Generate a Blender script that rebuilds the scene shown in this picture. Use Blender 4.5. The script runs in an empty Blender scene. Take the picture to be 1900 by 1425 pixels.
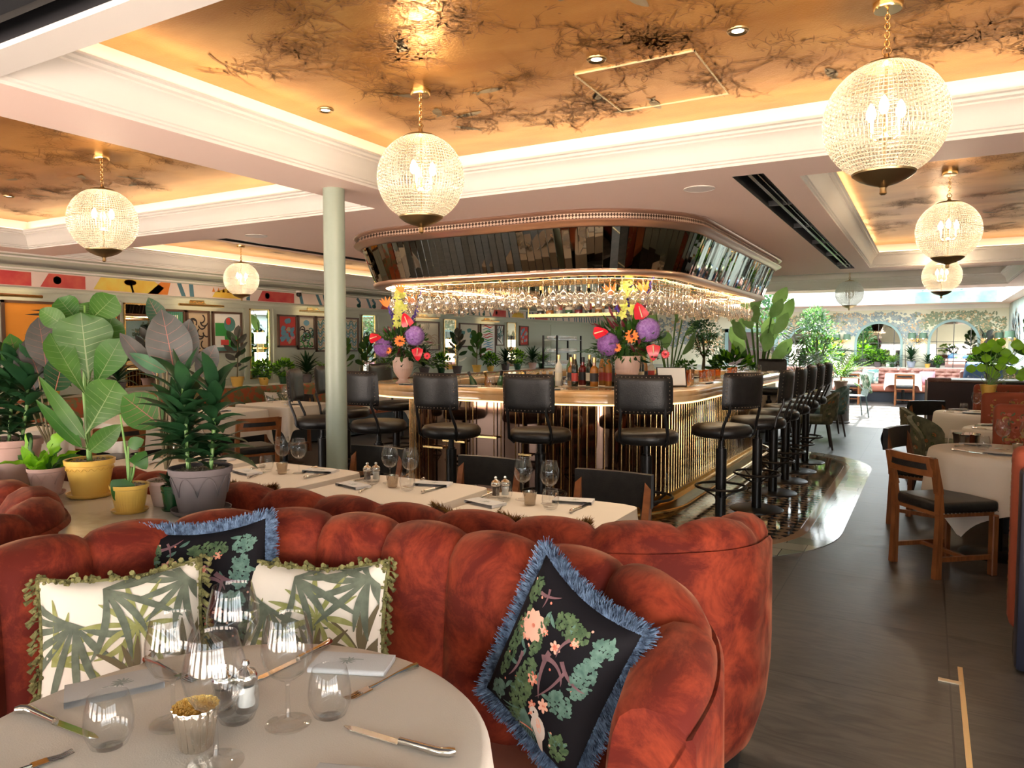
import bpy, bmesh, math, random
from math import pi, sin, cos, radians, sqrt, atan2
from mathutils import Vector, Matrix, Euler
R = random.Random(7)
scene = bpy.context.scene
COL = scene.collection

# ---------------------------------------------------------------- materials
def mat(name, col=(.8, .8, .8), rough=.5, metal=0., col2=None, scale=8., contrast=(.35, .65), bump=0., bscale=40.,
        emit=None, estr=0., sheen=0., coat=0., stretch=None, spec=.5, sub=0.):
    m = bpy.data.materials.new(name); m.use_nodes = True
    nt = m.node_tree; b = nt.nodes['Principled BSDF']
    b.inputs['Base Color'].default_value = (*col, 1); b.inputs['Roughness'].default_value = rough
    b.inputs['Metallic'].default_value = metal
    b.inputs['Specular IOR Level'].default_value = spec
    if sheen: b.inputs['Sheen Weight'].default_value = sheen; b.inputs['Sheen Roughness'].default_value = .35
    if coat: b.inputs['Coat Weight'].default_value = coat; b.inputs['Coat Roughness'].default_value = .05
    if emit: b.inputs['Emission Color'].default_value = (*emit, 1); b.inputs['Emission Strength'].default_value = estr
    if col2 or bump:
        tc = nt.nodes.new('ShaderNodeTexCoord'); mp = nt.nodes.new('ShaderNodeMapping')
        nt.links.new(tc.outputs['Object'], mp.inputs['Vector'])
        if stretch: mp.inputs['Scale'].default_value = stretch
    if col2:
        n = nt.nodes.new('ShaderNodeTexNoise'); n.inputs['Scale'].default_value = scale; n.inputs['Detail'].default_value = 5
        r = nt.nodes.new('ShaderNodeValToRGB')
        r.color_ramp.elements[0].position = contrast[0]; r.color_ramp.elements[0].color = (*col, 1)
        r.color_ramp.elements[1].position = contrast[1]; r.color_ramp.elements[1].color = (*col2, 1)
        nt.links.new(mp.outputs[0], n.inputs['Vector']); nt.links.new(n.outputs['Fac'], r.inputs[0])
        nt.links.new(r.outputs[0], b.inputs['Base Color'])
    if bump:
        n2 = nt.nodes.new('ShaderNodeTexNoise'); n2.inputs['Scale'].default_value = bscale; n2.inputs['Detail'].default_value = 4
        bp = nt.nodes.new('ShaderNodeBump'); bp.inputs['Strength'].default_value = bump; bp.inputs['Distance'].default_value = .01
        nt.links.new(mp.outputs[0], n2.inputs['Vector']); nt.links.new(n2.outputs['Fac'], bp.inputs['Height'])
        nt.links.new(bp.outputs[0], b.inputs['Normal'])
    return m

def glassmat(name, tint=(.96, .97, .97), refl=1.0, rough=.0, base=.04):
    """thin clear glass: transparent with a fresnel-weighted mirror film"""
    m = bpy.data.materials.new(name); m.use_nodes = True; nt = m.node_tree; nt.nodes.clear()
    o = nt.nodes.new('ShaderNodeOutputMaterial'); mx = nt.nodes.new('ShaderNodeMixShader')
    t = nt.nodes.new('ShaderNodeBsdfTransparent'); g = nt.nodes.new('ShaderNodeBsdfGlossy')
    lw = nt.nodes.new('ShaderNodeLayerWeight'); lw.inputs['Blend'].default_value = .25
    ma = nt.nodes.new('ShaderNodeMath'); ma.operation = 'MULTIPLY_ADD'
    ma.inputs[1].default_value = refl; ma.inputs[2].default_value = base; ma.use_clamp = True
    t.inputs[0].default_value = (*tint, 1); g.inputs['Roughness'].default_value = rough
    nt.links.new(lw.outputs['Facing'], ma.inputs[0])
    p = nt.nodes.new('ShaderNodeMath'); p.operation = 'POWER'; p.inputs[1].default_value = 2.4
    nt.links.new(lw.outputs['Facing'], p.inputs[0]); nt.links.new(p.outputs[0], ma.inputs[0])
    nt.links.new(ma.outputs[0], mx.inputs[0]); nt.links.new(t.outputs[0], mx.inputs[1]); nt.links.new(g.outputs[0], mx.inputs[2])
    nt.links.new(mx.outputs[0], o.inputs[0])
    return m

def emat(name, col, s):
    m = bpy.data.materials.new(name); m.use_nodes = True; nt = m.node_tree; nt.nodes.clear()
    o = nt.nodes.new('ShaderNodeOutputMaterial'); e = nt.nodes.new('ShaderNodeEmission')
    e.inputs[0].default_value = (*col, 1); e.inputs[1].default_value = s; nt.links.new(e.outputs[0], o.inputs[0]); return m

def leafmat(name, col, col2, rough=.4, trans=.25):
    m = mat(name, col, rough, col2=col2, scale=9, contrast=(.3, .7), spec=.3)
    nt = m.node_tree; b = nt.nodes['Principled BSDF']; o = nt.nodes['Material Output']
    t = nt.nodes.new('ShaderNodeBsdfTranslucent'); t.inputs[0].default_value = (min(1, col2[0]*2.2), min(1, col2[1]*2.2), col2[2], 1)
    mx = nt.nodes.new('ShaderNodeMixShader'); mx.inputs[0].default_value = trans
    nt.links.new(b.outputs[0], mx.inputs[1]); nt.links.new(t.outputs[0], mx.inputs[2]); nt.links.new(mx.outputs[0], o.inputs[0])
    return m

# ---------------------------------------------------------------- mesh builder
class MB:
    def __init__(s): s.v = []; s.f = []; s.m = []; s.mi = 0; s.T = None
    def add(s, vs, fs):
        o = len(s.v)
        s.v += [tuple(s.T @ Vector(p)) for p in vs] if s.T is not None else [tuple(p) for p in vs]
        for f in fs: s.f.append(tuple(o+i for i in f)); s.m.append(s.mi)
    def box(s, c, d, rz=0, M=None):
        x, y, z = d[0]/2, d[1]/2, d[2]/2
        vs = [Vector((a*x, b*y, e*z)) for a in (-1, 1) for b in (-1, 1) for e in (-1, 1)]
        m = Matrix.Rotation(rz, 3, 'Z') if M is None else M
        vs = [m @ v + Vector(c) for v in vs]
        s.add(vs, [(0, 1, 3, 2), (4, 6, 7, 5), (0, 4, 5, 1), (2, 3, 7, 6), (0, 2, 6, 4), (1, 5, 7, 3)])
    def b2(s, x0, x1, y0, y1, z0, z1): s.box(((x0+x1)/2, (y0+y1)/2, (z0+z1)/2), (abs(x1-x0), abs(y1-y0), abs(z1-z0)))
    def rbox(s, c, d, r=.01, seg=2, rz=0, M=None):
        bm = bmesh.new(); bmesh.ops.create_cube(bm, size=1)
        for v in bm.verts: v.co = Vector((v.co.x*d[0], v.co.y*d[1], v.co.z*d[2]))
        bmesh.ops.bevel(bm, geom=list(bm.edges), offset=min(r, min(d)*.49), segments=seg, profile=.5, affect='EDGES')
        m = Matrix.Rotation(rz, 3, 'Z') if M is None else M
        bm.verts.index_update()
        s.add([m @ v.co + Vector(c) for v in bm.verts], [[v.index for v in f.verts] for f in bm.faces]); bm.free()
    def ring(s, pts, n=8):  # list of (center, radius, xaxis, yaxis)
        vs = []; fs = []
        for c, r, ax, ay in pts:
            for k in range(n):
                a = 2*pi*k/n; vs.append(c + ax*(r*cos(a)) + ay*(r*sin(a)))
        for i in range(len(pts)-1):
            for k in range(n): fs.append((i*n+k, i*n+(k+1) % n, (i+1)*n+(k+1) % n, (i+1)*n+k))
        return vs, fs
    def tube(s, pts, r, n=8, cap=True, closed=False):
        P = [Vector(p) for p in pts]; N = len(P)
        rs = r if isinstance(r, (list, tuple)) else [r]*N
        L = []; prev = None
        for i, p in enumerate(P):
            if closed: d = P[(i+1) % N]-P[i-1]
            else: d = P[min(i+1, N-1)]-P[max(i-1, 0)]
            d = d.normalized() if d.length > 1e-9 else Vector((0, 0, 1))
            if prev is None: ax = d.orthogonal().normalized()
            else:
                ax = prev - d*prev.dot(d); ax = ax.normalized() if ax.length > 1e-6 else d.orthogonal().normalized()
            prev = ax; L.append((p, rs[i], ax, d.cross(ax)))
        vs, fs = s.ring(L, n)
        if closed:
            i = N-1
            # align seam crudely
            for k in range(n): fs.append((i*n+k, i*n+(k+1) % n, (k+1) % n, k))
        elif cap: fs.append(tuple(range(n))[::-1]); fs.append(tuple((N-1)*n+k for k in range(n)))
        s.add(vs, fs)
    def cyl(s, a, b, r0, r1=None, n=16, cap=True): s.tube([a, b], [r0, r0 if r1 is None else r1], n, cap)
    def lathe(s, prof, n=24, c=(0, 0, 0), cap=False, rib=None):
        vs = []; fs = []; c = Vector(c)
        for j, (r, z) in enumerate(prof):
            for k in range(n):
                a = 2*pi*k/n; rr = r*(1 + (rib(a, j) if rib else 0))
                vs.append(c+Vector((rr*cos(a), rr*sin(a), z)))
        for i in range(len(prof)-1):
            for k in range(n): fs.append((i*n+k, i*n+(k+1) % n, (i+1)*n+(k+1) % n, (i+1)*n+k))
        if cap: fs.append(tuple(range(n))[::-1]); fs.append(tuple((len(prof)-1)*n+k for k in range(n)))
        s.add(vs, fs)
    def torus(s, c, Rr, r, n=32, m=8, ax='Z'):
        vs = []; fs = []; c = Vector(c)
        for i in range(n):
            a = 2*pi*i/n
            for j in range(m):
                b = 2*pi*j/m; q = Rr+r*cos(b)
                p = (q*cos(a), q*sin(a), r*sin(b))
                if ax == 'X': p = (p[2], p[0], p[1])
                if ax == 'Y': p = (p[0], p[2], p[1])
                vs.append(c+Vector(p))
        for i in range(n):
            for j in range(m): fs.append((i*m+j, ((i+1) % n)*m+j, ((i+1) % n)*m+(j+1) % m, i*m+(j+1) % m))
        s.add(vs, fs)
    def prism(s, poly, z0, z1):
        n = len(poly); vs = [(x, y, z0) for x, y in poly]+[(x, y, z1) for x, y in poly]
        s.add(vs, [tuple(range(n))[::-1], tuple(range(n, 2*n))]+[(i, (i+1) % n, n+(i+1) % n, n+i) for i in range(n)])
    def grid(s, f, nu, nv, wrap=False):
        vs = [f(i/nu, j/nv) for i in range(nu+1) for j in range(nv+1)]
        s.add(vs, [(i*(nv+1)+j, (i+1)*(nv+1)+j, (i+1)*(nv+1)+j+1, i*(nv+1)+j+1) for i in range(nu) for j in range(nv)])
    def sweep(s, path, prof, closed=True):
        """path: list of (x, y, nx, ny) with outward normals; prof: list of (offset, z)"""
        m = len(prof); N = len(path); vs = []
        for x, y, nx, ny in path:
            for o, z in prof: vs.append((x+nx*o, y+ny*o, z))
        fs = []
        for i in range(N if closed else N-1):
            j = (i+1) % N
            for k in range(m-1): fs.append((i*m+k, j*m+k, j*m+k+1, i*m+k+1))
        s.add(vs, fs)
    def sphere(s, c, r, n=12, m=8, sq=(1, 1, 1)):
        vs = []; fs = []
        for i in range(m+1):
            t = pi*i/m
            for k in range(n):
                a = 2*pi*k/n; vs.append((c[0]+r*sq[0]*sin(t)*cos(a), c[1]+r*sq[1]*sin(t)*sin(a), c[2]+r*sq[2]*cos(t)))
        for i in range(m):
            for k in range(n): fs.append((i*n+k, (i+1)*n+k, (i+1)*n+(k+1) % n, i*n+(k+1) % n))
        s.add(vs, fs)
    def build(s, name, m, parent=None, smooth=None, loc=None):
        me = bpy.data.meshes.new(name); me.from_pydata(s.v, [], s.f)
        for q in (m if isinstance(m, (list, tuple)) else [m]): me.materials.append(q)
        if len(set(s.m)) > 1 or s.m and s.m[0]: me.polygons.foreach_set('material_index', s.m)
        bm = bmesh.new(); bm.from_mesh(me)
        if len(bm.faces) < 120000: bmesh.ops.recalc_face_normals(bm, faces=bm.faces)
        bm.to_mesh(me); bm.free()
        if smooth is not False:
            me.polygons.foreach_set('use_smooth', [True]*len(me.polygons))
            me.set_sharp_from_angle(angle=radians(35 if smooth is None else smooth))
        o = bpy.data.objects.new(name, me); COL.objects.link(o)
        if parent: o.parent = parent
        if loc: o.location = loc
        return o

def tag(o, label, cat, group=None, kind=None):
    if label: o['label'] = label
    if cat: o['category'] = cat
    if group: o['group'] = group
    if kind: o['kind'] = kind
    return o
def thing(name, label, cat, loc=(0, 0, 0), rz=0, group=None):
    o = bpy.data.objects.new(name, None); COL.objects.link(o); o.location = loc; o.rotation_euler = (0, 0, rz)
    o.empty_display_size = .1
    return tag(o, label, cat, group)
def struct(o, label=None):
    o['kind'] = 'structure'
    if label: o['label'] = label
    return o
KIDS = {}
def copytree(o, loc=None, rz=None, label=None, group=None, parent=None, scale=None):
    if not KIDS.get('ok'):
        pass
    c = o.copy(); COL.objects.link(c)
    if parent: c.parent = parent
    for ch in list(o.children): copytree(ch, parent=c)
    if loc is not None: c.location = loc
    if rz is not None: c.rotation_euler = (0, 0, rz)
    if scale is not None: c.scale = (scale,)*3
    if label: c['label'] = label
    if group: c['group'] = group
    return c

def rrect(x0, x1, y0, y1, r, seg=10, step=None):
    """rounded rectangle, counter-clockwise, with outward normals"""
    out = []
    for cx, cy, a0 in ((x1-r, y0+r, -90), (x1-r, y1-r, 0), (x0+r, y1-r, 90), (x0+r, y0+r, 180)):
        for k in range(seg+1):
            a = radians(a0+90*k/seg); out.append((cx+r*cos(a), cy+r*sin(a), cos(a), sin(a)))
    if step:
        P = out; res = []
        for i in range(len(P)):
            a = P[i]; b = P[(i+1) % len(P)]; L = math.hypot(b[0]-a[0], b[1]-a[1]); n = max(1, int(L/step))
            for k in range(n):
                t = k/n; nx, ny = a[2]*(1-t)+b[2]*t, a[3]*(1-t)+b[3]*t; q = math.hypot(nx, ny) or 1
                res.append((a[0]*(1-t)+b[0]*t, a[1]*(1-t)+b[1]*t, nx/q, ny/q))
        return res
    return out
def offs(path, d): return [(x+nx*d, y+ny*d, nx, ny) for x, y, nx, ny in path]
def even(path, n=None, step=None, closed=True):
    """resample a normal-carrying path at equal spacing"""
    P = list(path)+([path[0]] if closed else []); L = [0]
    for a, b in zip(P, P[1:]): L.append(L[-1]+math.hypot(b[0]-a[0], b[1]-a[1]))
    T = L[-1]; n = n or max(2, int(round(T/step))); out = []; j = 0
    for k in range(n if closed else n+1):
        t = T*k/n
        while j < len(L)-2 and L[j+1] < t: j += 1
        u = (t-L[j])/max(1e-9, L[j+1]-L[j]); a, b = P[j], P[j+1]
        nx, ny = a[2]*(1-u)+b[2]*u, a[3]*(1-u)+b[3]*u; q = math.hypot(nx, ny) or 1
        out.append((a[0]+(b[0]-a[0])*u, a[1]+(b[1]-a[1])*u, nx/q, ny/q))
    return out
def smoothpath(pts, per=8):
    """catmull-rom through 2-D points, normals to the left side of travel"""
    P = [Vector((*p, 0)) if len(p) == 2 else Vector(p) for p in pts]; out = []
    for i in range(len(P)-1):
        p0 = P[max(i-1, 0)]; p1 = P[i]; p2 = P[i+1]; p3 = P[min(i+2, len(P)-1)]
        for k in range(per+(1 if i == len(P)-2 else 0)):
            t = k/per
            out.append(.5*((2*p1)+(p2-p0)*t+(2*p0-5*p1+4*p2-p3)*t*t+(3*p1-p0-3*p2+p3)*t**3))
    return out
def withnormals(pts, side=1):
    out = []
    for i, p in enumerate(pts):
        d = (pts[min(i+1, len(pts)-1)]-pts[max(i-1, 0)]); d.z = 0; d.normalize()
        out.append((p.x, p.y, -d.y*side, d.x*side))
    return out

# stamps: painted motifs laid on any surface given as f(u, v) -> point
class Stamp:
    def __init__(s, mb, f): s.mb = mb; s.f = f
    def stroke(s, pts, w, mi, taper='both'):
        """pts in surface units; w width"""
        n = len(pts); vs = []
        for i, (x, y) in enumerate(pts):
            a = pts[max(i-1, 0)]; b = pts[min(i+1, n-1)]; dx, dy = b[0]-a[0], b[1]-a[1]; q = math.hypot(dx, dy) or 1
            t = i/(n-1)
            k = {'both': sin(pi*min(max(t, .02), .98))**.7, 'end': (1-t)**.6+.03, 'none': 1, 'start': t**.6+.03}[taper]
            nx, ny = -dy/q*w*k/2, dx/q*w*k/2
            vs += [s.f(x+nx, y+ny), s.f(x-nx, y-ny)]
        s.mb.mi = mi; s.mb.add(vs, [(2*i, 2*i+1, 2*i+3, 2*i+2) for i in range(n-1)])
    def arc(s, x, y, a, L, bend, w, mi, n=7, taper='both'):
        pts = [(x, y)]
        for i in range(n):
            a += bend/n; x += cos(a)*L/n; y += sin(a)*L/n; pts.append((x, y))
        s.stroke(pts, w, mi, taper); return x, y, a
    def blob(s, x, y, rx, ry, mi, n=10, rot=0, jit=0):
        vs = [s.f(x, y)]
        for k in range(n):
            a = 2*pi*k/n; q = 1+R.uniform(-jit, jit); px, py = rx*q*cos(a), ry*q*sin(a)
            vs.append(s.f(x+px*cos(rot)-py*sin(rot), y+px*sin(rot)+py*cos(rot)))
        s.mb.mi = mi; s.mb.add(vs, [(0, 1+k, 1+(k+1) % n) for k in range(n)])
    def quad(s, x0, y0, x1, y1, mi, n=1):
        s.mb.mi = mi
        for i in range(n):
            a, b = x0+(x1-x0)*i/n, x0+(x1-x0)*(i+1)/n
            s.mb.add([s.f(a, y0), s.f(b, y0), s.f(b, y1), s.f(a, y1)], [(0, 1, 2, 3)])
    def poly(s, pts, mi): s.mb.mi = mi; s.mb.add([s.f(*p) for p in pts], [tuple(range(len(pts)))])

# ---------------------------------------------------------------- shared materials
W_SOFF = mat('soffit_plaster', (.92, .70, .61), .55)  # pink tint puts the warm light on the plaster into its colour
W_CORN = mat('cornice_paint', (.74, .70, .65), .5)
M_BRASS = mat('brass', (.80, .55, .24), .22, 1)
M_OLDBR = mat('aged_brass', (.42, .30, .15), .35, 1)
M_BLACK = mat('black_steel', (.025, .024, .025), .35, .6)
M_LEATH = mat('black_leather', (.010, .0098, .011), .36, col2=(.018, .017, .017), scale=20, bump=.15, bscale=120, spec=.4)
M_WOOD = mat('oak', (.16, .048, .014), .38, col2=(.26, .09, .028), scale=6, stretch=(1, 12, 1))
M_GLASS = glassmat('clear_glass', (.975, .98, .98), .95, 0, .036)
M_CLOTH = mat('table_linen', (.76, .68, .59), .85, bump=.1, bscale=300)
M_STEEL = mat('cutlery_steel', (.72, .70, .66), .12, 1)
M_SAGE = mat('sage_paint', (.50, .52, .42), .5)
M_COPPER = mat('rose_copper', (.62, .42, .32), .28, .85)
E_LED = emat('led_glow', (1., .70, .38), 4.2)
E_BULB = emat('bulb_glow', (1., .74, .45), 30.)
# ================================================================ SETTING
# floor: large dark oak-grained slabs with fine joints
def floor_material():
    m = bpy.data.materials.new('dark_floor_slabs'); m.use_nodes = True; nt = m.node_tree; b = nt.nodes['Principled BSDF']
    N = nt.nodes.new; L = nt.links.new
    g = N('ShaderNodeNewGeometry'); mp = N('ShaderNodeMapping'); mp.inputs['Location'].default_value = (-.12+.87*20, -5.157+.842*20, 0)
    L(g.outputs['Position'], mp.inputs[0])
    br = N('ShaderNodeTexBrick'); br.offset = 0; br.inputs['Scale'].default_value = 1; br.inputs['Brick Width'].default_value = .87
    br.inputs['Row Height'].default_value = .842; br.inputs['Mortar Size'].default_value = .004; br.inputs['Bias'].default_value = 0
    br.inputs['Color1'].default_value = (.050, .045, .042, 1); br.inputs['Color2'].default_value = (.066, .060, .055, 1)
    br.inputs['Mortar'].default_value = (.02, .018, .017, 1); L(mp.outputs[0], br.inputs[0])
    n = N('ShaderNodeTexNoise'); n.inputs['Scale'].default_value = 3; n.inputs['Detail'].default_value = 8; n.inputs['Distortion'].default_value = 1.6
    m2 = N('ShaderNodeMapping'); m2.inputs['Scale'].default_value = (1.2, 5, 1); m2.inputs['Rotation'].default_value = (0, 0, .9)
    L(g.outputs['Position'], m2.inputs[0]); L(m2.outputs[0], n.inputs[0])
    r = N('ShaderNodeValToRGB'); r.color_ramp.elements[0].color = (.55, .53, .5, 1); r.color_ramp.elements[1].color = (1.45, 1.4, 1.35, 1)
    r.color_ramp.elements[0].position = .35; r.color_ramp.elements[1].position = .65
    L(n.outputs['Fac'], r.inputs[0])
    mx = N('ShaderNodeMix'); mx.data_type = 'RGBA'; mx.blend_type = 'MULTIPLY'; mx.inputs[0].default_value = 1
    L(br.outputs['Color'], mx.inputs[6]); L(r.outputs[0], mx.inputs[7]); L(mx.outputs[2], b.inputs['Base Color'])
    rr = N('ShaderNodeMapRange'); rr.inputs[3].default_value = .28; rr.inputs[4].default_value = .5; L(n.outputs['Fac'], rr.inputs[0])
    L(rr.outputs[0], b.inputs['Roughness'])
    bp = N('ShaderNodeBump'); bp.inputs['Strength'].default_value = .25; bp.inputs['Distance'].default_value = .004
    ad = N('ShaderNodeMath'); ad.operation = 'SUBTRACT'; L(n.outputs['Fac'], ad.inputs[0]); L(br.outputs['Fac'], ad.inputs[1])
    L(ad.outputs[0], bp.inputs['Height']); L(bp.outputs[0], b.inputs['Normal'])
    return m
mb = MB(); mb.b2(-9.4, 2.3, -2.6, 22.6, -.1, 0)
struct(mb.build('floor', floor_material(), smooth=False), 'dark grained floor slabs with fine joints across the whole room')

def mosaic_material():
    m = bpy.data.materials.new('diamond_mosaic'); m.use_nodes = True; nt = m.node_tree; b = nt.nodes['Principled BSDF']
    N = nt.nodes.new; L = nt.links.new; g = N('ShaderNodeNewGeometry'); mp = N('ShaderNodeMapping')
    mp.inputs['Rotation'].default_value = (0, 0, radians(45)); L(g.outputs['Position'], mp.inputs[0])
    c = N('ShaderNodeTexChecker'); c.inputs['Scale'].default_value = 13; c.inputs['Color1'].default_value = (.30, .20, .13, 1)
    c.inputs['Color2'].default_value = (.035, .03, .028, 1); L(mp.outputs[0], c.inputs[0]); L(c.outputs[0], b.inputs['Base Color'])
    b.inputs['Roughness'].default_value = .06; return m
def mosaic_border(name, c1, c2, w, h):
    m = bpy.data.materials.new(name); m.use_nodes = True; nt = m.node_tree; b = nt.nodes['Principled BSDF']
    N = nt.nodes.new; L = nt.links.new; g = N('ShaderNodeNewGeometry')
    br = N('ShaderNodeTexBrick'); br.offset = .5; br.inputs['Scale'].default_value = 1; br.inputs['Brick Width'].default_value = w; br.inputs['Row Height'].default_value = h
    br.inputs['Mortar Size'].default_value = .003; br.inputs['Color1'].default_value = (*c1, 1); br.inputs['Color2'].default_value = (*c2, 1)
    br.inputs['Mortar'].default_value = (.05, .05, .05, 1); L(g.outputs['Position'], br.inputs[0]); L(br.outputs[0], b.inputs['Base Color'])
    b.inputs['Roughness'].default_value = .10; return m
PLAT = rrect(-6.3, -.56, 4.95, 11.05, 1.35, 14)
for i, (d, mm, z) in enumerate(((0, mosaic_border('pale_marble_border', (.42, .42, .36), (.26, .30, .25), .3, .2), .004),
                               (-.24, mat('tan_marble', (.38, .25, .16), .08), .006), (-.31, mosaic_material(), .008))):
    mb = MB(); mb.prism([(x, y) for x, y, _, _ in offs(PLAT, d)], 0.0, z)
    o = mb.build('floor_mosaic', mm, smooth=False); struct(o, ('pale marble tile border of the bar mosaic', 'thin tan band around the bar mosaic', 'polished diamond mosaic floor around the bar')[i])
# brass floor socket strip
mb = MB(); mb.b2(.155, .175, 2.3, 3.93, 0, .004)
t = mb.build('floor_strip', mat('strip_brass', (.75, .58, .34), .3, 1)); tag(t, 'long thin brass strip set into the dark floor slabs', 'floor strip')
mb = MB(); mb.box((.12, 3.74, .0025), (.09, .03, .005), -.06); mb.build('cross_plate', mat('pale_brass', (.8, .68, .5), .4, 1), t)

# ceiling ------------------------------------------------------------
ZS = 2.55; ZC = 2.85
HOLES = [(-3.27, 1.2, 1.56, 4.45), (-8.65, -3.74, 1.56, 4.45), (-9.0, -6.30, 4.92, 11.15), (-.73, 1.15, 4.9, 11.15),
         (-9.0, 1.15, 11.75, 15.2), (-5.2, 1.5, 16.0, 21.4)]
SLOTS = [(-1.10, -.91, 4.72, 11.15), (-6.2, -6.05, 4.95, 7.4)]
mb = MB()
xs = sorted({-9.4, 2.3}|{h[0] for h in HOLES+SLOTS}|{h[1] for h in HOLES+SLOTS}); ys = sorted({1.56, 22.6}|{h[2] for h in HOLES+SLOTS}|{h[3] for h in HOLES+SLOTS})
for xa, xb in zip(xs, xs[1:]):
    for ya, yb in zip(ys, ys[1:]):
        cx, cy = (xa+xb)/2, (ya+yb)/2
        if any(h[0] < cx < h[1] and h[2] < cy < h[3] for h in HOLES+SLOTS): continue
        mb.add([(xa, ya, ZS), (xb, ya, ZS), (xb, yb, ZS), (xa, yb, ZS)], [(0, 1, 2, 3)])
for xa, xb, ya, yb in SLOTS[:0]: pass
ceil = mb.build('ceiling', W_SOFF, smooth=False); struct(ceil, 'pale plaster ceiling soffits between the gold coffers')

GOLD = mat('gold_leaf', (.50, .22, .042), .30, .68, col2=(.74, .41, .12), scale=1.6, contrast=(.3, .75), bump=.12, bscale=60, stretch=(1, 2.2, 1))
G_INK = mat('gold_ink_brown', (.42, .20, .06), .42, .55)
G_GREY = mat('gold_ink_grey', (.38, .30, .18), .45, .5)
PROF = [(0, 2.55), (0, 2.565), (.012, 2.57), (.012, 2.58), (.022, 2.585), (.03, 2.60), (.04, 2.64), (.06, 2.675), (.085, 2.695), (.085, 2.705),
        (.10, 2.712), (.105, 2.725), (.12, 2.73), (.12, 2.742), (.09, 2.742), (.0, 2.742)]
RECESS = mat('cove_recess_paint', (.90, .86, .80), .6)
def sprig(S, x, y, a, L, dep, mi):
    nx, ny, na = S.arc(x, y, a, L, R.uniform(-1.2, 1.2), (.006*L/.2+.002), mi, 6, 'end')
    for k in range(4):
        t = R.random(); px, py = x+(nx-x)*t, y+(ny-y)*t
        S.arc(px, py, a+R.uniform(-1.5, 1.5), R.uniform(.05, .12), R.uniform(-1.2, 1.2), .0055, mi, 5, 'both')
        if R.random() < .7: S.blob(px+R.uniform(-.05, .05), py+R.uniform(-.05, .05), .008, .006, mi, 6, R.random()*3)
    if dep > 0:
        for s in (-1, 1, R.choice((-1, 1))):
            t = R.uniform(.3, 1); sprig(S, x+(nx-x)*t, y+(ny-y)*t, a+s*R.uniform(.4, 1.2), L*R.uniform(.6, .85), dep-1, mi)
def gold_panel(nm, x0, x1, y0, y1, sprigs, label):
    mb = MB(); mb.add([(x0-.01, y0-.01, ZC), (x1+.01, y0-.01, ZC), (x1+.01, y1+.01, ZC), (x0-.01, y1+.01, ZC)], [(0, 1, 2, 3)])
    S = Stamp(mb, lambda u, v: (min(max(u, x0+.02), x1-.02), min(max(v, y0+.02), y1-.02), ZC-.003))
    for _ in range(sprigs): sprig(S, R.uniform(x0+.3, x1-.3), R.uniform(y0+.3, y1-.3), R.uniform(0, 6.3), R.uniform(.22, .34), 2, 1)
    for _ in range(sprigs//3+1):     # fish silhouettes
        x, y, a = R.uniform(x0+.3, x1-.3), R.uniform(y0+.3, y1-.3), R.uniform(0, 6.3); L = R.uniform(.12, .2)
        ex, ey, ea = S.arc(x, y, a, L, R.uniform(-1, 1), .055, 2, 8, 'both')
        for s in (-1, 1): S.arc(ex-cos(ea)*.012, ey-sin(ea)*.012, ea+s*.6, .045, 0, .018, 2, 3, 'both')
    return struct(mb.build(nm, [GOLD, G_INK, G_GREY], smooth=False), label)
def coffer(h, sprigs, label, led=True, top=None):
    x0, x1, y0, y1 = h
    path = [(x0, y0, 1, 1), (x1, y0, -1, 1), (x1, y1, -1, -1), (x0, y1, 1, -1)]
    mb = MB(); mb.sweep(path, PROF)
    struct(mb.build('ceiling_cornice', W_CORN, smooth=25), 'moulded white cornice around '+label)
    mb = MB(); mb.sweep(path, [(0, 2.742), (0, ZC+.002)]); struct(mb.build('ceiling_recess', RECESS, smooth=False), 'cove recess above cornice of '+label)
    if sprigs is not None: gold_panel('ceiling_panel', x0, x1, y0, y1, sprigs, 'gold painted panel of '+label)
    if led:
        mb = MB(); mb.sweep([(a, b, c, d) for a, b, c, d in path], [(.035, 2.745), (.035, 2.753), (.075, 2.753), (.075, 2.745)])
        struct(mb.build('ceiling_light_strip', E_LED, smooth=False), 'warm light strip in '+label)
coffer(HOLES[0], 60, 'the big coffer over the front booths')
coffer(HOLES[1], 50, 'the coffer left of the column')
coffer(HOLES[2], 30, 'the coffer along the art wall')
coffer(HOLES[3], 34, 'the coffer over the right aisle')
coffer(HOLES[4], None, 'the pale coffer beyond the bar', led=False)
mb = MB(); mb.add([(-9.0, 11.75, ZC), (1.15, 11.75, ZC), (1.15, 15.2, ZC), (-9, 15.2, ZC)], [(0, 1, 2, 3)])
struct(mb.build('ceiling_panel', mat('pale_ceiling', (.85, .83, .78), .5), smooth=False), 'pale panel of the coffer beyond the bar')
# rooflight over the far end
x0, x1, y0, y1 = HOLES[5]
mb = MB(); mb.sweep([(x0, y0, 1, 1), (x1, y0, -1, 1), (x1, y1, -1, -1), (x0, y1, 1, -1)], [(0, 2.55), (0, 2.95)])
struct(mb.build('ceiling_rooflight_kerb', mat('kerb_white', (.85, .86, .84), .5), smooth=False), 'white kerb around the far rooflight')
mb = MB()
for i in range(1, 7): mb.b2(x0, x1, y0+(y1-y0)*i/7-.04, y0+(y1-y0)*i/7+.04, 2.84, 2.93)
for i in range(1, 8): mb.b2(x0+(x1-x0)*i/8-.03, x0+(x1-x0)*i/8+.03, y0, y1, 2.86, 2.92)
struct(mb.build('ceiling_rooflight_bars', mat('bar_white', (.8, .82, .8), .5), smooth=False), 'white glazing bars of the far rooflight')
mb = MB(); mb.b2(-.35, 1.4, 21.37, 21.395, 2.56, 2.84)
struct(mb.build('ceiling_green_panel', mat('green_fresco', (.10, .34, .27), .6, col2=(.22, .48, .38), scale=3), smooth=False), 'green painted strip under the far rooflight')
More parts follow.
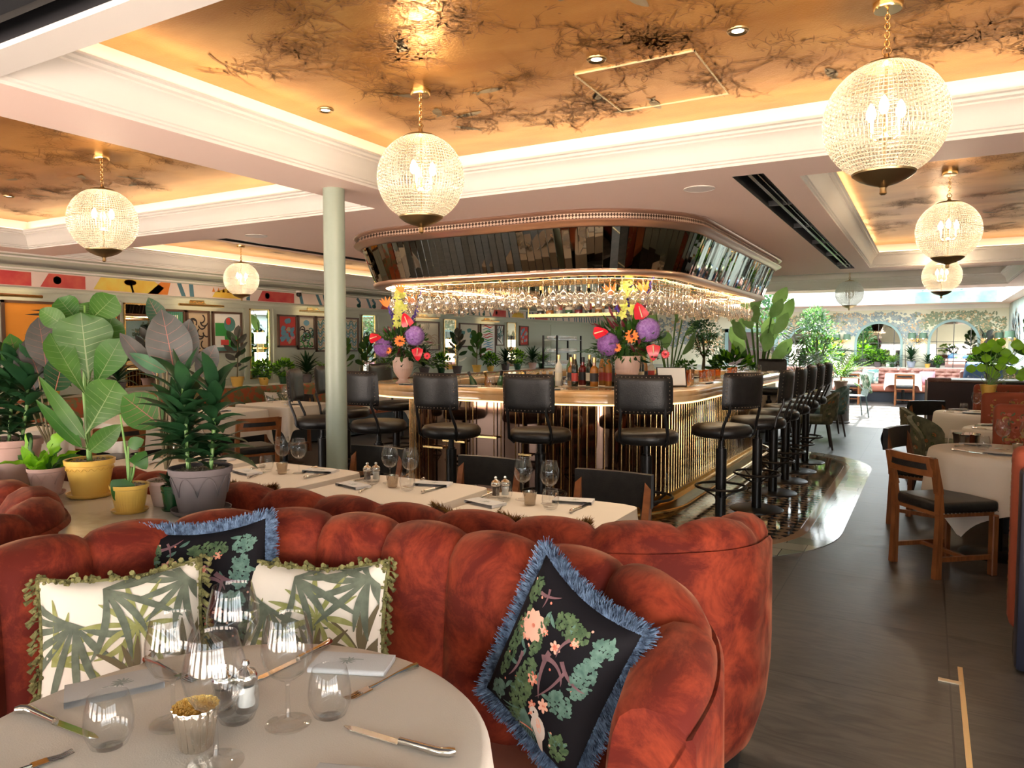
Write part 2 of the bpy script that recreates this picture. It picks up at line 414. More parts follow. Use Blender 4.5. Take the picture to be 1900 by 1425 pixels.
# ceiling above the viewer with an open track well
mb = MB(); mb.b2(-9.4, 2.3, 1.42, 1.56, ZS, ZS+.02); struct(mb.build('ceiling_beam', W_CORN, smooth=False), 'white beam crossing the upper left corner')
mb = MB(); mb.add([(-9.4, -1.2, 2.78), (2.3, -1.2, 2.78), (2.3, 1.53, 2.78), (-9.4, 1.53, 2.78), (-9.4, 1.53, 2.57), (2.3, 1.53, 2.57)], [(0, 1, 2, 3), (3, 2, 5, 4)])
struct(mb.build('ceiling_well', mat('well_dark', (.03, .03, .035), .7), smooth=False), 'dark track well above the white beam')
mb = MB(); mb.b2(-9, 2, 1.18, 1.30, 2.68, 2.76); mb.b2(-9, 2, 1.34, 1.37, 2.60, 2.70)
struct(mb.build('ceiling_track', mat('black_track', (.015, .015, .018), .35, .5), smooth=False), 'black sliding door track over the entrance')
# slot diffusers
for k, (xa, xb, ya, yb) in enumerate(SLOTS):
    t = thing('ceiling_vent', ('long black slot vent in the soffit right of the mirrored canopy', 'thin black slot vent in the soffit left of the column top')[k], 'vent', ((xa+xb)/2, (ya+yb)/2, ZS))
    w, l = xb-xa, yb-ya; m1 = mat('vent_black', (.012, .012, .013), .4); m2 = mat('vent_fin', (.08, .08, .085), .25, .8)
    mb = MB(); mb.b2(-w/2, -w/2+.004, -l/2, l/2, 0, .14); mb.b2(w/2-.004, w/2, -l/2, l/2, 0, .14); mb.b2(-w/2, w/2, -l/2, -l/2+.004, 0, .14)
    mb.b2(-w/2, w/2, l/2-.004, l/2, 0, .14); mb.b2(-w/2, w/2, -l/2, l/2, .14, .15); mb.build('housing', m1, t, False)
    mb = MB(); mb.b2(-.012, .012, -l/2, l/2, .01, .05)
    mb.b2(w*.22, w*.26, -l/2, l/2, .015, .03); mb.build('blade', m2, t, False)
    for j in range(int(l/1.2)): mb = MB(); mb.b2(-w/2, w/2, -l/2+1.2*(j+1)-.01, -l/2+1.2*(j+1)+.01, .012, .05); mb.build('divider', m1, t, False)
for x, y, lab in ((-1.37, 4.96, 'round white speaker grille in the soffit beside the black slot vent'), (-5.65, 4.97, 'round white speaker grille in the soffit left of the column')):
    t = thing('ceiling_speaker', lab, 'speaker', (x, y, ZS))
    mb = MB(); mb.lathe([(.0, -.006), (.095, -.006), (.1, 0)], 32); mb.build('grille', mat('grille_white', (.75, .68, .64), .6), t)
    mb = MB(); mb.torus((0, 0, -.003), .1, .004, 32, 6); mb.build('ring', W_CORN, t)
mb = MB()
for x, y, lab in ((-1.401, 3.275, 'recessed downlight in the gold ceiling between the two nearest globes'), (-.749, 3.283, 'recessed downlight in the gold ceiling left of the biggest globe'),
                  (-3.05, 3.2, 'recessed downlight in the gold ceiling near the left cove'), (-7.3, 3.6, 'recessed downlight in the gold ceiling far left'), (-7.6, 6.0, 'added recessed downlight in the gold ceiling before the art wall'), (-7.6, 8.6, 'added recessed downlight in the gold ceiling beside the mirrored canopy'),
                  (-6.2, 2.4, 'added recessed downlight in the gold ceiling above the potted plants'), (.15, 8.9, 'added recessed downlight in the gold ceiling between the aisle globes')):  # the last four are added to brighten the dim left and middle
    t = thing('downlight', lab, 'light', (x, y, ZC))
    mb = MB(); mb.lathe([(.026, -.004), (.04, -.010), (.046, -.006), (.048, 0)], 28); mb.build('bezel', M_OLDBR, t)
    mb = MB(); mb.lathe([(0, -.003), (.027, -.003)], 20); mb.build('lens', emat('lens_glow', (1, .85, .6), 5), t)
    sl = bpy.data.lights.new('downlight_beam', 'SPOT'); sl.energy = 32; sl.color = (1, .82, .6); sl.spot_size = 1.5; sl.spot_blend = .8; sl.shadow_soft_size = .04; so_ = bpy.data.objects.new('downlight_beam', sl); COL.objects.link(so_); so_.parent = t; so_.location = (0, 0, -.02)
# access panel outline in gold ceiling
mb = MB()
for a, b in (((-1.575, 3.40), (-1.575, 4.06)), ((-1.575, 4.06), (-.97, 4.06)), ((-.97, 4.06), (-.97, 3.40)), ((-.97, 3.40), (-1.575, 3.40))):
    mb.b2(min(a[0], b[0])-.003, max(a[0], b[0])+.003, min(a[1], b[1])-.003, max(a[1], b[1])+.003, ZC-.008, ZC)
struct(mb.build('ceiling_hatch_trim', mat('hatch_edge', (.85, .72, .45), .4, .6), smooth=False), 'thin bright trim of the square ceiling hatch')

# walls --------------------------------------------------------------
XL, YF, XR = -9.3, 22.5, 1.75
FRIEZE = mat('frieze_pink', (.72, .56, .50), .7, col2=(.78, .66, .58), scale=2)
FM = [FRIEZE, mat('frieze_blue', (.07, .17, .22), .7), mat('frieze_yellow', (.80, .48, .06), .7, col2=(.78, .62, .12), scale=5), mat('frieze_orange', (.72, .22, .03), .7),
      mat('frieze_red', (.50, .04, .05), .7, col2=(.6, .12, .08), scale=5), mat('frieze_teal', (.04, .20, .17), .7)]
mb = MB(); mb.b2(XL-.1, XL, -2.6, 22.6, 0, 2.56); struct(mb.build('wall_left', M_SAGE, smooth=False), 'sage panelled wall hung with art')
mb = MB(); mb.b2(XL, XL+.006, 1.4, 22.5, 2.19, 2.38)
S = Stamp(mb, lambda u, v: (XL+.009, u, 2.19+v))   # u = y, v = height 0...19
y = 1.6
def clipv(v): return min(max(v, .004), .186)
while y < 22:
    k = R.random()
    if 4.9 < y < 6.0:
        S.poly([(y, .02), (y+.9, .01), (y+1.0, .1), (y+.85, .18), (y+.1, .18)], 2); S.blob(y+.5, .14, .09, .04, 3); S.stroke([(y+.5, .15), (y+.52, .08), (y+.54, .01)], .03, 1, 'none')
        S.poly([(y+.75, .01), (y+1.05, .01), (y+1.1, .18), (y+.95, .18)], 3); y += 1.2; continue
    if k < .45:
        s = R.uniform(-.06, .06); S.poly([(y, .184), (y+.07, .184), (y+.12+s, .006), (y+.05+s, .006)], 1); y += R.uniform(.14, .22)
    elif k < .6: S.stroke([(y, .18), (y+.08, .10), (y+.05, .02)], .06, 1, 'none'); S.blob(y+.05, .045, .06, .04, 5); y += .25
    elif k < .72:
        w = R.uniform(.4, .7); S.poly([(y, .02), (y+w, .02), (y+w*.9, .12), (y+w*.5, .17), (y+w*.1, .1)], 2)
        for q in range(6): S.poly([(y+w*q/6, .1), (y+w*(q+.6)/6, .1), (y+w*(q+.3)/6, .17)], 3)
        y += w+.1
    elif k < .84: w = R.uniform(.5, .8); S.poly([(y, .01), (y+w, .01), (y+w, .17), (y+.1, .175)], 4); S.blob(y+.2, .1, .05, .05, 0); S.blob(y+.2, .1, .025, .025, 1); y += w+.1
    else: y += .25
struct(mb.build('wall_frieze', FM, smooth=False), 'painted frieze of blue red and yellow shapes above the art')
mb = MB(); mb.sweep([(XL, 22.5, 1, 0), (XL, 1.4, 1, 0)], [(0, 2.13), (.02, 2.13), (.03, 2.15), (.03, 2.17), (.015, 2.19), (0, 2.19)], False)
mb.sweep([(XL, 22.5, 1, 0), (XL, 1.4, 1, 0)], [(0, 2.375), (.05, 2.38), (.05, 2.40), (.09, 2.42), (.14, 2.47), (.19, 2.50), (.19, 2.52), (.26, 2.53), (.26, 2.55)], False)
struct(mb.build('trim_1', M_SAGE, smooth=25)); o = mb
mb = MB(); mb.sweep([(XL, 22.5, 1, 0), (XL, 1.4, 1, 0)], [(.011, 2.384), (.055, 2.386), (.055, 2.405), (.095, 2.425), (.145, 2.475), (.195, 2.505), (.195, 2.525), (.27, 2.535), (.27, 2.549)], False)
struct(mb.build('trim_2', W_CORN, smooth=25))
def muralmat():
    m = mat('mural_sky', (.60, .58, .42), .75, col2=(.72, .70, .56), scale=.8)
    return m
MUR = [muralmat(), mat('mural_leaf', (.13, .17, .11), .8, col2=(.26, .30, .19), scale=8), mat('mural_blue', (.18, .24, .27), .8, col2=(.34, .38, .36), scale=8),
       mat('mural_warm', (.55, .34, .18), .8, col2=(.6, .46, .28), scale=6), mat('mural_trunk', (.22, .18, .13), .8)]
def mural(mb, f, U, V, trees):
    S = Stamp(mb, f)
    for tx, ty, sc, c in trees:
        S.stroke([(tx, 0), (tx+.05*sc, ty*.4), (tx-.05*sc, ty)], .12*sc, 4, 'end')
        for k in range(130):
            a = R.uniform(0, 6.28); q = sc*sqrt(R.random())
            px, py = tx+q*cos(a)*1.15, ty+q*sin(a)*.55
            if 0 < px < U and .02 < py < V-.05:
                for _ in range(5):
                    ex, ey = px+R.uniform(-.07, .07)*sc*1.6, py+R.uniform(-.04, .04)*sc*1.6
                    if 0.06 < ex < U-.06 and .05 < ey < V-.06: S.blob(ex, ey, R.uniform(.03, .07)*sc, R.uniform(.02, .045)*sc, c if R.random() < .8 else 3, 7, R.random()*3, .3)
mb = MB(); mb.b2(-9.4, 2.3, YF, YF+.1, 0, 2.56)
mural(mb, lambda u, v: (-9.3+u, YF-.006-.0001*(int(u*997) % 17), v), 11.05, 2.44, [(.9, 1.7, .9, 1), (2.3, 1.9, .8, 2), (3.6, 1.6, .7, 1), (5.0, 1.9, .9, 2), (6.2, 2.15, .9, 1), (7.1, 2.2, .6, 2), (8.1, 2.15, .9, 2), (8.75, 1.75, .5, 2), (9.8, 2.2, .8, 1), (10.5, 1.95, .6, 1), (10.6, 1.6, .5, 3)])
struct(mb.build('wall_far', MUR, smooth=False), 'far wall painted with pale landscape of trees')
mb = MB(); mb.sweep([(XR+.5, YF, 0, -1), (XL, YF, 0, -1)], [(0, 2.45), (.03, 2.45), (.04, 2.47), (.09, 2.50), (.12, 2.53), (.18, 2.549)], False)
struct(mb.build('trim_3', W_CORN, smooth=25))
mb = MB(); mb.b2(XR, XR+.1, 9.2, 22.6, 0, 2.56); mb.b2(XR, 2.4, 9.1, 9.2, 0, 2.56); mb.b2(2.2, 2.3, 1.1, 9.2, 0, 2.56); mb.b2(2.2, 2.3, -2.6, 1.1, 1.6, 2.56); [mb.b2(2.2, 2.3, q-.06, q+.06, 0, 1.6) for q in (-2.5, -1.6, -.7, .2, 1.04)]  # unseen low openings near the viewer, added to let in fill daylight
mural(mb, lambda u, v: (XR-.004, 9.2+u, v), 13.3, 2.5, [(2, 1.9, .8, 2), (5, 1.8, .8, 1), (8, 1.9, .9, 2), (11.5, 1.8, .9, 2)])
struct(mb.build('wall_right', [mat('wall_green_grey', (.36, .46, .42), .6, col2=(.5, .58, .54), scale=2)]+MUR[1:], smooth=False), 'right wall with soft green mural')
# column
t = thing('column', 'slim pale green round column in front of the bar', 'column', (-3.52, 3.76, 0)); t['kind'] = 'structure'; del t['category']
mb = MB(); mb.cyl((0, 0, 0), (0, 0, ZS), .072, n=32); mb.build('shaft', mat('column_paint', (.27, .32, .26), .35), t)

# globe pendants ------------------------------------------------------
def globemat():
    m = bpy.data.materials.new('ribbed_globe_glass'); m.use_nodes = True; nt = m.node_tree; nt.nodes.clear(); N = nt.nodes.new; L = nt.links.new
    o = N('ShaderNodeOutputMaterial'); tc = N('ShaderNodeTexCoord'); sp = N('ShaderNodeSeparateXYZ'); L(tc.outputs['Object'], sp.inputs[0])
    at = N('ShaderNodeMath'); at.operation = 'ARCTAN2'; L(sp.outputs['Y'], at.inputs[0]); L(sp.outputs['X'], at.inputs[1])
    def wave(src, k):
        a = N('ShaderNodeMath'); a.operation = 'MULTIPLY'; a.inputs[1].default_value = k; L(src, a.inputs[0])
        b = N('ShaderNodeMath'); b.operation = 'SINE'; L(a.outputs[0], b.inputs[0]); return b.outputs[0]
    z = N('ShaderNodeMath'); z.operation = 'ARCSINE'; zz = N('ShaderNodeMath'); zz.operation = 'DIVIDE'; zz.inputs[1].default_value = .232; zz.use_clamp = False
    L(sp.outputs['Z'], zz.inputs[0]); L(zz.outputs[0], z.inputs[0])
    w1 = wave(at.outputs[0], 84); w2 = wave(z.outputs[0], 84)
    mu = N('ShaderNodeMath'); mu.operation = 'MAXIMUM'; L(w1, mu.inputs[0]); L(w2, mu.inputs[1])
    mr = N('ShaderNodeMapRange'); mr.inputs[1].default_value = -1; mr.inputs[3].default_value = .93; mr.inputs[4].default_value = .10; L(mu.outputs[0], mr.inputs[0])
    bp = N('ShaderNodeBump'); bp.inputs['Strength'].default_value = .8; bp.inputs['Distance'].default_value = .004; L(mu.outputs[0], bp.inputs['Height'])
    tr = N('ShaderNodeBsdfTransparent'); tr.inputs[0].default_value = (.98, .95, .9, 1)
    tl = N('ShaderNodeBsdfTranslucent'); tl.inputs[0].default_value = (.10, .088, .07, 1); L(bp.outputs[0], tl.inputs[1])
    gl = N('ShaderNodeBsdfGlossy'); gl.inputs['Roughness'].default_value = .12; L(bp.outputs[0], gl.inputs['Normal'])
    a = N('ShaderNodeMixShader'); a.inputs[0].default_value = .10; L(tl.outputs[0], a.inputs[1]); L(gl.outputs[0], a.inputs[2])
    b = N('ShaderNodeMixShader'); L(mr.outputs[0], b.inputs[0]); L(a.outputs[0], b.inputs[1]); L(tr.outputs[0], b.inputs[2]); L(b.outputs[0], o.inputs[0])
    return m
def pendant(x, y, label, lit=True):
    t = thing('globe_pendant', label, 'pendant lamp', (x, y, ZC), 0, 'ribbed glass globe pendants')
    zc = -.46; r = .232
    mb = MB(); mb.lathe([(0, 0), (.055, 0), (.055, -.022), (.05, -.03), (0, -.03)], 28); mb.build('ceiling_rose', M_BRASS, t)
    mb = MB(); zt = zc+r+.045; n = 9; z0 = -.03; 
    for i in range(n):
        zc2 = z0-(z0-zt)*(i+.5)/n; hh = (z0-zt)/n*.72
        pts = [(sin(a)*.009*(1 if i % 2 else 0), sin(a)*.009*(0 if i % 2 else 1), zc2+cos(a)*hh) for a in [2*pi*k/12 for k in range(12)]]
        mb.tube(pts, .0022, 6, closed=True)
    mb.build('chain', M_BRASS, t)
    mb = MB(); mb.torus((0, 0, zt-.005), .016, .003, 20, 6, 'Y'); mb.lathe([(0, zc+r+.03), (.009, zc+r+.03), (.012, zc+r+.01), (.02, zc+r+.002), (.075, zc+r-.008), (.10, zc+r-.022), (.098, zc+r-.026)], 32); mb.build('top_cap', M_OLDBR, t)
    mb = MB(); a0 = math.asin(.095/r); mb.lathe([(r*sin(a), r*cos(a)) for a in [a0+(pi-a0*2-.08)*k/40 for k in range(41)]], 64)
    g = mb.build('globe', GLOBE if lit else GLOBE2, t, smooth=80); g.location = (0, 0, zc)
    mb = MB(); mb.lathe([(.118, zc-.203), (.116, zc-.210), (.09, zc-.230), (.05, zc-.248), (.02, zc-.256), (.012, zc-.262), (.012, zc-.275), (.014, zc-.285), (.006, zc-.292), (0, zc-.292)], 40)
    mb.build('bottom_cap', M_OLDBR, t)
    mb = MB(); mb.cyl((0, 0, zc+r-.02), (0, 0, zc-.24), .006, n=10); mb.lathe([(0, zc-.075), (.03, zc-.07), (.012, zc-.05), (0, zc-.05)], 16)
    for k in range(3):
        a = 2*pi*k/3+.5; c, s = cos(a), sin(a)
        mb.tube([(0, 0, zc-.06), (c*.035, s*.035, zc-.07), (c*.06, s*.06, zc-.055), (c*.062, s*.062, zc-.03)], .004, 6)
        mb.cyl((c*.062, s*.062, zc-.035), (c*.062, s*.062, zc+.01), .010, n=10)
    mb.build('candle_arms', M_BRASS, t)
    for k in range(3):
        a = 2*pi*k/3+.5; c, s = cos(a)*.062, sin(a)*.062
        mb = MB(); mb.lathe([(.005, zc+.01), (.016, zc+.025), (.019, zc+.045), (.012, zc+.07), (.002, zc+.085)], 12, (c, s, 0)); mb.build('bulb', E_BULB if lit else M_BRASS, t)
    l = bpy.data.lights.new('globe_light', 'POINT'); l.energy = 40 if lit else 0; l.color = (1, .80, .56); l.shadow_soft_size = .06
    lo = bpy.data.objects.new('globe_light', l); COL.objects.link(lo); lo.parent = t; lo.location = (0, 0, zc+.02)
    return t
GLOBE = globemat(); GLOBE2 = globemat(); GLOBE2.name = 'ribbed_globe_glass_daylit'
for _n in GLOBE2.node_tree.nodes:
    if _n.type == 'BSDF_TRANSLUCENT': _n.inputs[0].default_value = (.9, .9, .88, 1)  # daylight on the unlit globe is put into this paler glass colour
for x, y, lab in ((-.176, 3.318, 'largest, nearest glass globe pendant at upper right'), (-2.386, 3.214, 'glass globe pendant hanging just right of the column'),
                  (-5.19, 3.18, 'glass globe pendant left of the column above the potted plants'), (-8.15, 6.9, 'glass globe pendant in front of the art wall frieze'),
                  (.108, 6.72, 'glass globe pendant over the right aisle behind the largest one'), (.12, 11.0, 'glass globe pendant overlapped by the one in front in right aisle'),
                  (-1.228, 14.05, 'unlit pale glass globe pendant beyond the bar')):
    pendant(x, y, lab, 'unlit' not in lab)

# unseen wall behind the viewer, low window openings shaped to limit daylight
mb = MB(); mb.b2(-9.4, 2.3, -2.7, -2.6, 1.5, 2.78); mb.b2(-9.4, 2.3, -2.7, -2.6, 0, .12)
for i in range(8): x = -9.4+11.7*i/7; mb.b2(max(-9.4, x-.3), min(2.3, x+.3), -2.7, -2.6, .12, 1.5)
struct(mb.build('wall_near', M_SAGE, smooth=False), 'unseen wall with windows shaped for daylight behind the viewer')
mb = MB(); mb.b2(-9.4, 2.3, -2.7, -1.2, 2.78, 2.85); struct(mb.build('ceiling_front', W_CORN, smooth=False))
# ================================================================ BAR
BX0, BX1, BY0, BY1, BR = -4.98, -1.66, 5.2, 11.1, .95
TOP = rrect(BX0, BX1, BY0, BY1, BR, 16); ZB = 1.13
ONYX = mat('amber_onyx', (.78, .44, .18), .14, col2=(.88, .62, .34), scale=5, contrast=(.35, .7), coat=.3)
bar = thing('island_bar', 'amber topped island bar with brass rods over dark mirror', 'bar', (0, 0, 0))
mb = MB(); inner = offs(TOP, -.58)
mb.sweep(TOP, [(-.58, ZB-.06), (-.58, ZB-.004), (-.575, ZB), (-.012, ZB), (0, ZB-.01), (.004, ZB-.03), (-.004, ZB-.045), (.0, ZB-.06), (.0, ZB-.085), (-.012, ZB-.095), (-.30, ZB-.095), (-.30, ZB-.06), (-.58, ZB-.06)])
mb.build('counter_top', ONYX, bar, 40)
mb = MB(); mb.sweep(TOP, [(-.018, ZB-.097), (-.018, ZB-.108), (-.028, ZB-.108), (-.028, ZB-.097)]); mb.build('counter_light', emat('counter_glow', (1, .62, .25), 2.5), bar)
BODY = rrect(BX0+.34, BX1-.34, BY0+.38, BY1-.34, .75, 16)
DM = mat('bronze_mirror', (.17, .095, .065), .05, .92)
mb = MB(); mb.sweep(BODY, [(0, .19), (0, ZB-.10)]); mb.sweep(BODY, [(-.06, .19), (-.06, ZB-.10)]); mb.build('mirror_front', DM, bar, 40)
mb = MB(); mb.sweep(BODY, [(0, .20), (.05, .20), (.05, .185), (.015, .17), (.10, .14), (.10, .02), (.12, .02), (.12, 0), (0, 0)]); mb.build('brass_plinth', M_BRASS, bar, 40)
mb = MB(); P = offs(BODY, .20); mb.tube([(x, y, .10) for x, y, _, _ in P], .018, 8, closed=True); mb.build('foot_rail', M_BRASS, bar)
RODP = even(offs(BODY, .03), step=.0735); rods = []
for x, y, nx, ny in RODP:
    px = 950+1360*((x*.8695+y*.4939)/(-x*.4939+y*.8695))*1.0
    if y < 5.9 and -4.15 < x < -2.95 and not any(abs(x-q) < .04 for q in (-4.1, -3.88, -3.64, -3.56, -3.3, -3.08)): continue
    rods.append((x, y))
vis = sorted(rods, key=lambda p: (p[0]-0)**2+(p[1])**2)
for x, y in vis[:96]:
    mb = MB(); mb.cyl((0, 0, .2), (0, 0, ZB-.096), .0052, n=8); o = mb.build('brass_rod', M_BRASS, bar) if 'rodmesh' not in globals() else None
    if o is None: o = bpy.data.objects.new('brass_rod', rodmesh); COL.objects.link(o); o.parent = bar
    rodmesh = o.data; o.location = (x, y, 0)
mb = MB()
for x, y in vis[96:]: mb.cyl((x, y, .2), (x, y, ZB-.096), .0052, n=6)
o = mb.build('brass_rods', M_BRASS, bar); o['kind'] = 'stuff'
mb = MB()
for xa, xb, z in ((-4.1, -3.88, .55), (-3.64, -3.88, .62), (-3.56, -3.3, .68), (-3.3, -3.56, .42), (-3.08, -2.95, .55)): mb.b2(xa, xb, 5.53, 5.56, z-.008, z+.008)
mb.build('brass_rung', M_BRASS, bar)
# inner worktop and back station
mb = MB(); IN = offs(TOP, -.95); mb.sweep(offs(TOP, -.56), [(-.46, .86), (0, .86), (0, .88), (-.46, .88), (-.46, .10), (-.0, .10)]); mb.build('inner_counter', mat('inner_steel', (.35, .34, .32), .25, .8), bar, 30)
# back station in the middle of the island
st = thing('back_station', 'amber topped back counter in the middle of the island bar', 'counter', (-3.3, 8.0, 0))
mb = MB(); mb.rbox((0, 0, .5), (1.1, 2.4, 1.0), .05); mb.build('cabinet', mat('station_dark', (.05, .035, .03), .2), st)
mb = MB(); mb.rbox((0, 0, 1.035), (1.25, 2.6, .07), .03, 3); mb.build('worktop', ONYX, st)

# canopy --------------------------------------------------------------
CAN = rrect(-5.2, -1.61, 5.2, 10.5, 1.05, 18)
cn = thing('bar_canopy', 'big mirrored canopy hanging from the ceiling over the bar', 'canopy')
mb = MB(); mb.sweep(CAN, [(-.3, ZS), (.0, ZS), (.01, ZS-.012), (.0, ZS-.022), (-.025, ZS-.028)]); mb.sweep(CAN, [(-.025, ZS-.070), (0, ZS-.074), (.008, ZS-.085), (-.005, ZS-.095), (-.04, ZS-.105), (-.05, ZS-.12), (-.075, ZS-.125), (-.3, ZS-.125)])
mb.build('moulding', M_COPPER, cn, 50)
def latticemat():
    m = mat('lattice_band', (.62, .44, .34), .35, .8); nt = m.node_tree; N = nt.nodes.new; L = nt.links.new; b = nt.nodes['Principled BSDF']
    g = N('ShaderNodeNewGeometry'); sp = N('ShaderNodeSeparateXYZ'); L(g.outputs['Position'], sp.inputs[0])
    ad = N('ShaderNodeMath'); ad.operation = 'ADD'; L(sp.outputs['X'], ad.inputs[0]); L(sp.outputs['Y'], ad.inputs[1])
    cb = N('ShaderNodeCombineXYZ'); L(ad.outputs[0], cb.inputs[0]); L(sp.outputs['Z'], cb.inputs[1])
    mp = N('ShaderNodeMapping'); mp.inputs['Rotation'].default_value = (0, 0, radians(45)); L(cb.outputs[0], mp.inputs[0])
    c = N('ShaderNodeTexChecker'); c.inputs['Scale'].default_value = 44; c.inputs['Color1'].default_value = (.62, .46, .36, 1); c.inputs['Color2'].default_value = (.07, .04, .03, 1)
    L(mp.outputs[0], c.inputs[0]); L(c.outputs[0], b.inputs['Base Color']); return m
mb = MB(); mb.sweep(CAN, [(-.028, ZS-.024), (-.028, ZS-.074)]); mb.build('lattice_band', latticemat(), cn, 50)
SM = mat('smoked_mirror', (.30, .26, .21), .02, 1.)
SC = even(offs(CAN, -.075), step=.068); mb = MB()
for i, (x, y, nx, ny) in enumerate(SC):
    tx, ty = -ny, nx; w = .0305; j = R.uniform(-.0022, .0022); k = R.uniform(-.003, .003)
    zt, zb2 = ZS-.127, 2.10; ib = -.125
    a = (x-tx*w+nx*j, y-ty*w+ny*j, zt); b = (x+tx*w-nx*j, y+ty*w-ny*j, zt)
    c = (x+tx*w-nx*j+nx*(ib+k), y+ty*w-ny*j+ny*(ib+k), zb2); d = (x-tx*w+nx*j+nx*(ib+k), y-ty*w+ny*j+ny*(ib+k), zb2)
    mb.add([a, b, c, d], [(0, 1, 2, 3)])
    # bevelled edge of each strip
    e = .004
    mb.add([b, (b[0]+tx*e-nx*e, b[1]+ty*e-ny*e, zt), (c[0]+tx*e-nx*e, c[1]+ty*e-ny*e, zb2), c], [(0, 1, 2, 3)])
mb.build('mirror_strips', SM, cn, False)
mb = MB(); mb.sweep(CAN, [(-.09, ZS-.12), (-.215, 2.095)]); mb.build('backing', mat('canopy_backing', (.06, .04, .03), .4), cn, 60)
mb = MB(); mb.sweep(CAN, [(-.192, 2.105), (-.18, 2.10), (-.178, 2.085), (-.185, 2.07), (-.21, 2.062), (-.30, 2.062), (-.30, 2.10)]); mb.build('bottom_rim', M_COPPER, cn, 50)
mb = MB(); Q = offs(CAN, -.28); mb.prism([(x, y) for x, y, _, _ in Q], 2.11, 2.12); mb.build('mirror_soffit', mat('soffit_mirror', (.72, .66, .58), .06, 1.), cn, False)
mb = MB(); mb.sweep(CAN, [(-.31, 2.098), (-.31, 2.104), (-.37, 2.104), (-.37, 2.098)]); mb.build('added_light_strip', emat('canopy_glow', (1, .78, .5), 21), cn)  # glowing strip added to brighten the counter and hanging glasses
# glass rack rods and hanging stemware
mb = MB()
for d in (-.34, -.46, -.58, -.70, -.82):
    P = offs(CAN, d-.02)
    for e in (-.016, .016): mb.tube([(x, y, 2.045) for x, y, _, _ in offs(P, e)], .0035, 6, closed=True)
for x, y, nx, ny in even(offs(CAN, -.60), step=.6):
    mb.cyl((x+nx*.28, y+ny*.28, 2.05), (x-nx*.26, y-ny*.26, 2.05), .005, n=6)
    for q in (.25, -.25): mb.cyl((x+nx*q, y+ny*q, 2.05), (x+nx*q, y+ny*q, 2.11), .004, n=6)
mb.build('glass_rack', M_BRASS, cn)
WINE = [(0, 0), (.034, .001), (.035, .003), (.012, .006), (.004, .012), (.0035, .085), (.006, .095), (.022, .105), (.034, .125), (.039, .150), (.037, .175), (.030, .215), (.029, .216)]
G_HANG = glassmat('rack_glass', (.97, .95, .92), 1.0, .02, .28)
_nt = G_HANG.node_tree; _o = [n for n in _nt.nodes if n.type == 'OUTPUT_MATERIAL'][0]; _s = _o.inputs[0].links[0].from_socket
_d = _nt.nodes.new('ShaderNodeBsdfTranslucent'); _d.inputs[0].default_value = (.95, .88, .80, 1); _m = _nt.nodes.new('ShaderNodeMixShader'); _m.inputs[0].default_value = .16
_nt.links.new(_s, _m.inputs[1]); _nt.links.new(_d.outputs[0], _m.inputs[2]); _nt.links.new(_m.outputs[0], _o.inputs[0])
def stemware(kind, n=10):
    mb = MB(); s = [1, 1.15, .95][kind]; w = [1, .9, 1.12][kind]
    mb.lathe([(r*w*(.8 if kind == 1 and z > .09 else 1), z*s) for r, z in WINE], n); return mb
hangs = []
for kk in range(3):
    o = stemware(kk).build('hanging_wine_glass', G_HANG, smooth=60); hangs.append(o)
cnt = 0
for ri, d in enumerate((-.34, -.46, -.58, -.70, -.82)):
    P = even(offs(CAN, d-.02), step=.098 if ri < 3 else .12)
    for x, y, nx, ny in P:
        if not ((y < 6.6 and x > -5.0) or x > -2.9) or y > 9.9 or (x < -4.3 and y > 6.6): continue
        if R.random() < (.30 if y > 8 else .1): continue
        if cnt >= 297: break
        k = R.choice((0, 0, 1, 2)); src = hangs[k]; o = src.copy(); COL.objects.link(o)
        o.location = (x, y, 2.05); o.rotation_euler = (pi, 0, R.uniform(0, 3)); cnt += 1
        tag(o, 'clear stemmed glass hanging upside down in the rack under the canopy', 'wine glass', 'glasses hanging in the bar rack')
for o in hangs: bpy.data.objects.remove(o)
# bottle shelf hanging inside
mb = MB(); mb.b2(-.5, .5, -.16, .16, 1.78, 1.80); sh = mb.build('bottle_shelf', mat('shelf_dark', (.05, .035, .03), .3), cn); sh.location = (-3.05, 6.75, 0); mb = MB()
for x in (-.5, .5):
    for y in (-.16, .16): mb.cyl((x, y, 1.78), (x, y, 2.11), .008, n=8)
for y in (-.165, .165): mb.b2(-.5, .5, y-.004, y+.004, 1.78, 1.81)
mb.build('frame', M_BRASS, sh)
BOT = {}
def bottle_mesh(kind):
    mb = MB()
    P = [[(0, 0), (.036, 0), (.037, .01), (.037, .18), (.032, .205), (.014, .235), (.013, .29), (.015, .292), (.015, .305), (0, .305)],
         [(0, 0), (.04, 0), (.041, .01), (.041, .15), (.036, .18), (.016, .20), (.015, .26), (.018, .262), (.018, .28), (0, .28)],
         [(0, 0), (.032, 0), (.033, .01), (.033, .20), (.02, .24), (.012, .27), (.012, .31), (0, .31)]][kind]
    mb.lathe(P, 14); mb.mi = 1; r = P[2][0]+.0008; mb.lathe([(r, .05), (r, .13)], 14); mb.mi = 2; mb.lathe([(P[-3][0]+.001, P[-3][1]-.03), (P[-3][0]+.003, P[-1][1]), (0, P[-1][1]+.002)], 12)
    return mb
BCOL = [mat('bottle_dark', (.015, .02, .015), .06, coat=.5), mat('bottle_amber', (.45, .17, .03), .08, coat=.5), mat('bottle_clear', (.62, .60, .52), .06, coat=.5), mat('bottle_green', (.05, .14, .05), .06, coat=.5), mat('bottle_ruby', (.22, .02, .02), .08, coat=.5)]
LBLM = [mat('label_cream', (.72, .66, .5), .6), mat('label_black', (.03, .03, .035), .5), mat('label_red', (.5, .06, .05), .5)]
CAPM = [mat('cap_gold', (.7, .5, .2), .3, 1), mat('cap_black', (.02, .02, .02), .4)]
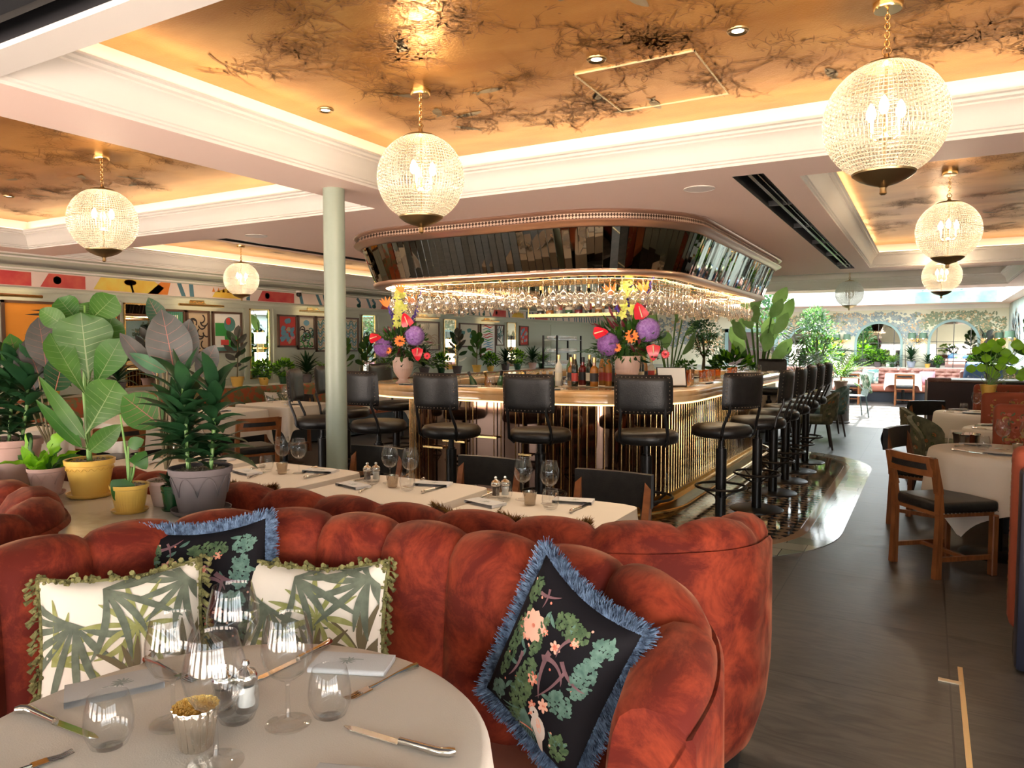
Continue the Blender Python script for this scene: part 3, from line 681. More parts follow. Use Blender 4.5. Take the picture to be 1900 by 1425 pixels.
CN = ['dark', 'amber', 'clear', 'green', 'ruby']
def bottle(x, y, z, kind, c, lab, label, group, tilt=None):
    key = (kind, c, lab)
    if key not in BOT:
        BOT[key] = bottle_mesh(kind).build('liquor_bottle', [BCOL[c], LBLM[lab], CAPM[(c+lab) % 2]]); o = BOT[key]
    else: o = BOT[key].copy(); COL.objects.link(o)
    o.location = (x, y, z); o.rotation_euler = tilt or (0, 0, R.uniform(0, 6))
    return tag(o, label, 'bottle', group)
for i in range(9):
    c, l = i % 5, i % 3; bottle(-3.48+i*.107, 6.72, 1.80, i % 3, c, l, '%s bottle with %s label on the hanging shelf, %s along it' % (CN[c], ['cream', 'black', 'red'][l], ['first', 'second', 'third', 'fourth', 'fifth', 'sixth', 'seventh', 'eighth', 'last'][i]), 'bottles on the hanging shelf')

# stools ---------------------------------------------------------------
NAIL = mat('nail_heads', (.35, .30, .25), .3, 1)
def make_stool():
    t = thing('bar_stool', '', 'bar stool')
    mb = MB(); mb.lathe([(0, .745), (.20, .745), (.232, .755), (.243, .785), (.240, .815), (.22, .838), (.15, .848), (0, .852)], 40); mb.build('seat', M_LEATH, t, 60)
    mb = MB()
    def f(u, v, s):
        a = (u-.5)*2; w = .215; x = w*a*(1-.06*abs(2*v-1)**6); z = .985+.29*v*(1) ; 
        yy = -.265+.045*a*a-.02*(v-.5)  # curved pad
        th = .032*(1-abs(a)**8)*(1-abs(2*v-1)**10)
        return (x, yy+s*th, z)
    mb.grid(lambda u, v: f(u, v, 1), 20, 12); mb.grid(lambda u, v: f(u, v, -1), 20, 12)
    mb.build('backrest', M_LEATH, t, 70)
    mb = MB()
    for k in range(13):
        for v in (.06, .94): p = f(.07+.86*k/12, v, -1); mb.sphere((p[0], p[1]-.001, p[2]), .0045, 6, 4)
    for k in range(9):
        for u in (.05, .95): p = f(u, .08+.84*k/8, -1); mb.sphere((p[0], p[1]-.001, p[2]), .0045, 6, 4)
    mb.build('nail_trim', NAIL, t)
    for s in (-1, 1):
        mb = MB(); mb.tube([(s*.16, -.245, 1.12), (s*.16, -.25, .98), (s*.175, -.20, .86), (s*.18, -.185, .78), (s*.15, -.15, .742)], .012, 8); mb.build('back_bar', M_BLACK, t)
    mb = MB(); mb.cyl((0, 0, .745), (0, 0, .60), .022, n=18); mb.cyl((0, 0, .66), (0, 0, .64), .03, n=18); mb.cyl((0, 0, .645), (0, 0, .012), .043, n=24); mb.lathe([(0, .742), (.12, .742), (.12, .735), (.03, .725), (0, .725)], 20); mb.build('pole', M_BLACK, t)
    mb = MB(); mb.torus((0, 0, .33), .20, .011, 40, 8)
    for k in range(4):
        a = pi/4+k*pi/2; mb.tube([(.195*cos(a), .195*sin(a), .33), (.04*cos(a), .04*sin(a), .245)], .008, 6)
    mb.cyl((0, 0, .255), (0, 0, .235), .05, n=20); mb.build('foot_ring', M_BLACK, t)
    mb = MB(); mb.lathe([(0, 0), (.235, 0), (.235, .006), (.22, .012), (0, .016)], 40); mb.build('base_plate', M_BLACK, t)
    return t
stool0 = make_stool(); bpy.context.view_layer.update()
stools = [(-1.33, 6.85, 88, 'black bar stool on the long side, next after the corner stool'), (-1.34, 7.70, 90, 'black bar stool on the long side, third from the bar corner'),
          (-1.34, 8.44, 90, 'black bar stool in the middle of the long side row'), (-1.34, 9.16, 92, 'black bar stool last but one on the long side'), (-1.34, 9.94, 90, 'black bar stool at the far end of the long side'),
          (-1.46, 6.05, 58, 'black bar stool turned diagonally at the rounded bar corner'), (-1.86, 5.36, 12, 'black bar stool whose whole pole shows, beside the corner stool'),
          (-2.62, 5.06, 3, 'black bar stool behind the table nearest the bar corner'), (-3.37, 4.93, 0, 'black bar stool between two plain stools in front of the purple vase'),
          (-4.13, 4.93, -4, 'black bar stool partly hidden by the right edge of the column'), (-4.78, 4.92, -58, 'black bar stool seen side on left of the column'),
          (-5.25, 5.75, -75, 'black bar stool just behind the column, facing away'), (-5.35, 6.7, -90, 'black bar stool on the far side of the bar, seen over the counter'),
          (-2.1, 11.62, 180, 'black bar stool at the back end of the bar near the plants')]
for i, (x, y, rz, lab) in enumerate(stools):
    if i == 0: o = stool0; o.location = (x, y, .008); o.rotation_euler = (0, 0, radians(rz)); o['label'] = lab; o['group'] = 'black bar stools around the bar'
    else: copytree(stool0, (x, y, .008), radians(rz), lab, 'black bar stools around the bar')
# ================================================================ FOREGROUND BOOTHS
def velvet():
    m = mat('rust_velvet', (.10, .008, .0035), .8, col2=(.28, .038, .013), scale=6.5, contrast=(.43, .63), sheen=.5)
    nt = m.node_tree; b = nt.nodes['Principled BSDF']; N = nt.nodes.new; L = nt.links.new
    b.inputs['Sheen Tint'].default_value = (1, .50, .30, 1); b.inputs['Sheen Roughness'].default_value = .4
    b.inputs['Specular IOR Level'].default_value = .25
    noi = [n for n in nt.nodes if n.type == 'TEX_NOISE'][0]; noi.inputs['Detail'].default_value = 9; noi.inputs['Roughness'].default_value = .7; noi.inputs['Distortion'].default_value = .5
    n = N('ShaderNodeTexNoise'); n.inputs['Scale'].default_value = 9; n.inputs['Detail'].default_value = 6
    tc = [q for q in nt.nodes if q.type == 'TEX_COORD'][0]; L(tc.outputs['Object'], n.inputs[0])
    mr = N('ShaderNodeMapRange'); mr.inputs[1].default_value = .35; mr.inputs[2].default_value = .65; mr.inputs[3].default_value = .05; mr.inputs[4].default_value = .45
    L(n.outputs['Fac'], mr.inputs[0]); L(mr.outputs[0], b.inputs['Sheen Weight']); return m
VELVET = velvet(); PLINTH = mat('black_plinth', (.01, .01, .011), .4)
def sofa(name, label, ctrl, seat_c, seams, side=1, group=None, hfun=None, seat=True, panel_bottom=.12, cap=True):
    """ctrl: [(x, y, top height)] ridge line; outward = side of travel; seams: number of channels"""
    pts = smoothpath(ctrl, 10)
    nrm = withnormals([Vector((p.x, p.y, 0)) for p in pts], side)
    Ls = [0]
    for a, b in zip(pts, pts[1:]): Ls.append(Ls[-1]+math.hypot(b.x-a.x, b.y-a.y))
    T = Ls[-1]; NS = seams*12; path = []
    j = 0
    for k in range(NS+1):
        t = T*k/NS
        while j < len(Ls)-2 and Ls[j+1] < t: j += 1
        u = (t-Ls[j])/max(1e-9, Ls[j+1]-Ls[j]); a, b = nrm[j], nrm[j+1]
        nx, ny = a[2]*(1-u)+b[2]*u, a[3]*(1-u)+b[3]*u; q = math.hypot(nx, ny)
        path.append((a[0]+(b[0]-a[0])*u, a[1]+(b[1]-a[1])*u, nx/q, ny/q, pts[j].z*(1-u)+pts[j+1].z*u))
    t = thing(name, label, 'sofa', (0, 0, 0), 0, group)
    IN = [(-.105, .38, 1, 0), (-.108, .50, 1, 0), (-.105, .62, 1, 0), (-.098, .74, 1, .05), (-.088, .83, 1, .15), (-.072, .89, 1, .4), (-.045, .925, .8, .8), (-.01, .943, .2, 1), (.03, .940, -.2, 1), (.06, .92, -.5, .7), (.078, .895, -.3, .2), (.078, .86, 0, 0)]
    mb = MB(); vs = []; m = len(IN)
    for k, (x, y, nx, ny, h) in enumerate(path):
        f = (k % 12)/12 if k < NS else 0
        b = .031*(abs(sin(pi*f))**.5)-.008
        for o, z, bn, bz in IN:
            zz = .38+(z-.38)*(h-.38)/(.943-.38)
            o2 = o - b*bn*1.0; zz += b*bz
            vs.append((x+nx*o2, y+ny*o2, zz))
    mb.add(vs, [(i*m+q, (i+1)*m+q, (i+1)*m+q+1, i*m+q+1) for i in range(len(path)-1) for q in range(m-1)])
    for e in (0, len(path)-1): mb.add([vs[e*m+q] for q in range(m)], [tuple(range(m))])
    mb.build('channel_back', VELVET, t, 75)
    OUT = [(.075, .875), (.09, .885), (.098, .87), (.10, .70), (.102, .50), (.10, .40), (.088, .28), (.06, .18), (.01, panel_bottom), (-.09, panel_bottom), (-.09, .42)]
    mb = MB(); vs = []; m = len(OUT)
    for x, y, nx, ny, h in path:
        for o, z in OUT: vs.append((x+nx*o, y+ny*o, z if z < .45 else .38+(z-.38)*(h-.38)/(.943-.38)))
    mb.add(vs, [(i*m+q, (i+1)*m+q, (i+1)*m+q+1, i*m+q+1) for i in range(len(path)-1) for q in range(m-1)])
    for e in (0, len(path)-1): mb.add([vs[e*m+q] for q in range(m)], [tuple(range(m))])
    mb.build('outer_panel', VELVET, t, 50)
    mb = MB(); vs = []
    for x, y, nx, ny, h in path:
        for o, z in ((0, .125), (0, 0), (-.08, 0), (-.08, .125)): vs.append((x+nx*o, y+ny*o, z))
    mb.add(vs, [(i*4+q, (i+1)*4+q, (i+1)*4+(q+1) % 4, i*4+(q+1) % 4) for i in range(len(path)-1) for q in range(4)]); mb.build('plinth', PLINTH, t)
    if seat:
        mb = MB(); prof = [(-.10, 0, .44), (-.16, 0, .452), (-.5, 0, .455), (-.55, 0, .44), (-.56, 0, .40), (-.56, 0, .32), (-.10, 0, .30)]
        vs = []
        for x, y, nx, ny, h in path:
            for o, _, z in prof:
                if seat_c:   # pull towards the booth centre so the band never folds over itself
                    k = min(1, -o/.56)*.62 if o < -.11 else .0
                    bx, by = x-nx*.10, y-ny*.10
                    vs.append((bx+(seat_c[0]-bx)*k, by+(seat_c[1]-by)*k, z))
                else: vs.append((x+nx*o, y+ny*o, z))
        m = len(prof)
        mb.add(vs, [(i*m+q, (i+1)*m+q, (i+1)*m+(q+1) % m, i*m+(q+1) % m) for i in range(len(path)-1) for q in range(m)])
        for e in (0, len(path)-1): mb.add([vs[e*m+q] for q in range(m)], [tuple(range(m))])
        mb.build('seat', mat('rust_seat', (.34, .075, .02), .6, col2=(.44, .12, .04), scale=4, sheen=.5), t, 50)
    return t
front = sofa('booth_sofa', 'rust velvet channelled booth sofa curving around the nearest round table',
    [(-.462, 1.36, .79), (-.452, 1.50, .84), (-.50, 1.64, .90), (-.63, 1.72, .935), (-.85, 1.745, .945), (-1.2, 1.755, .95), (-1.5, 1.745, .95), (-1.75, 1.70, .95), (-1.94, 1.58, .95), (-2.07, 1.38, .945), (-2.15, 1.12, .94), (-2.18, .8, .94), (-2.18, .4, .94), (-2.18, 0, .94)], (-1.2, .7), 14, -1)
back = sofa('booth_sofa', 'rust velvet channelled sofa standing back to back behind the nearest booth',
    [(-4.6, 1.99, .93), (-3.6, 1.99, .93), (-2.6, 1.99, .93), (-2.0, 2.0, .93), (-1.5, 2.01, .93), (-1.1, 2.06, .93), (-.82, 2.13, .93), (-.64, 2.25, .93), (-.555, 2.40, .92), (-.55, 2.58, .90), (-.57, 2.72, .86)], None, 17, -1, seat=False)
leftb = sofa('booth_sofa', 'rust velvet sofa end poking in at the left edge below the pots',
    [(-4.6, 1.46, .96), (-3.6, 1.46, .96), (-3.0, 1.46, .96), (-2.72, 1.40, .96), (-2.55, 1.25, .955), (-2.48, 1.0, .95), (-2.46, .7, .94), (-2.46, .3, .94)], None, 13, 1, seat=False)
# seat of the rear sofa (separate straight bench under the tables)
mb = MB(); mb.rbox((-2.6, 2.28, .37), (3.6, .40, .15), .04, 3); o = mb.build('seat', bpy.data.materials['rust_seat'], back)
# planter between the booths
pl = thing('planter_counter', 'marble topped planter counter between the rust sofas', 'counter', (0, 0, 0))
PO = [(-4.6, 1.57), (-3.0, 1.57), (-2.70, 1.475), (-2.47, 1.33), (-2.385, 1.08), (-2.36, .9), (-2.27, .9), (-2.24, 1.22), (-2.19, 1.44), (-2.05, 1.68), (-1.9, 1.80), (-1.78, 1.875), (-4.6, 1.875)]
mb = MB(); mb.prism(PO, .855, .88)
mb.build('marble_top', mat('veined_marble', (.52, .45, .38), .12, col2=(.70, .64, .56), scale=3, contrast=(.42, .52)), pl, False)
mb = MB(); mb.prism([(-4.6, 1.62), (-3.0, 1.62), (-2.66, 1.58), (-2.3, 1.5), (-2.1, 1.76), (-1.95, 1.84), (-4.6, 1.86)], 0, .853); mb.build('base', PLINTH, pl, False)

# ---------------------------------------------------------------- tables
def round_cloth(r, drop, n=96, folds=9, flare=.05, seed=0, corner=True):
    rr = random.Random(seed); mb = MB(); ph = rr.random()*6; vs = []; rows = [0, .3, .6, .9, .985, 1.0]; 
    prof = []
    for k in rows: prof.append((r*k, 0, 0))
    prof[-1] = (r*1.0, -.004, 0); prof.append((r+.010, -.014, 0))
    for i in range(1, 9): prof.append((r+.014, -.014-drop*i/8, i/8))
    for j, (q, z, w) in enumerate(prof):
        for k in range(n):
            a = 2*pi*k/n; sq = max(abs(cos(a-ph)), abs(sin(a-ph)))       # square cloth: deeper at four corners
            dz = (1/sq-1) if corner else .0; dz = 1/sq*1.0-1
            rad = q + w*(flare*(.4+.6*sin(folds*a+ph)*.5+.3) + .03*sin(3*a+ph))
            vs.append((rad*cos(a), rad*sin(a), z-w*dz*r*1.2*(1 if corner else 0)))
    fs = [(0*n+k, j*n+k, 0, 0) for j in ()for k in ()]
    m = len(prof)
    mb.add(vs[:], [(j*n+k, j*n+(k+1) % n, (j+1)*n+(k+1) % n, (j+1)*n+k) for j in range(m-1) for k in range(n)])
    return mb
def pedestal(t, z, mt=None):
    mb = MB(); mb.cyl((0, 0, .02), (0, 0, z-.03), .035, n=16); mb.lathe([(0, .035), (.06, .03), (.22, .012), (.24, 0)], 28); mb.build('pedestal', mt or M_BLACK, t)
def round_table(x, y, r, z, lab, clab, drop=.26, seed=1, rz=0):
    t = thing('round_table', lab, 'table', (x, y, 0)); mb = MB(); mb.lathe([(0, z-.03), (r-.01, z-.03), (r, z-.02), (r, z-.006), (r-.006, z-.002), (0, z-.002)], 48); mb.build('table_top', M_WOOD, t); pedestal(t, z)
    o = round_cloth(r+.004, drop, seed=seed).build('tablecloth', M_CLOTH, smooth=60); o.location = (x, y, z+.004); o.rotation_euler.z = rz; tag(o, clab, 'tablecloth')
    return t
TZ = .76
round_table(-1.112, .857, .492, TZ-.004, 'round table inside the nearest rust booth', 'white linen cloth on the nearest round table', .30, 3)
def square_cloth(w, d, drop, hang=.0, n=12):
    """draped rectangular cloth with softly rounded shoulders and pointed hanging corners"""
    mb = MB(); vs = []; 
    N = 84; prof = [(0, 0, 0), (.5, 0, 0), (.94, 0, 0), (1, -.006, 0)]+[(1, -.006-drop*i/6, i/6) for i in range(1, 7)]
    for j, (q, z, wv) in enumerate(prof):
        for k in range(N):
            a = 2*pi*k/N; c, s = cos(a), sin(a); e = .18
            px, py = math.copysign(abs(c)**e, c), math.copysign(abs(s)**e, s)
            cornerness = (abs(c*s)*2)**3
            f = wv*(.012+.018*sin(a*9+1)+.03*cornerness)
            x = px*w/2*q; y = py*d/2*q; L = math.hypot(x, y) or 1
            vs.append((x+x/L*f, y+y/L*f, z-wv*hang*cornerness))
    m = len(prof); mb.add(vs, [(j*N+k, j*N+(k+1) % N, (j+1)*N+(k+1) % N, (j+1)*N+k) for j in range(m-1) for k in range(N)])
    return mb
CL = {}
def square_table(x, y, w, d, lab, clab, drop=.22, hang=.1, z=TZ, rz=0, group=None):
    t = thing('dining_table', lab, 'table', (x, y, 0), rz, group); mb = MB(); mb.rbox((0, 0, z-.025), (w-.07, d-.07, .03), .008, 2); mb.build('table_top', M_WOOD, t); pedestal(t, z-.01)
    k = (w, d, drop, hang)
    if k not in CL: CL[k] = square_cloth(w+.01, d+.01, drop, hang).build('tablecloth', M_CLOTH, smooth=60); o = CL[k]
    else: o = CL[k].copy(); COL.objects.link(o)
    o.location = (x, y, z+.002); o.rotation_euler = (0, 0, rz); tag(o, clab, 'tablecloth')
square_table(-1.50, 2.93, .72, .54, 'small square table nearest the bar corner behind the sofa', 'cream cloth on the small table nearest the bar corner')
square_table(-2.36, 2.95, .78, .58, 'small square table in the middle behind the sofa', 'cream cloth on the middle table behind the sofa')
square_table(-3.24, 2.97, .76, .60, 'small square table beside the potted plants', 'cream cloth on the table beside the potted plants')
square_table(-4.15, 2.97, .78, .60, 'small square table behind the potted plants', 'cream cloth on the table half hidden by potted plants')

# ---------------------------------------------------------------- table setting
def lathe_obj(name, prof, m, n=28, smooth=60, rib=None):
    mb = MB(); mb.lathe(prof, n, rib=rib); return mb.build(name, m, smooth=smooth)
WG = [(0, .004), (.02, .0035), (.042, .002), (.044, .0035), (.034, .006), (.010, .010), (.0045, .018), (.0038, .075), (.006, .088), (.018, .094), (.034, .106), (.0455, .128), (.0495, .148), (.048, .170), (.0415, .198), (.0375, .216), (.0372, .217), (.0365, .216), (.0405, .198), (.0465, .170), (.048, .148), (.044, .129), (.033, .108), (.014, .0975), (0, .096)]
TG = [(0, .0), (.022, .0), (.032, .006), (.041, .028), (.043, .048), (.040, .075), (.034, .098), (.0335, .099), (.033, .098), (.0385, .075), (.0415, .048), (.039, .029), (.030, .012), (0, .010)]
SRC = {}
def place(key, make, x, y, z, rz, label, cat, group=None, scale=None):
    if key not in SRC:
        SRC[key] = make(); o = SRC[key]; bpy.context.view_layer.update()
    else: o = copytree(SRC[key])
    o.location = (x, y, z); o.rotation_euler = (0, 0, rz)
    if scale: o.scale = (scale,)*3
    o['label'] = label; o['category'] = cat
    if group: o['group'] = group
    return o
mk_wine = lambda: lathe_obj('wine_glass', WG, M_GLASS)
mk_tumb = lambda: lathe_obj('water_glass', TG, M_GLASS)
MERC = mat('mercury_silver', (.75, .70, .62), .12, 1, bump=.2, bscale=90); MGOLD = mat('mercury_gold', (.85, .60, .20), .18, 1, bump=.9, bscale=160)
def mk_votive():
    t = thing('votive_holder', '', 'candle holder'); mb = MB(); rib = lambda a, j: .075*(abs(sin(a*8))-.5)
    mb.lathe([(0, 0), (.026, 0), (.029, .004), (.036, .05), (.041, .078), (.0405, .079)], 160, rib=rib); mb.build('fluted_cup', MERC, t, 50)
    mb = MB(); mb.lathe([(.0405, .079), (.038, .077), (.034, .05), (.026, .01), (0, .008)], 160, rib=rib); mb.build('gold_lining', MGOLD, t, 50); return t
FROST = glassmat('frosted_votive', (.80, .72, .60), .8, .15, .25)
def mk_votive_plain():
    return lathe_obj('glass_votive', [(0, 0), (.024, 0), (.027, .004), (.036, .07), (.034, .07), (.024, .012), (0, .01)], FROST, 40, 50, rib=lambda a, j: .03*(abs(sin(a*8))-.5))
PEPPER = mat('peppercorns', (.05, .025, .012), .5); SALT = mat('white_salt', (.8, .78, .74), .6)
def mk_mill(salt):
    t = thing('salt_mill' if salt else 'pepper_mill', '', 'mill'); mb = MB()
    mb.lathe([(0, 0), (.020, 0), (.022, .004), (.020, .02), (.017, .03), (.021, .055), (.021, .06)], 24); mb.build('glass_body', M_GLASS, t)
    mb = MB(); mb.lathe([(0, .012), (.017, .012), (.0175, .02), (.0150, .03), (.0175, .052), (0, .052)], 18); mb.build('filling', SALT if salt else PEPPER, t)
    mb = MB(); mb.lathe([(.021, .058), (.023, .062), (.0235, .072), (.018, .082), (.007, .088), (.005, .092), (.008, .096), (.006, .103), (0, .104)], 24); mb.build('silver_cap', M_STEEL, t); return t
NAP = mat('grey_linen_napkin', (.68, .67, .67), .9, bump=.1, bscale=400); NAPP = mat('napkin_print', (.38, .42, .40), .9)
def mk_napkin():
    mb = MB(); w, d, h = .155, .075, .012; prof = []
    for k in range(7): a = -pi/2+pi*k/6; prof.append((d/2+.006*cos(a), h/2+h/2*sin(a)))
    prof = [(-d/2, 0)]+prof+[(-d/2, h)]
    m = len(prof)
    for s in range(3):
        vs = [(x, y, z*.92 - 0*s) for x in (-w/2, w/2) for y, z in prof]
    mb.add(vs, [(i, i+1, m+i+1, m+i) for i in range(m-1)]+[tuple(range(m)), tuple(range(m, 2*m))])
    S = Stamp(mb, lambda u, v: (u, v, h*.92+.0004))
    for k in range(9): S.arc(.01, 0, .6*k-.4, .018, .8, .004, 1, 4)
    S.stroke([(-.02, -.008), (.03, -.006)], .003, 1, 'none'); return mb.build('napkin', [NAP, NAPP], smooth=50)
def mk_knife():
    t = thing('table_knife', '', 'knife'); mb = MB()
    vs = []; n = 12
    for i in range(n+1):
        u = i/n; x = .0+.13*u; w = .0095*(1-.75*max(0, u-.82)/.18*1.0) ; vs += [(x, -w*.8, .003), (x, w, .003), (x, w*.9, .0045), (x, -w*.7, .0045)]
    mb.add(vs, [(i*4+q, i*4+4+q, i*4+4+(q+1) % 4, i*4+(q+1) % 4) for i in range(n) for q in range(4)]+[(0, 1, 2, 3), (n*4, n*4+1, n*4+2, n*4+3)]); mb.build('blade', M_STEEL, t, 20)
    mb = MB(); mb.tube([(0, 0, .006), (-.02, 0, .007), (-.06, .001, .008), (-.09, .002, .009), (-.105, -.004, .009), (-.112, -.012, .009)], [.007, .0062, .0068, .008, .009, .006], 12)
    mb.build('pistol_handle', M_STEEL, t); return t
def mk_fork():
    mb = MB(); mb.tube([(-.09, 0, .004), (-.075, 0, .006), (-.03, 0, .008), (.02, 0, .005), (.05, 0, .004)], [.008, .007, .0035, .0028, .004], 8)
    mb.rbox((.062, 0, .004), (.028, .022, .003), .0014, 1)
    for k in range(4): y = -.0088+.0059*k; mb.tube([(.073, y, .004), (.095, y, .002), (.115, y*.95, .006)], [.0017, .0016, .0009], 6)
    return mb.build('table_fork', M_STEEL)
CG = 'clear'
Z1 = TZ
for x, y, l, s in ((-1.067, .995, 'tall stemmed glass on nearest table, right of the middle cluster', 1.0), (-1.262, .885, 'tall stemmed glass on nearest table, beside the white palm cushion side', 1.0),
                (-1.262, 1.03, 'tallest stemmed glass at the back of the cluster on nearest table', 1.08), (-1.075, .835, 'stemmed glass at the lower front of the cluster on nearest table', 1.08)):
    place('wine', mk_wine, x, y, Z1, 0, l, 'wine glass', 'glasses on the nearest table', s)
for x, y, l in ((-1.296, .777, 'stemless round glass beside the knife at the left of nearest table'), (-1.02, 1.06, 'stemless round glass beside the fork on nearest table'), (-1.165, .955, 'stemless round glass seen through the cluster on nearest table')):
    place('tumb', mk_tumb, x, y, Z1, 0, l, 'water glass', 'glasses on the nearest table')
place('vot', mk_votive, -1.155, .855, Z1, 0, 'fluted silver candle holder with gold lining on nearest table', 'candle holder')
place('pep', lambda: mk_mill(False), -1.215, .965, Z1, 0, 'pepper mill with silver cap among glasses of nearest table', 'mill')
place('salt', lambda: mk_mill(True), -1.185, .995, Z1, 0, 'salt mill with silver cap among glasses of nearest table', 'mill')
place('nap', mk_napkin, -1.50, .915, Z1+.001, 1.05, 'folded pale napkin by the palm cushion at left of nearest table', 'napkin', 'folded napkins', 1.2)
place('nap', mk_napkin, -1.135, 1.255, Z1+.001, -2.75, 'folded pale napkin at the back rim of nearest table', 'napkin', 'folded napkins', 1.15)
place('nap', mk_napkin, -.80, .90, Z1+.001, .35, 'folded pale napkin below the knife at right of nearest table', 'napkin', 'folded napkins')
place('kn', mk_knife, -1.465, .772, Z1, .05, 'silver knife at the left rim of nearest table', 'knife', 'silver knives')
place('kn', mk_knife, -.835, 1.048, Z1, pi+.05, 'silver knife at the right rim of nearest table', 'knife', 'silver knives')
place('kn', mk_knife, -1.268, 1.215, Z1, -pi/2-.02, 'silver knife pointing away at the back of nearest table', 'knife', 'silver knives')
place('fk', mk_fork, -1.018, 1.235, Z1, -pi/2-.15, 'silver fork beside the back napkin of nearest table', 'fork', 'silver forks')
place('fk', mk_fork, -1.49, 1.03, Z1, -.1, 'silver fork behind the left napkin of nearest table', 'fork', 'silver forks')
place('fk', mk_fork, -1.36, .62, Z1, 1.3, 'silver fork whose tines show at the bottom edge of photo', 'fork', 'silver forks')
def setting(x, y, z, rz, where, wine=2, tumb=2, mills=True, vot=True, flat=True, nap=2, gs=.93):
    """table setting placed round (x, y)"""
    c, s = cos(rz), sin(rz); T = lambda a, b: (x+a*c-b*s, y+a*s+b*c)
    W = [(-.06, .05, 'one'), (.09, .03, 'other'), (.0, -.06, 'third')]; 
    for k in range(wine): p = T(W[k][0], W[k][1]); place('wine', mk_wine, *p, z, 0, '%s stemmed glass on %s' % (['left', 'right', 'front'][k], where), 'wine glass', 'stemmed glasses on set tables', gs)
    W = [(-.13, -.01), (.14, -.06), (.02, -.11)]
    for k in range(tumb): p = T(*W[k]); place('tumb', mk_tumb, *p, z, 0, '%s stemless glass on %s' % (['left', 'right', 'front'][k], where), 'water glass', 'stemless glasses on set tables', gs)
    if vot: p = T(.02, -.03); place('votp', mk_votive_plain, *p, z, 0, 'fluted glass votive on %s' % where, 'candle holder', 'glass votives', .9)
    if mills:
        p = T(-.20, .03); place('pep', None, *p, z, 0, 'pepper mill on %s' % where, 'mill', 'pepper mills'); p = T(-.165, .06); place('salt', None, *p, z, 0, 'salt mill on %s' % where, 'mill', 'salt mills')
    if nap:
        for k in range(nap):
            sg = (1, -1)[k]; p = T(.17*sg, .12*sg); place('nap', mk_napkin, *p, z+.001, rz+.25*sg, 'folded napkin at the %s of %s' % (['far right', 'near left'][k], where), 'napkin', 'folded napkins')
            if flat:
                p = T(.25*sg, .02*sg); place('kn', mk_knife, *p, z, rz+pi/2*sg, 'silver knife at the %s of %s' % (['far right', 'near left'][k], where), 'knife', 'silver knives')
                p = T(.06*sg, .15*sg); place('fk', mk_fork, *p, z, rz-pi/2*sg+.4, 'silver fork at the %s of %s' % (['far right', 'near left'][k], where), 'fork', 'silver forks')
setting(-1.60, 2.98, TZ+.003, 0, 'the table nearest the bar corner', 2, 2)
setting(-2.42, 3.00, TZ+.003, 0, 'the middle table behind the sofa', 2, 2)
setting(-3.22, 3.00, TZ+.003, 0, 'the table beside the potted plants', 2, 1, mills=False)
setting(-4.1, 3.00, TZ+.003, 0, 'the table behind the potted plants', 2, 1)

# ---------------------------------------------------------------- cushions
def pillow(name, label, w, h, th, loc, rot, mats, paint, fringe, grp=None, pinch=.10):
    t = thing(name, label, 'cushion', loc, 0, grp); t.rotation_euler = rot
    def surf(u, v, s=1):   # u, v in -1..1
        k = (1-abs(u)**3.2)*(1-abs(v)**3.2); zz = th*.5*max(k, 0)**.55
        x = u*w/2*(1-pinch*(1-v*v)*.0-pinch*(1-v*v)*.5*abs(u)); y = v*h/2*(1-pinch*(1-u*u)*.5*abs(v))
        y -= .02*(1-u*u)*max(0, v)
        return Vector((x, y, s*zz))
    mb = MB()
    mb.grid(lambda a, b: surf(a*2-1, b*2-1, 1), 22, 22); mb.grid(lambda a, b: surf(a*2-1, b*2-1, -1), 22, 22)
    def f(u, v):
        uu = min(max(u/(w/2), -.97), .97); vv = min(max(v/(h/2), -.97), .97); p = surf(uu, vv, 1); d = .0012+(len(mb.f) % 700)*3e-6; return (p.x, p.y, p.z+d)
    paint(Stamp(mb, f), w, h); mb.build('cover', mats, t, 75)
    edge = []
    for k in range(4):
        for q in range(24):
            a = -1+2*q/24; edge.append([(a, -1), (1, a), (-a, 1), (-1, -a)][k])
    E = [surf(u, v) for u, v in edge]; fringe(t, E, w, h); return t
BRUSH = mat('blue_brush_fringe', (.025, .045, .09), .8, col2=(.15, .23, .36), scale=60); TASS = mat('olive_tassels', (.07, .065, .015), .85, col2=(.24, .22, .08), scale=50)
def brush_fringe(t, E, w, h):
    mb = MB(); n = len(E); rr = random.Random(4)
    for i in range(n):
        for q in range(46):
            f = rr.random(); p = E[i].lerp(E[(i+1) % n], f); d = Vector((p.x/(w/2), p.y/(h/2), 0)); 
            d = Vector((math.copysign(abs(d.x)**4, d.x), math.copysign(abs(d.y)**4, d.y), 0)).normalized()+Vector((rr.uniform(-.35, .35), rr.uniform(-.35, .35), rr.uniform(-.75, .75)))
            d.normalize(); L = rr.uniform(.024, .042); s = Vector((-d.y, d.x, 0)).normalized()*.0016; b = p+Vector((0, 0, rr.uniform(-.006, .006)))
            mb.add([b-s, b+s, b+d*L+s*.5, b+d*L-s*.5], [(0, 1, 2, 3)]); s2 = Vector((0, 0, .0016)); mb.add([b-s2, b+s2, b+d*L], [(0, 1, 2)])
    mb.build('brush_fringe', BRUSH, t, False)
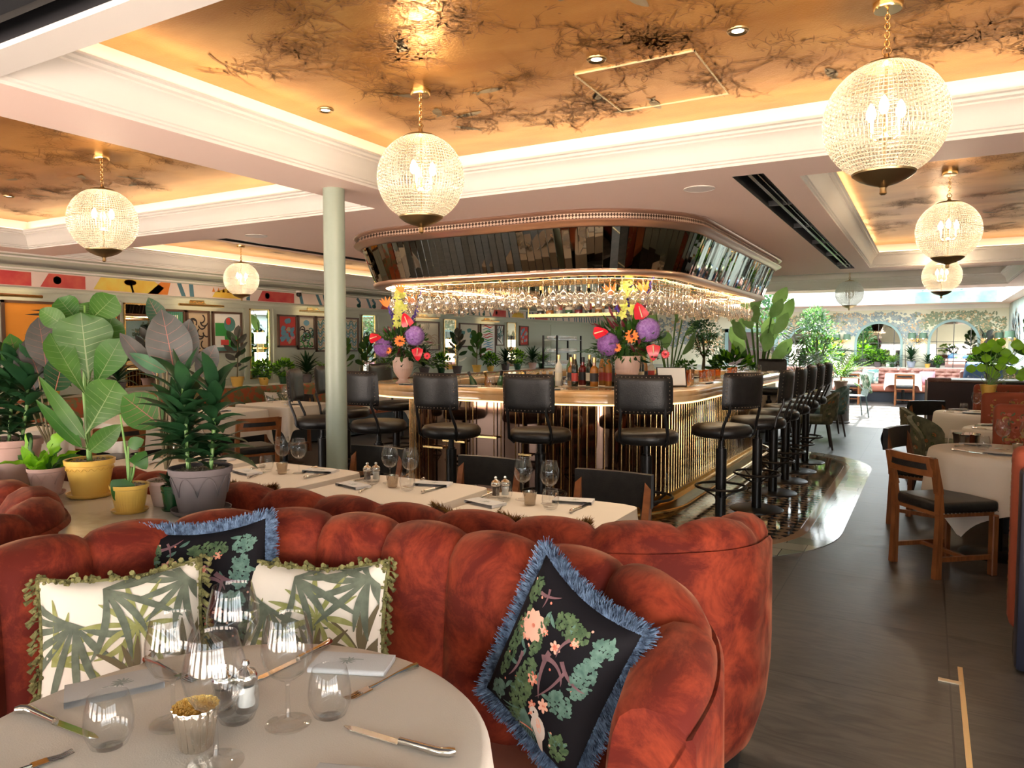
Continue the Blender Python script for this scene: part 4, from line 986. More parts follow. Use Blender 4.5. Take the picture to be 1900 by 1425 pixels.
def tassel_fringe(t, E, w, h):
    mb = MB(); n = len(E); rr = random.Random(5); mb.tube(E, .006, 6, closed=True)
    for i in range(0, n, 1):
        p = E[i]+Vector((0, 0, rr.uniform(-.004, .004))); d = Vector((p.x/(w/2), p.y/(h/2), 0)); d = Vector((math.copysign(abs(d.x)**5, d.x), math.copysign(abs(d.y)**5, d.y), 0)).normalized()
        d = (d+Vector((rr.uniform(-.5, .5), rr.uniform(-.5, .5)-.5, rr.uniform(.0, .7)))).normalized(); L = rr.uniform(.006, .018)
        a = p+d*L; b = a+(d+Vector((0, -.6, 0))).normalized()*.020; mb.tube([p, a], .0015, 4); mb.tube([a, a+(b-a)*.15, a+(b-a)*.3, b], [.002, .0042, .0036, .0075], 6)
        for q in range(3): s = Vector((rr.uniform(-.012, .012), rr.uniform(-.012, .012), rr.uniform(-.006, .012))); mb.sphere(p+s, .0055, 6, 4)
    mb.build('tassel_fringe', TASS, t)
WP = [mat('cream_cotton', (.74, .66, .56), .85), mat('palm_dark', (.085, .10, .07), .85, col2=(.15, .17, .12), scale=30), mat('palm_olive', (.22, .22, .06), .85, col2=(.32, .32, .12), scale=30), mat('palm_brown', (.13, .10, .05), .85)]
def palm_paint(seed):
    def p(S, w, h):
        rr = random.Random(seed)
        for cx, cy, a0, spread, L, mi, n in ((-.27*w, .12*h, -1.9, 2.9, .22, 1, 10), (.10*w, .02*h, 1.2, 6.28, .13, 2, 12), (.42*w, .38*h, -2.2, 3.0, .17, 1, 9), (.08*w, -.42*h, 1.4, 1.8, .12, 3, 6), (-.1*w, .42*h, -.4, 1.6, .2, 1, 6), (.40*w, -.30*h, 2.0, 2.6, .12, 3, 7), (-.42*w, -.2*h, .9, 1.4, .15, 2, 5)):
            for k in range(n):
                a = a0-spread/2+spread*k/n+rr.uniform(-.08, .08); l = L*rr.uniform(.75, 1.1)*w/.38
                S.arc(cx, cy, a, l, (k/n-.5)*2.2+rr.uniform(-.25, .25), (.015 if mi != 1 else .018)*w/.38, mi, 10, 'both')
    return p
FL = [mat('black_chintz', (.007, .006, .008), .8, spec=.15), mat('chintz_green', (.03, .065, .025), .75, col2=(.09, .14, .06), scale=60), mat('chintz_teal', (.05, .11, .085), .75, col2=(.11, .20, .16), scale=60), mat('chintz_plum', (.13, .06, .07), .75, col2=(.20, .10, .11), scale=30),
      mat('chintz_coral', (.55, .12, .07), .75, col2=(.7, .3, .2), scale=60), mat('chintz_pink', (.72, .38, .28), .75), mat('chintz_cream', (.58, .50, .44), .75)]
def floral_paint(seed, bird):
    def p(S, w, h):
        rr = random.Random(seed)
        def foliage(x, y, sx, sy, mi, n):
            for _ in range(n):
                a = rr.uniform(0, 6.28); q = sqrt(rr.random()); S.blob(x+sx*q*cos(a), y+sy*q*sin(a), rr.uniform(.004, .008), rr.uniform(.003, .005), mi, 6, rr.random()*3)
        foliage(-.32*w, .0*h, .06*w, .26*h, 1, 170); foliage(-.08*w, -.22*h, .09*w, .22*h, 1, 240); foliage(.08*w, .34*h, .16*w, .07*h, 1, 150); foliage(.33*w, .12*h, .08*w, .14*h, 2, 170); foliage(-.12*w, .14*h, .05*w, .14*h, 1, 90); foliage(.26*w, -.1*h, .1*w, .07*h, 2, 100); foliage(.36*w, .34*h, .08*w, .07*h, 2, 80); foliage(.36*w, -.34*h, .07*w, .08*h, 1, 80); foliage(-.36*w, .34*h, .06*w, .08*h, 1, 70); foliage(-.3*w, -.36*h, .08*w, .06*h, 2, 60)
        for x, y, a, L, b, ww in ((-.02*w, .05*h, .9, .3*w, -2.2, .017), (.14*w, .13*h, -.9, .28*w, 1.0, .015), (.02*w, .12*h, -1.8, .30*h, .8, .016), (-.3*w, .36*h, .2, .2*w, .6, .010), (-.2*w, -.02*h, -1.3, .2*h, -.8, .012), (.2*w, .1*h, -1.7, .3*h, -.5, .010), (.12*w, .28*h, -2.2, .2*w, .8, .01), (-.25*w, .42*h, -.9, .15*w, -.8, .008)):
            S.arc(x, y, a, L, b, ww*w/.38, 3, 12, 'end')
        def flower(x, y, r, mi, n=8, layers=2):
            for l in range(layers):
                for k in range(n): a = 2*pi*k/n+l*.4; q = r*(1-l*.45); S.blob(x+cos(a)*q*.6, y+sin(a)*q*.6, q*.5, q*.3, mi if l % 2 == 0 else (5 if mi == 4 else 4), 7, a)
            S.blob(x, y, r*.15, r*.15, 4, 6)
        flower(-.21*w, .17*h, .038, 5, 11, 3); flower(-.27*w, .11*h, .028, 4, 9, 2); flower(.04*w, .17*h, .016, 5, 6); flower(-.09*w, .20*h, .010, 4, 6); flower(.16*w, .28*h, .013, 4, 6); flower(-.02*w, -.1*h, .016, 4, 6); flower(.15*w, -.18*h, .016, 5, 6); flower(.06*w, -.24*h, .013, 4, 6)
        for _ in range(26): S.blob(rr.uniform(-.42, .42)*w, rr.uniform(-.42, .42)*h, .0035, .0035, rr.choice((4, 4, 5)), 6)
        for _ in range(24): x, y, a = rr.uniform(-.4, .4)*w, rr.uniform(-.4, .42)*h, rr.uniform(0, 6); S.arc(x, y, a, .035, .6, .011, 2, 5)
        for k in range(13): S.arc(.02*w, -.30*h, -2.4+k*.16, .09, -.5, .006, 2, 6)
        if bird:
            S.blob(.17*w, -.33*h, .030, .024, 6, 14, -1.1); S.blob(.10*w, -.265*h, .016, .014, 6, 12); S.arc(.11*w, -.28*h, -.2, .05, -1.5, .018, 6, 8, 'start'); S.blob(.17*w, -.31*h, .018, .008, 5, 8, -1)
            S.arc(.085*w, -.275*h, 3.6, .018, .8, .007, 4, 4, 'end'); S.blob(.095*w, -.262*h, .003, .003, 0, 6); S.arc(.2*w, -.38*h, -1.2, .05, -.3, .022, 6, 5, 'end'); S.arc(.13*w, -.38*h, 3.3, .05, .3, .004, 4, 5, 'none')
    return p
# orientation: local x across, y up the cushion, z towards the room
def orient(face, lean, roll=0):
    """face: heading (rad) the cushion front looks at; lean back; roll in its own plane"""
    z = Vector((cos(face)*cos(lean), sin(face)*cos(lean), sin(lean))); up = Vector((0, 0, 1)); y = (up-z*up.dot(z)).normalized(); x = y.cross(z)
    M = Matrix((x, y, z)).transposed() @ Matrix.Rotation(roll, 3, 'Z'); return M.to_euler()
pillow('floral_cushion', 'black floral cushion with bird and blue brush fringe in the sofa corner', .33, .40, .12, (-.745, 1.535, .745), orient(radians(-106), .20, -.36), FL, floral_paint(3, True), brush_fringe)
pillow('floral_cushion', 'black floral cushion wedged between the two white palm cushions', .38, .38, .12, (-1.87, 1.43, .77), orient(radians(-60), .22, .10), FL, floral_paint(8, False), brush_fringe)
pillow('palm_cushion', 'white palm leaf cushion with tassels behind the right of round table', .46, .33, .12, (-1.53, 1.53, .71), orient(radians(-76), .25, .06), WP, palm_paint(5), tassel_fringe)
pillow('palm_cushion', 'white palm leaf cushion with tassels at the far left of the booth', .40, .32, .12, (-1.87, 1.17, .735), orient(radians(-40), .25, .04), WP, palm_paint(11), tassel_fringe)

def mustard_fringe(t, E, w, h):
    tassel = MB(); n = len(E); rr = random.Random(9)
    for i in range(n):
        for q in range(22):
            p = E[i].lerp(E[(i+1) % n], rr.random()); d = (Vector((p.x/(w/2), p.y/(h/2), 0))+Vector((rr.uniform(-.6, .6), rr.uniform(-.6, .6), rr.uniform(-.8, .8)))).normalized(); L = rr.uniform(.02, .035); s = Vector((-d.y, d.x, 0)).normalized()*.002
            tassel.add([p-s, p+s, p+d*L], [(0, 1, 2)]); tassel.add([p-Vector((0, 0, .002)), p+Vector((0, 0, .002)), p+d*L], [(0, 1, 2)])
    tassel.build('mustard_fringe', MUSF, t, False)
MUSF = mat('mustard_fringe', (.20, .09, .02), .85, col2=(.42, .22, .05), scale=60)
PLAINC = [mat('rust_print', (.22, .07, .03), .8, col2=(.10, .07, .03), scale=20)]; BLUEC = [mat('deep_blue_cotton', (.03, .06, .14), .8)]
for x, r, l in ((-1.36, .05, 'fringed cushion peeping over the rear sofa behind the table nearest bar corner'), (-1.10, -.06, 'second fringed cushion peeping over the rear sofa top'), (-2.52, .04, 'fringed cushion peeping over the rear sofa near the grey pot')):
    pillow('fringed_cushion', l, .34, .34, .10, (x, 2.20+(.12 if x > -.9 else 0)+(-.04 if x < -1.3 else 0), .752), orient(radians(90)+r, .2, r), PLAINC, lambda S, w, h: None, mustard_fringe)
pillow('fringed_cushion', 'blue cushion with mustard fringe at the left edge below the pots', .34, .30, .10, (-2.70, 1.14, .745), orient(radians(-95), .25, .0), BLUEC, lambda S, w, h: None, mustard_fringe)
# ================================================================ PLANTS
L_DARK = leafmat('leaf_dark', (.007, .030, .012), (.018, .058, .02), .38, .08)
L_MID = leafmat('leaf_mid', (.014, .065, .010), (.045, .13, .02), .42, .2)
L_FID = leafmat('leaf_fiddle', (.022, .07, .010), (.05, .125, .02), .42, .15)
L_LIME = leafmat('leaf_lime', (.10, .26, .01), (.20, .42, .03), .4, .35)
L_GREY = leafmat('leaf_rubber', (.04, .045, .04), (.09, .085, .08), .38, .05)
L_TEAL = leafmat('leaf_bluegreen', (.02, .07, .04), (.07, .16, .09), .45)
L_RIB = mat('leaf_rib', (.13, .20, .06), .5)
STEM = mat('stem_brown', (.12, .09, .04), .7); STEMG = mat('stem_green', (.12, .24, .05), .5)
SOIL = mat('pot_gravel', (.10, .07, .05), .9, col2=(.38, .32, .26), scale=120, contrast=(.4, .6))
UP = Vector((0, 0, 1))
SH = {'o': lambda t: (sin(pi*min(1, t)**1.5)**.62 if t > .02 else .1)*(.30+.70*t) * 1.12, 'v': lambda t: sin(pi*t**.95)**.68, 'l': lambda t: sin(pi*t**.75)**.8, 'h': lambda t: (1-t)**.55*(min(1, t*6)**.5), 's': lambda t: 1-t*.9}
def leaf(mb, a, b, W, nrm, shape='v', bend=.08, fold=.12, n=7, wav=0., rib=None, ph=0.):
    a, b = Vector(a), Vector(b); ax = b-a; L = ax.length; ax.normalize(); nrm = (Vector(nrm)-ax*Vector(nrm).dot(ax))
    nrm = nrm.normalized() if nrm.length > 1e-5 else ax.orthogonal().normalized(); s = ax.cross(nrm); f = SH[shape]; vs = []
    for i in range(n+1):
        t = i/n; w = max(.02, f(min(.999, max(.001, t))))*W/2 if 0 < i < n else W*.02
        c = a+ax*(L*t)+nrm*(bend*L*sin(pi*t)) 
        for q in (-1, -.5, 0, .5, 1): vs.append(c+s*(w*q)+nrm*(w*abs(q)*fold+wav*W*sin(t*17+q*3+ph)*abs(q)))
    mb.add(vs, [(i*5+q, i*5+q+1, i*5+q+6, i*5+q+5) for i in range(n) for q in range(4)])
    if rib is not None:
        k = mb.mi; mb.mi = rib; e = nrm*.0012; vv = []
        for i in range(n+1): c = vs[i*5+2]; r = W*.013*(1.2-i/n); vv += [c+s*r-nrm*.001, c-s*r-nrm*.001, c+s*r+e, c-s*r+e]
        mb.add(vv, [(i*4+2, i*4+3, i*4+7, i*4+6) for i in range(n)]+[(i*4, i*4+1, i*4+5, i*4+4) for i in range(n)])
        for i in range(1, n):
            for sd in (0, 4):
                if i < n-1 and W > .07:
                    p = vs[i*5+2]; q = vs[(i+1)*5+sd].lerp(vs[(i+1)*5+2], .06); md = vs[i*5+(1 if sd == 0 else 3)].lerp(vs[(i+1)*5+(1 if sd == 0 else 3)], .5); z_ = nrm*.0012; th = ax*(W*.009)
                    mb.add([p+z_, p+z_-th, md+z_-th*.8, md+z_, q+z_-th*.4, q+z_], [(0, 1, 2, 3), (3, 2, 4, 5)])
        mb.mi = k
def arch_leaf(mb, p, az, el, L, W, droop, n=6, fold=.25, roll=0., shape='l'):
    """strap leaf that starts at elevation el and bends down by droop"""
    p = Vector(p); h = Vector((cos(az), sin(az), 0)); side = Vector((-sin(az), cos(az), 0)); vs = []; f = SH[shape]
    for i in range(n+1):
        t = i/n; e = el-droop*t; d = h*cos(e)+UP*sin(e); nn = UP*cos(e)-h*sin(e); w = W/2*max(.06, f(min(.98, max(.03, t)))) if i < n else W*.03
        sd = side*cos(roll)+nn*sin(roll); nn2 = nn*cos(roll)-side*sin(roll)
        vs += [p+sd*w+nn2*(w*fold), p, p-sd*w+nn2*(w*fold)]; p = p+d*(L/n)
    mb.add(vs, [(i*3+q, i*3+q+1, i*3+q+4, i*3+q+3) for i in range(n) for q in range(2)])
def rosette(mb, c, n, L, W, el=(.3, 1.4), droop=(.4, 1.2), rr=R, z=0.):
    for k in range(n):
        u = k/n; arch_leaf(mb, Vector(c)+UP*(z*u), k*2.4+rr.uniform(-.3, .3), el[0]+(el[1]-el[0])*u+rr.uniform(-.1, .1), L*rr.uniform(.75, 1.1), W*rr.uniform(.8, 1.15), rr.uniform(*droop), roll=rr.uniform(-.3, .3))
def bush(mb, c, rx, ry, rz, n, L, W, shape='v', rr=R, up=.5):
    c = Vector(c)
    for _ in range(n):
        d = Vector((rr.gauss(0, 1), rr.gauss(0, 1), rr.gauss(0, 1))).normalized(); q = rr.uniform(.45, 1)
        p = c+Vector((d.x*rx*q, d.y*ry*q, d.z*rz*q)); dd = (d+Vector((rr.uniform(-.6, .6), rr.uniform(-.6, .6), rr.uniform(-.2, .8)*up*2))).normalized()
        leaf(mb, p, p+dd*L*rr.uniform(.7, 1.2), W*rr.uniform(.7, 1.2), UP+d*.6+Vector((rr.uniform(-.5, .5), rr.uniform(-.5, .5), 0)), shape, -.1, .1, 3)
def frond(mb, p, az, el, L, droop, n=16, ll=.22, w=.018, rr=R):
    p = Vector(p); h = Vector((cos(az), sin(az), 0)); side = Vector((-sin(az), cos(az), 0)); pts = [p.copy()]
    for i in range(n):
        t = i/n; e = el-droop*t; d = h*cos(e)+UP*sin(e); p = p+d*(L/n); pts.append(p.copy())
        if i > 1:
            l = ll*sin(pi*(t*.8+.15))*rr.uniform(.85, 1.1)
            for s in (-1, 1): leaf(mb, p, p+(d*.75+side*s*.8+UP*rr.uniform(-.2, .1)).normalized()*l, w, UP-d*.3, 'l', -.06, .1, 3)
    return pts
POTM = {}
def pot(t, h, r, m, style='plain', saucer=True, soil=True):
    rib = {'ribbed': lambda a, j: (.035*(abs(sin(a*18))-.5) if 2 < j < 6 else 0)}.get(style)
    r0 = r*.70; P = [(0, 0), (r0*.9, 0), (r0, h*.02), (r0+(r-r0)*.1, h*.10), (r0+(r-r0)*.3, h*.3), (r0+(r-r0)*.6, h*.6), (r*.93, h*.80), (r*.935, h*.84), (r*1.0, h*.86), (r*1.02, h*.93), (r*1.03, h*.99), (r*1.0, h), (r*.93, h*.985), (r*.90, h*.90), (0, h*.90)]
    mb = MB(); mb.lathe(P[:13], 48 if rib is None else 108, rib=rib); mb.build('pot', m, t, 45)
    if style in ('scallop', 'wave'):
        mb = MB(); n = 8 if style == 'scallop' else 22; am = .40 if style == 'scallop' else .06; z0 = h*(.42 if style == 'scallop' else .76)
        pts = []
        for k in range(n*16):
            a = 2*pi*k/(n*16); u = (k % 16)/16; z = z0+h*am*(sin(pi*u)**.8 if style == 'scallop' else .5*sin(2*pi*u)); rr = r0+(r-r0)*min(1.0, z/h)*1.0+.002; rr = min(rr, r*.945)
            pts.append((rr*cos(a), rr*sin(a), z))
        mb.tube(pts, r*.018, 5, closed=True); mb.build('relief_band', m, t, 60)
    if saucer: mb = MB(); mb.lathe([(0, .004), (r*.80, .004), (r*.88, .008), (r*.93, h*.11), (r*.97, h*.115), (r*.95, h*.06), (r*.84, .0), (0, 0)], 40); mb.build('saucer', m, t, 50)
    if soil:
        mb = MB(); mb.lathe([(0, h*.93), (r*.5, h*.925), (r*.92, h*.91)], 24); rr = random.Random(2)
        for _ in range(70): a = rr.uniform(0, 6.28); q = r*.86*sqrt(rr.random()); s = r*rr.uniform(.03, .055); mb.sphere((q*cos(a), q*sin(a), h*.93+s*.3), s, 5, 3, (1, 1, .7))
        mb.build('gravel', SOIL, t)
def potted(name, label, x, y, z, h, r, m, style, group=None, saucer=True):
    t = thing(name, label, 'potted plant', (x, y, z), 0, group); pot(t, h, r, m, style, saucer); return t
P_YEL = mat('yellow_glaze', (.62, .36, .06), .30, col2=(.70, .44, .10), scale=5); P_PINK = mat('dusty_pink_clay', (.42, .25, .21), .75, col2=(.50, .32, .27), scale=4); P_GREY = mat('grey_purple_clay', (.10, .08, .082), .8, col2=(.14, .115, .115), scale=3)
P_GRN = mat('green_glaze', (.01, .06, .02), .10, coat=.6); P_TERR = mat('pale_terracotta', (.55, .33, .26), .7, col2=(.62, .48, .42), scale=6); P_BLUE = mat('blue_grey_glaze', (.30, .34, .42), .4)
ZP = .88
CAMV = Vector((0, 0, 1.5))
def local(pts, o): return [tuple(Vector(p)-Vector(o)) for p in pts]
# fiddle-leaf fig
o0 = (-2.98, 1.74, ZP); t = potted('potted_fiddle_fig', 'fiddle leaf fig with huge leaves in yellow wavy-banded pot', *o0, .155, .092, P_YEL, 'wave')
FID = [((-2.936, 1.721, 1.359), (-2.941, 1.7, 1.629), 0.228, 'o'), ((-2.981, 1.744, 1.588), (-2.851, 1.79, 1.699), 0.127, 'o'), ((-3.021, 1.745, 1.588), (-3.073, 1.687, 1.69), 0.115, 'o'), ((-2.992, 1.668, 1.575), (-3.052, 1.603, 1.64), 0.077, 'v'), ((-2.894, 1.684, 1.298), (-2.995, 1.607, 1.546), 0.12, 'o'), ((-2.922, 1.727, 1.322), (-2.8, 1.774, 1.526), 0.125, 'o'), ((-2.85, 1.654, 1.154), (-2.724, 1.703, 1.363), 0.172, 'o'), ((-2.893, 1.674, 1.127), (-3.027, 1.578, 1.378), 0.051, 'l'), ((-2.883, 1.654, 1.098), (-3.015, 1.557, 1.287), 0.051, 'l'), ((-2.827, 1.651, 1.086), (-2.692, 1.7, 1.194), 0.075, 'v'), ((-2.992, 1.806, 1.388), (-2.93, 1.821, 1.622), 0.13, 'o'), ((-2.959, 1.695, 1.153), (-2.987, 1.649, 1.221), 0.065, 'v'), ((-3.032, 1.796, 1.59), (-3.014, 1.777, 1.677), 0.135, 'o')]
mb = MB()
for k, (a, b, W, s) in enumerate(FID):
    a2, b2 = local((a, b), o0); nr = (CAMV-Vector(a)).normalized()+Vector((R.uniform(-.35, .35), R.uniform(-.2, .2), R.uniform(-.2, .5)))
    mb.mi = 1 if k % 3 == 2 else 0; leaf(mb, a2, b2, W*1.08, nr, s, .07*(1 if k % 2 else -.4), .14, 10, .028, rib=2, ph=k)
mb.build('foliage', [L_FID, L_MID, L_RIB], t, 80)
mb = MB(); mb.tube([(0, 0, .13), (.01, -.01, .25), (.03, -.03, .42), (0, 0, .72), (-.02, .01, .78)], [.011, .010, .009, .006, .004], 8)
for a, b, W, s in FID: a2 = Vector(local((a,), o0)[0]); mb.tube([(.015, -.015, max(.2, a2.z-.05)), a2], .0025, 5)
mb.build('stem', STEMG, t)
# cordyline in grey pot with rubber leaves
def cordyline(t, stems, seed, n=34, L=.17, W=.036):
    rr = random.Random(seed); mb = MB(); ms = MB()
    for pts in stems:
        P = [Vector(p) for p in pts]; ms.tube(P, .007, 7)
        for k in range(n):
            u = .12+.88*k/n; q = u*(len(P)-1); i = min(int(q), len(P)-2); p = P[i].lerp(P[i+1], q-i)
            arch_leaf(mb, p, k*2.4+rr.uniform(-.3, .3), .25+1.15*u**2+rr.uniform(-.15, .15), L*rr.uniform(.7, 1.15), W*rr.uniform(.8, 1.2), rr.uniform(.2, 1.1), 6, .3, rr.uniform(-.4, .4))
    mb.build('foliage', L_DARK, t, 80); ms.build('stem', STEMG, t)
o0 = (-2.33, 1.77, ZP); t = potted('potted_cordyline', 'tall dark cordyline in large grey purple pot with arched relief', *o0, .172, .109, P_GREY, 'scallop')
cordyline(t, [[(-.03, -.03, .15), (-.035, -.03, .30), (-.05, -.03, .46)], [(.03, .02, .15), (.04, .03, .32), (.045, .035, .46)], [(-.06, 0, .15), (-.09, 0, .26), (-.11, -.01, .36)]], 3, 34, .185, .050)
RUB = [((-2.501, 1.797, 1.377), (-2.534, 1.77, 1.633), 0.165, 'v'), ((-2.549, 1.863, 1.394), (-2.511, 1.874, 1.601), 0.106, 'v'), ((-2.563, 1.761, 1.377), (-2.67, 1.688, 1.545), 0.07, 'v'), ((-2.642, 1.844, 1.585), (-2.672, 1.81, 1.686), 0.072, 'l'), ((-2.483, 1.751, 1.399), (-2.589, 1.672, 1.47), 0.053, 'l'), ((-2.586, 1.794, 1.186), (-2.701, 1.713, 1.303), 0.147, 'v'), ((-2.506, 1.908, 1.372), (-2.437, 1.932, 1.5), 0.085, 'v')]
def rubber(t, o0, leaves, seed=2):
    mb = MB(); ms = MB(); rr = random.Random(seed)
    for k, (a, b, W, s) in enumerate(leaves):
        a2, b2 = local((a, b), o0); nr = (CAMV-Vector(a)).normalized()+Vector((rr.uniform(-.3, .3), 0, rr.uniform(-.1, .3)))
        mb.mi = (0, 0, 0, 1, 2, 3, 0)[k % 7]; leaf(mb, a2, b2, W, nr, s, .03, .12, 8, 0, rib=4); ms.tube([(0, 0, .14), (Vector(a2)*.5)+Vector((0, 0, .03)), a2], [.006, .005, .003], 6)
    mb.build('foliage', [L_GREY, L_DARK, L_TEAL, L_MID, mat('rib_red', (.25, .09, .06), .5)], t, 80); ms.build('stem', STEM, t)
o0 = (-2.56, 1.79, ZP); t = potted('potted_rubber_plant', 'rubber plant with big grey green leaves in pale terracotta pot', *o0, .10, .068, P_TERR, 'plain', saucer=False)
rubber(t, o0, RUB)
# left: cordyline, rubber leaves, fern
o0 = (-3.50, 1.70, ZP); t = potted('potted_cordyline', 'dark cordyline in tall dusty pink pot at the left edge', *o0, .21, .12, P_PINK, 'plain', saucer=False)
cordyline(t, [[(-.02, 0, .18), (-.03, .02, .35), (-.02, .03, .52)], [(.04, .02, .18), (.06, .04, .36), (.06, .05, .50)], [(-.1, 0, .18), (-.13, 0, .34), (-.16, 0, .50)]], 6, 32, .21, .052)
o0 = (-3.36, 1.80, ZP); t = thing('potted_rubber_plant', 'rubber plant with grey leaves standing behind the pink pots', 'potted plant', o0); pot(t, .12, .05, P_GREY, 'plain', False)
LR = [((-3.353, 1.781, 1.40), (-3.388, 1.772, 1.62), .13, 'v'), ((-3.43, 1.77, 1.30), (-3.47, 1.74, 1.50), .11, 'v'), ((-3.381, 1.759, 1.38), (-3.46, 1.75, 1.52), .09, 'v'), ((-3.30, 1.786, 1.30), (-3.20, 1.78, 1.47), .12, 'v'), ((-3.36, 1.80, 1.30), (-3.29, 1.83, 1.40), .10, 'v'), ((-3.5, 1.75, 1.35), (-3.56, 1.74, 1.55), .11, 'v')]
rubber(t, o0, LR, 5)
o0 = (-3.17, 1.67, ZP); t = potted('potted_fern', 'bright lime fern in small dusty pink pot with saucer', *o0, .115, .070, P_PINK, 'scallop')
mb = MB(); rr = random.Random(12)
for k in range(20):
    az = k*2.4; el = rr.uniform(.3, 1.3); l = rr.uniform(.09, .17); a = Vector((cos(az)*.02, sin(az)*.02, .10)); b = a+Vector((cos(az)*cos(el), sin(az)*cos(el), sin(el)))*l
    mb.mi = k % 4 == 0; leaf(mb, a, b, rr.uniform(.035, .06), UP+Vector((rr.uniform(-1, 1), -1, 0)), 'v', .12, .1, 9, .11, ph=k)
leaf(mb, (.03, .0, .16), (.10, .03, .27), .07, (.2, -1, .2), 'v', .1, .1, 9, .1)
mb.build('foliage', [L_LIME, L_MID], t, 80)
o0 = (-2.57, 1.645, ZP); t = potted('potted_philodendron', 'young philodendron with four leaves in small ribbed yellow pot', *o0, .105, .066, P_YEL, 'ribbed')
mb = MB(); ms = MB()
for a, b, W in (((.02, -.03, .13), (.0, -.05, .045), .095), ((.03, .01, .22), (.06, .03, .16), .075), ((.0, .0, .245), (.05, .03, .27), .05), ((-.03, .03, .16), (-.05, .05, .14), .02)):
    leaf(mb, a, b, W, (CAMV-Vector(o0)).normalized(), 'h' if W > .06 else 'v', .12, .1, 8); ms.tube([(0, 0, .09), (Vector(a)+Vector((0, 0, .02)))*.6, a], .0035, 6)
ms.tube([(0, 0, .09), (-.01, 0, .2), (-.06, .01, .36)], [.006, .005, .003], 6); mb.build('foliage', L_MID, t, 80); ms.build('stem', STEMG, t)
o0 = (-2.455, 1.74, ZP); t = potted('potted_hoya', 'little dark leaved plant in glazed bottle green pot', *o0, .095, .040, P_GRN, 'wave')
mb = MB(); rr = random.Random(9)
for k in range(14): az = k*2.4; arch_leaf(mb, (0, 0, .085), az, rr.uniform(.4, 1.2), rr.uniform(.05, .12), .03, rr.uniform(.2, .8), 5, .2, 0, 'v')
mb.build('foliage', [L_DARK], t, 80)

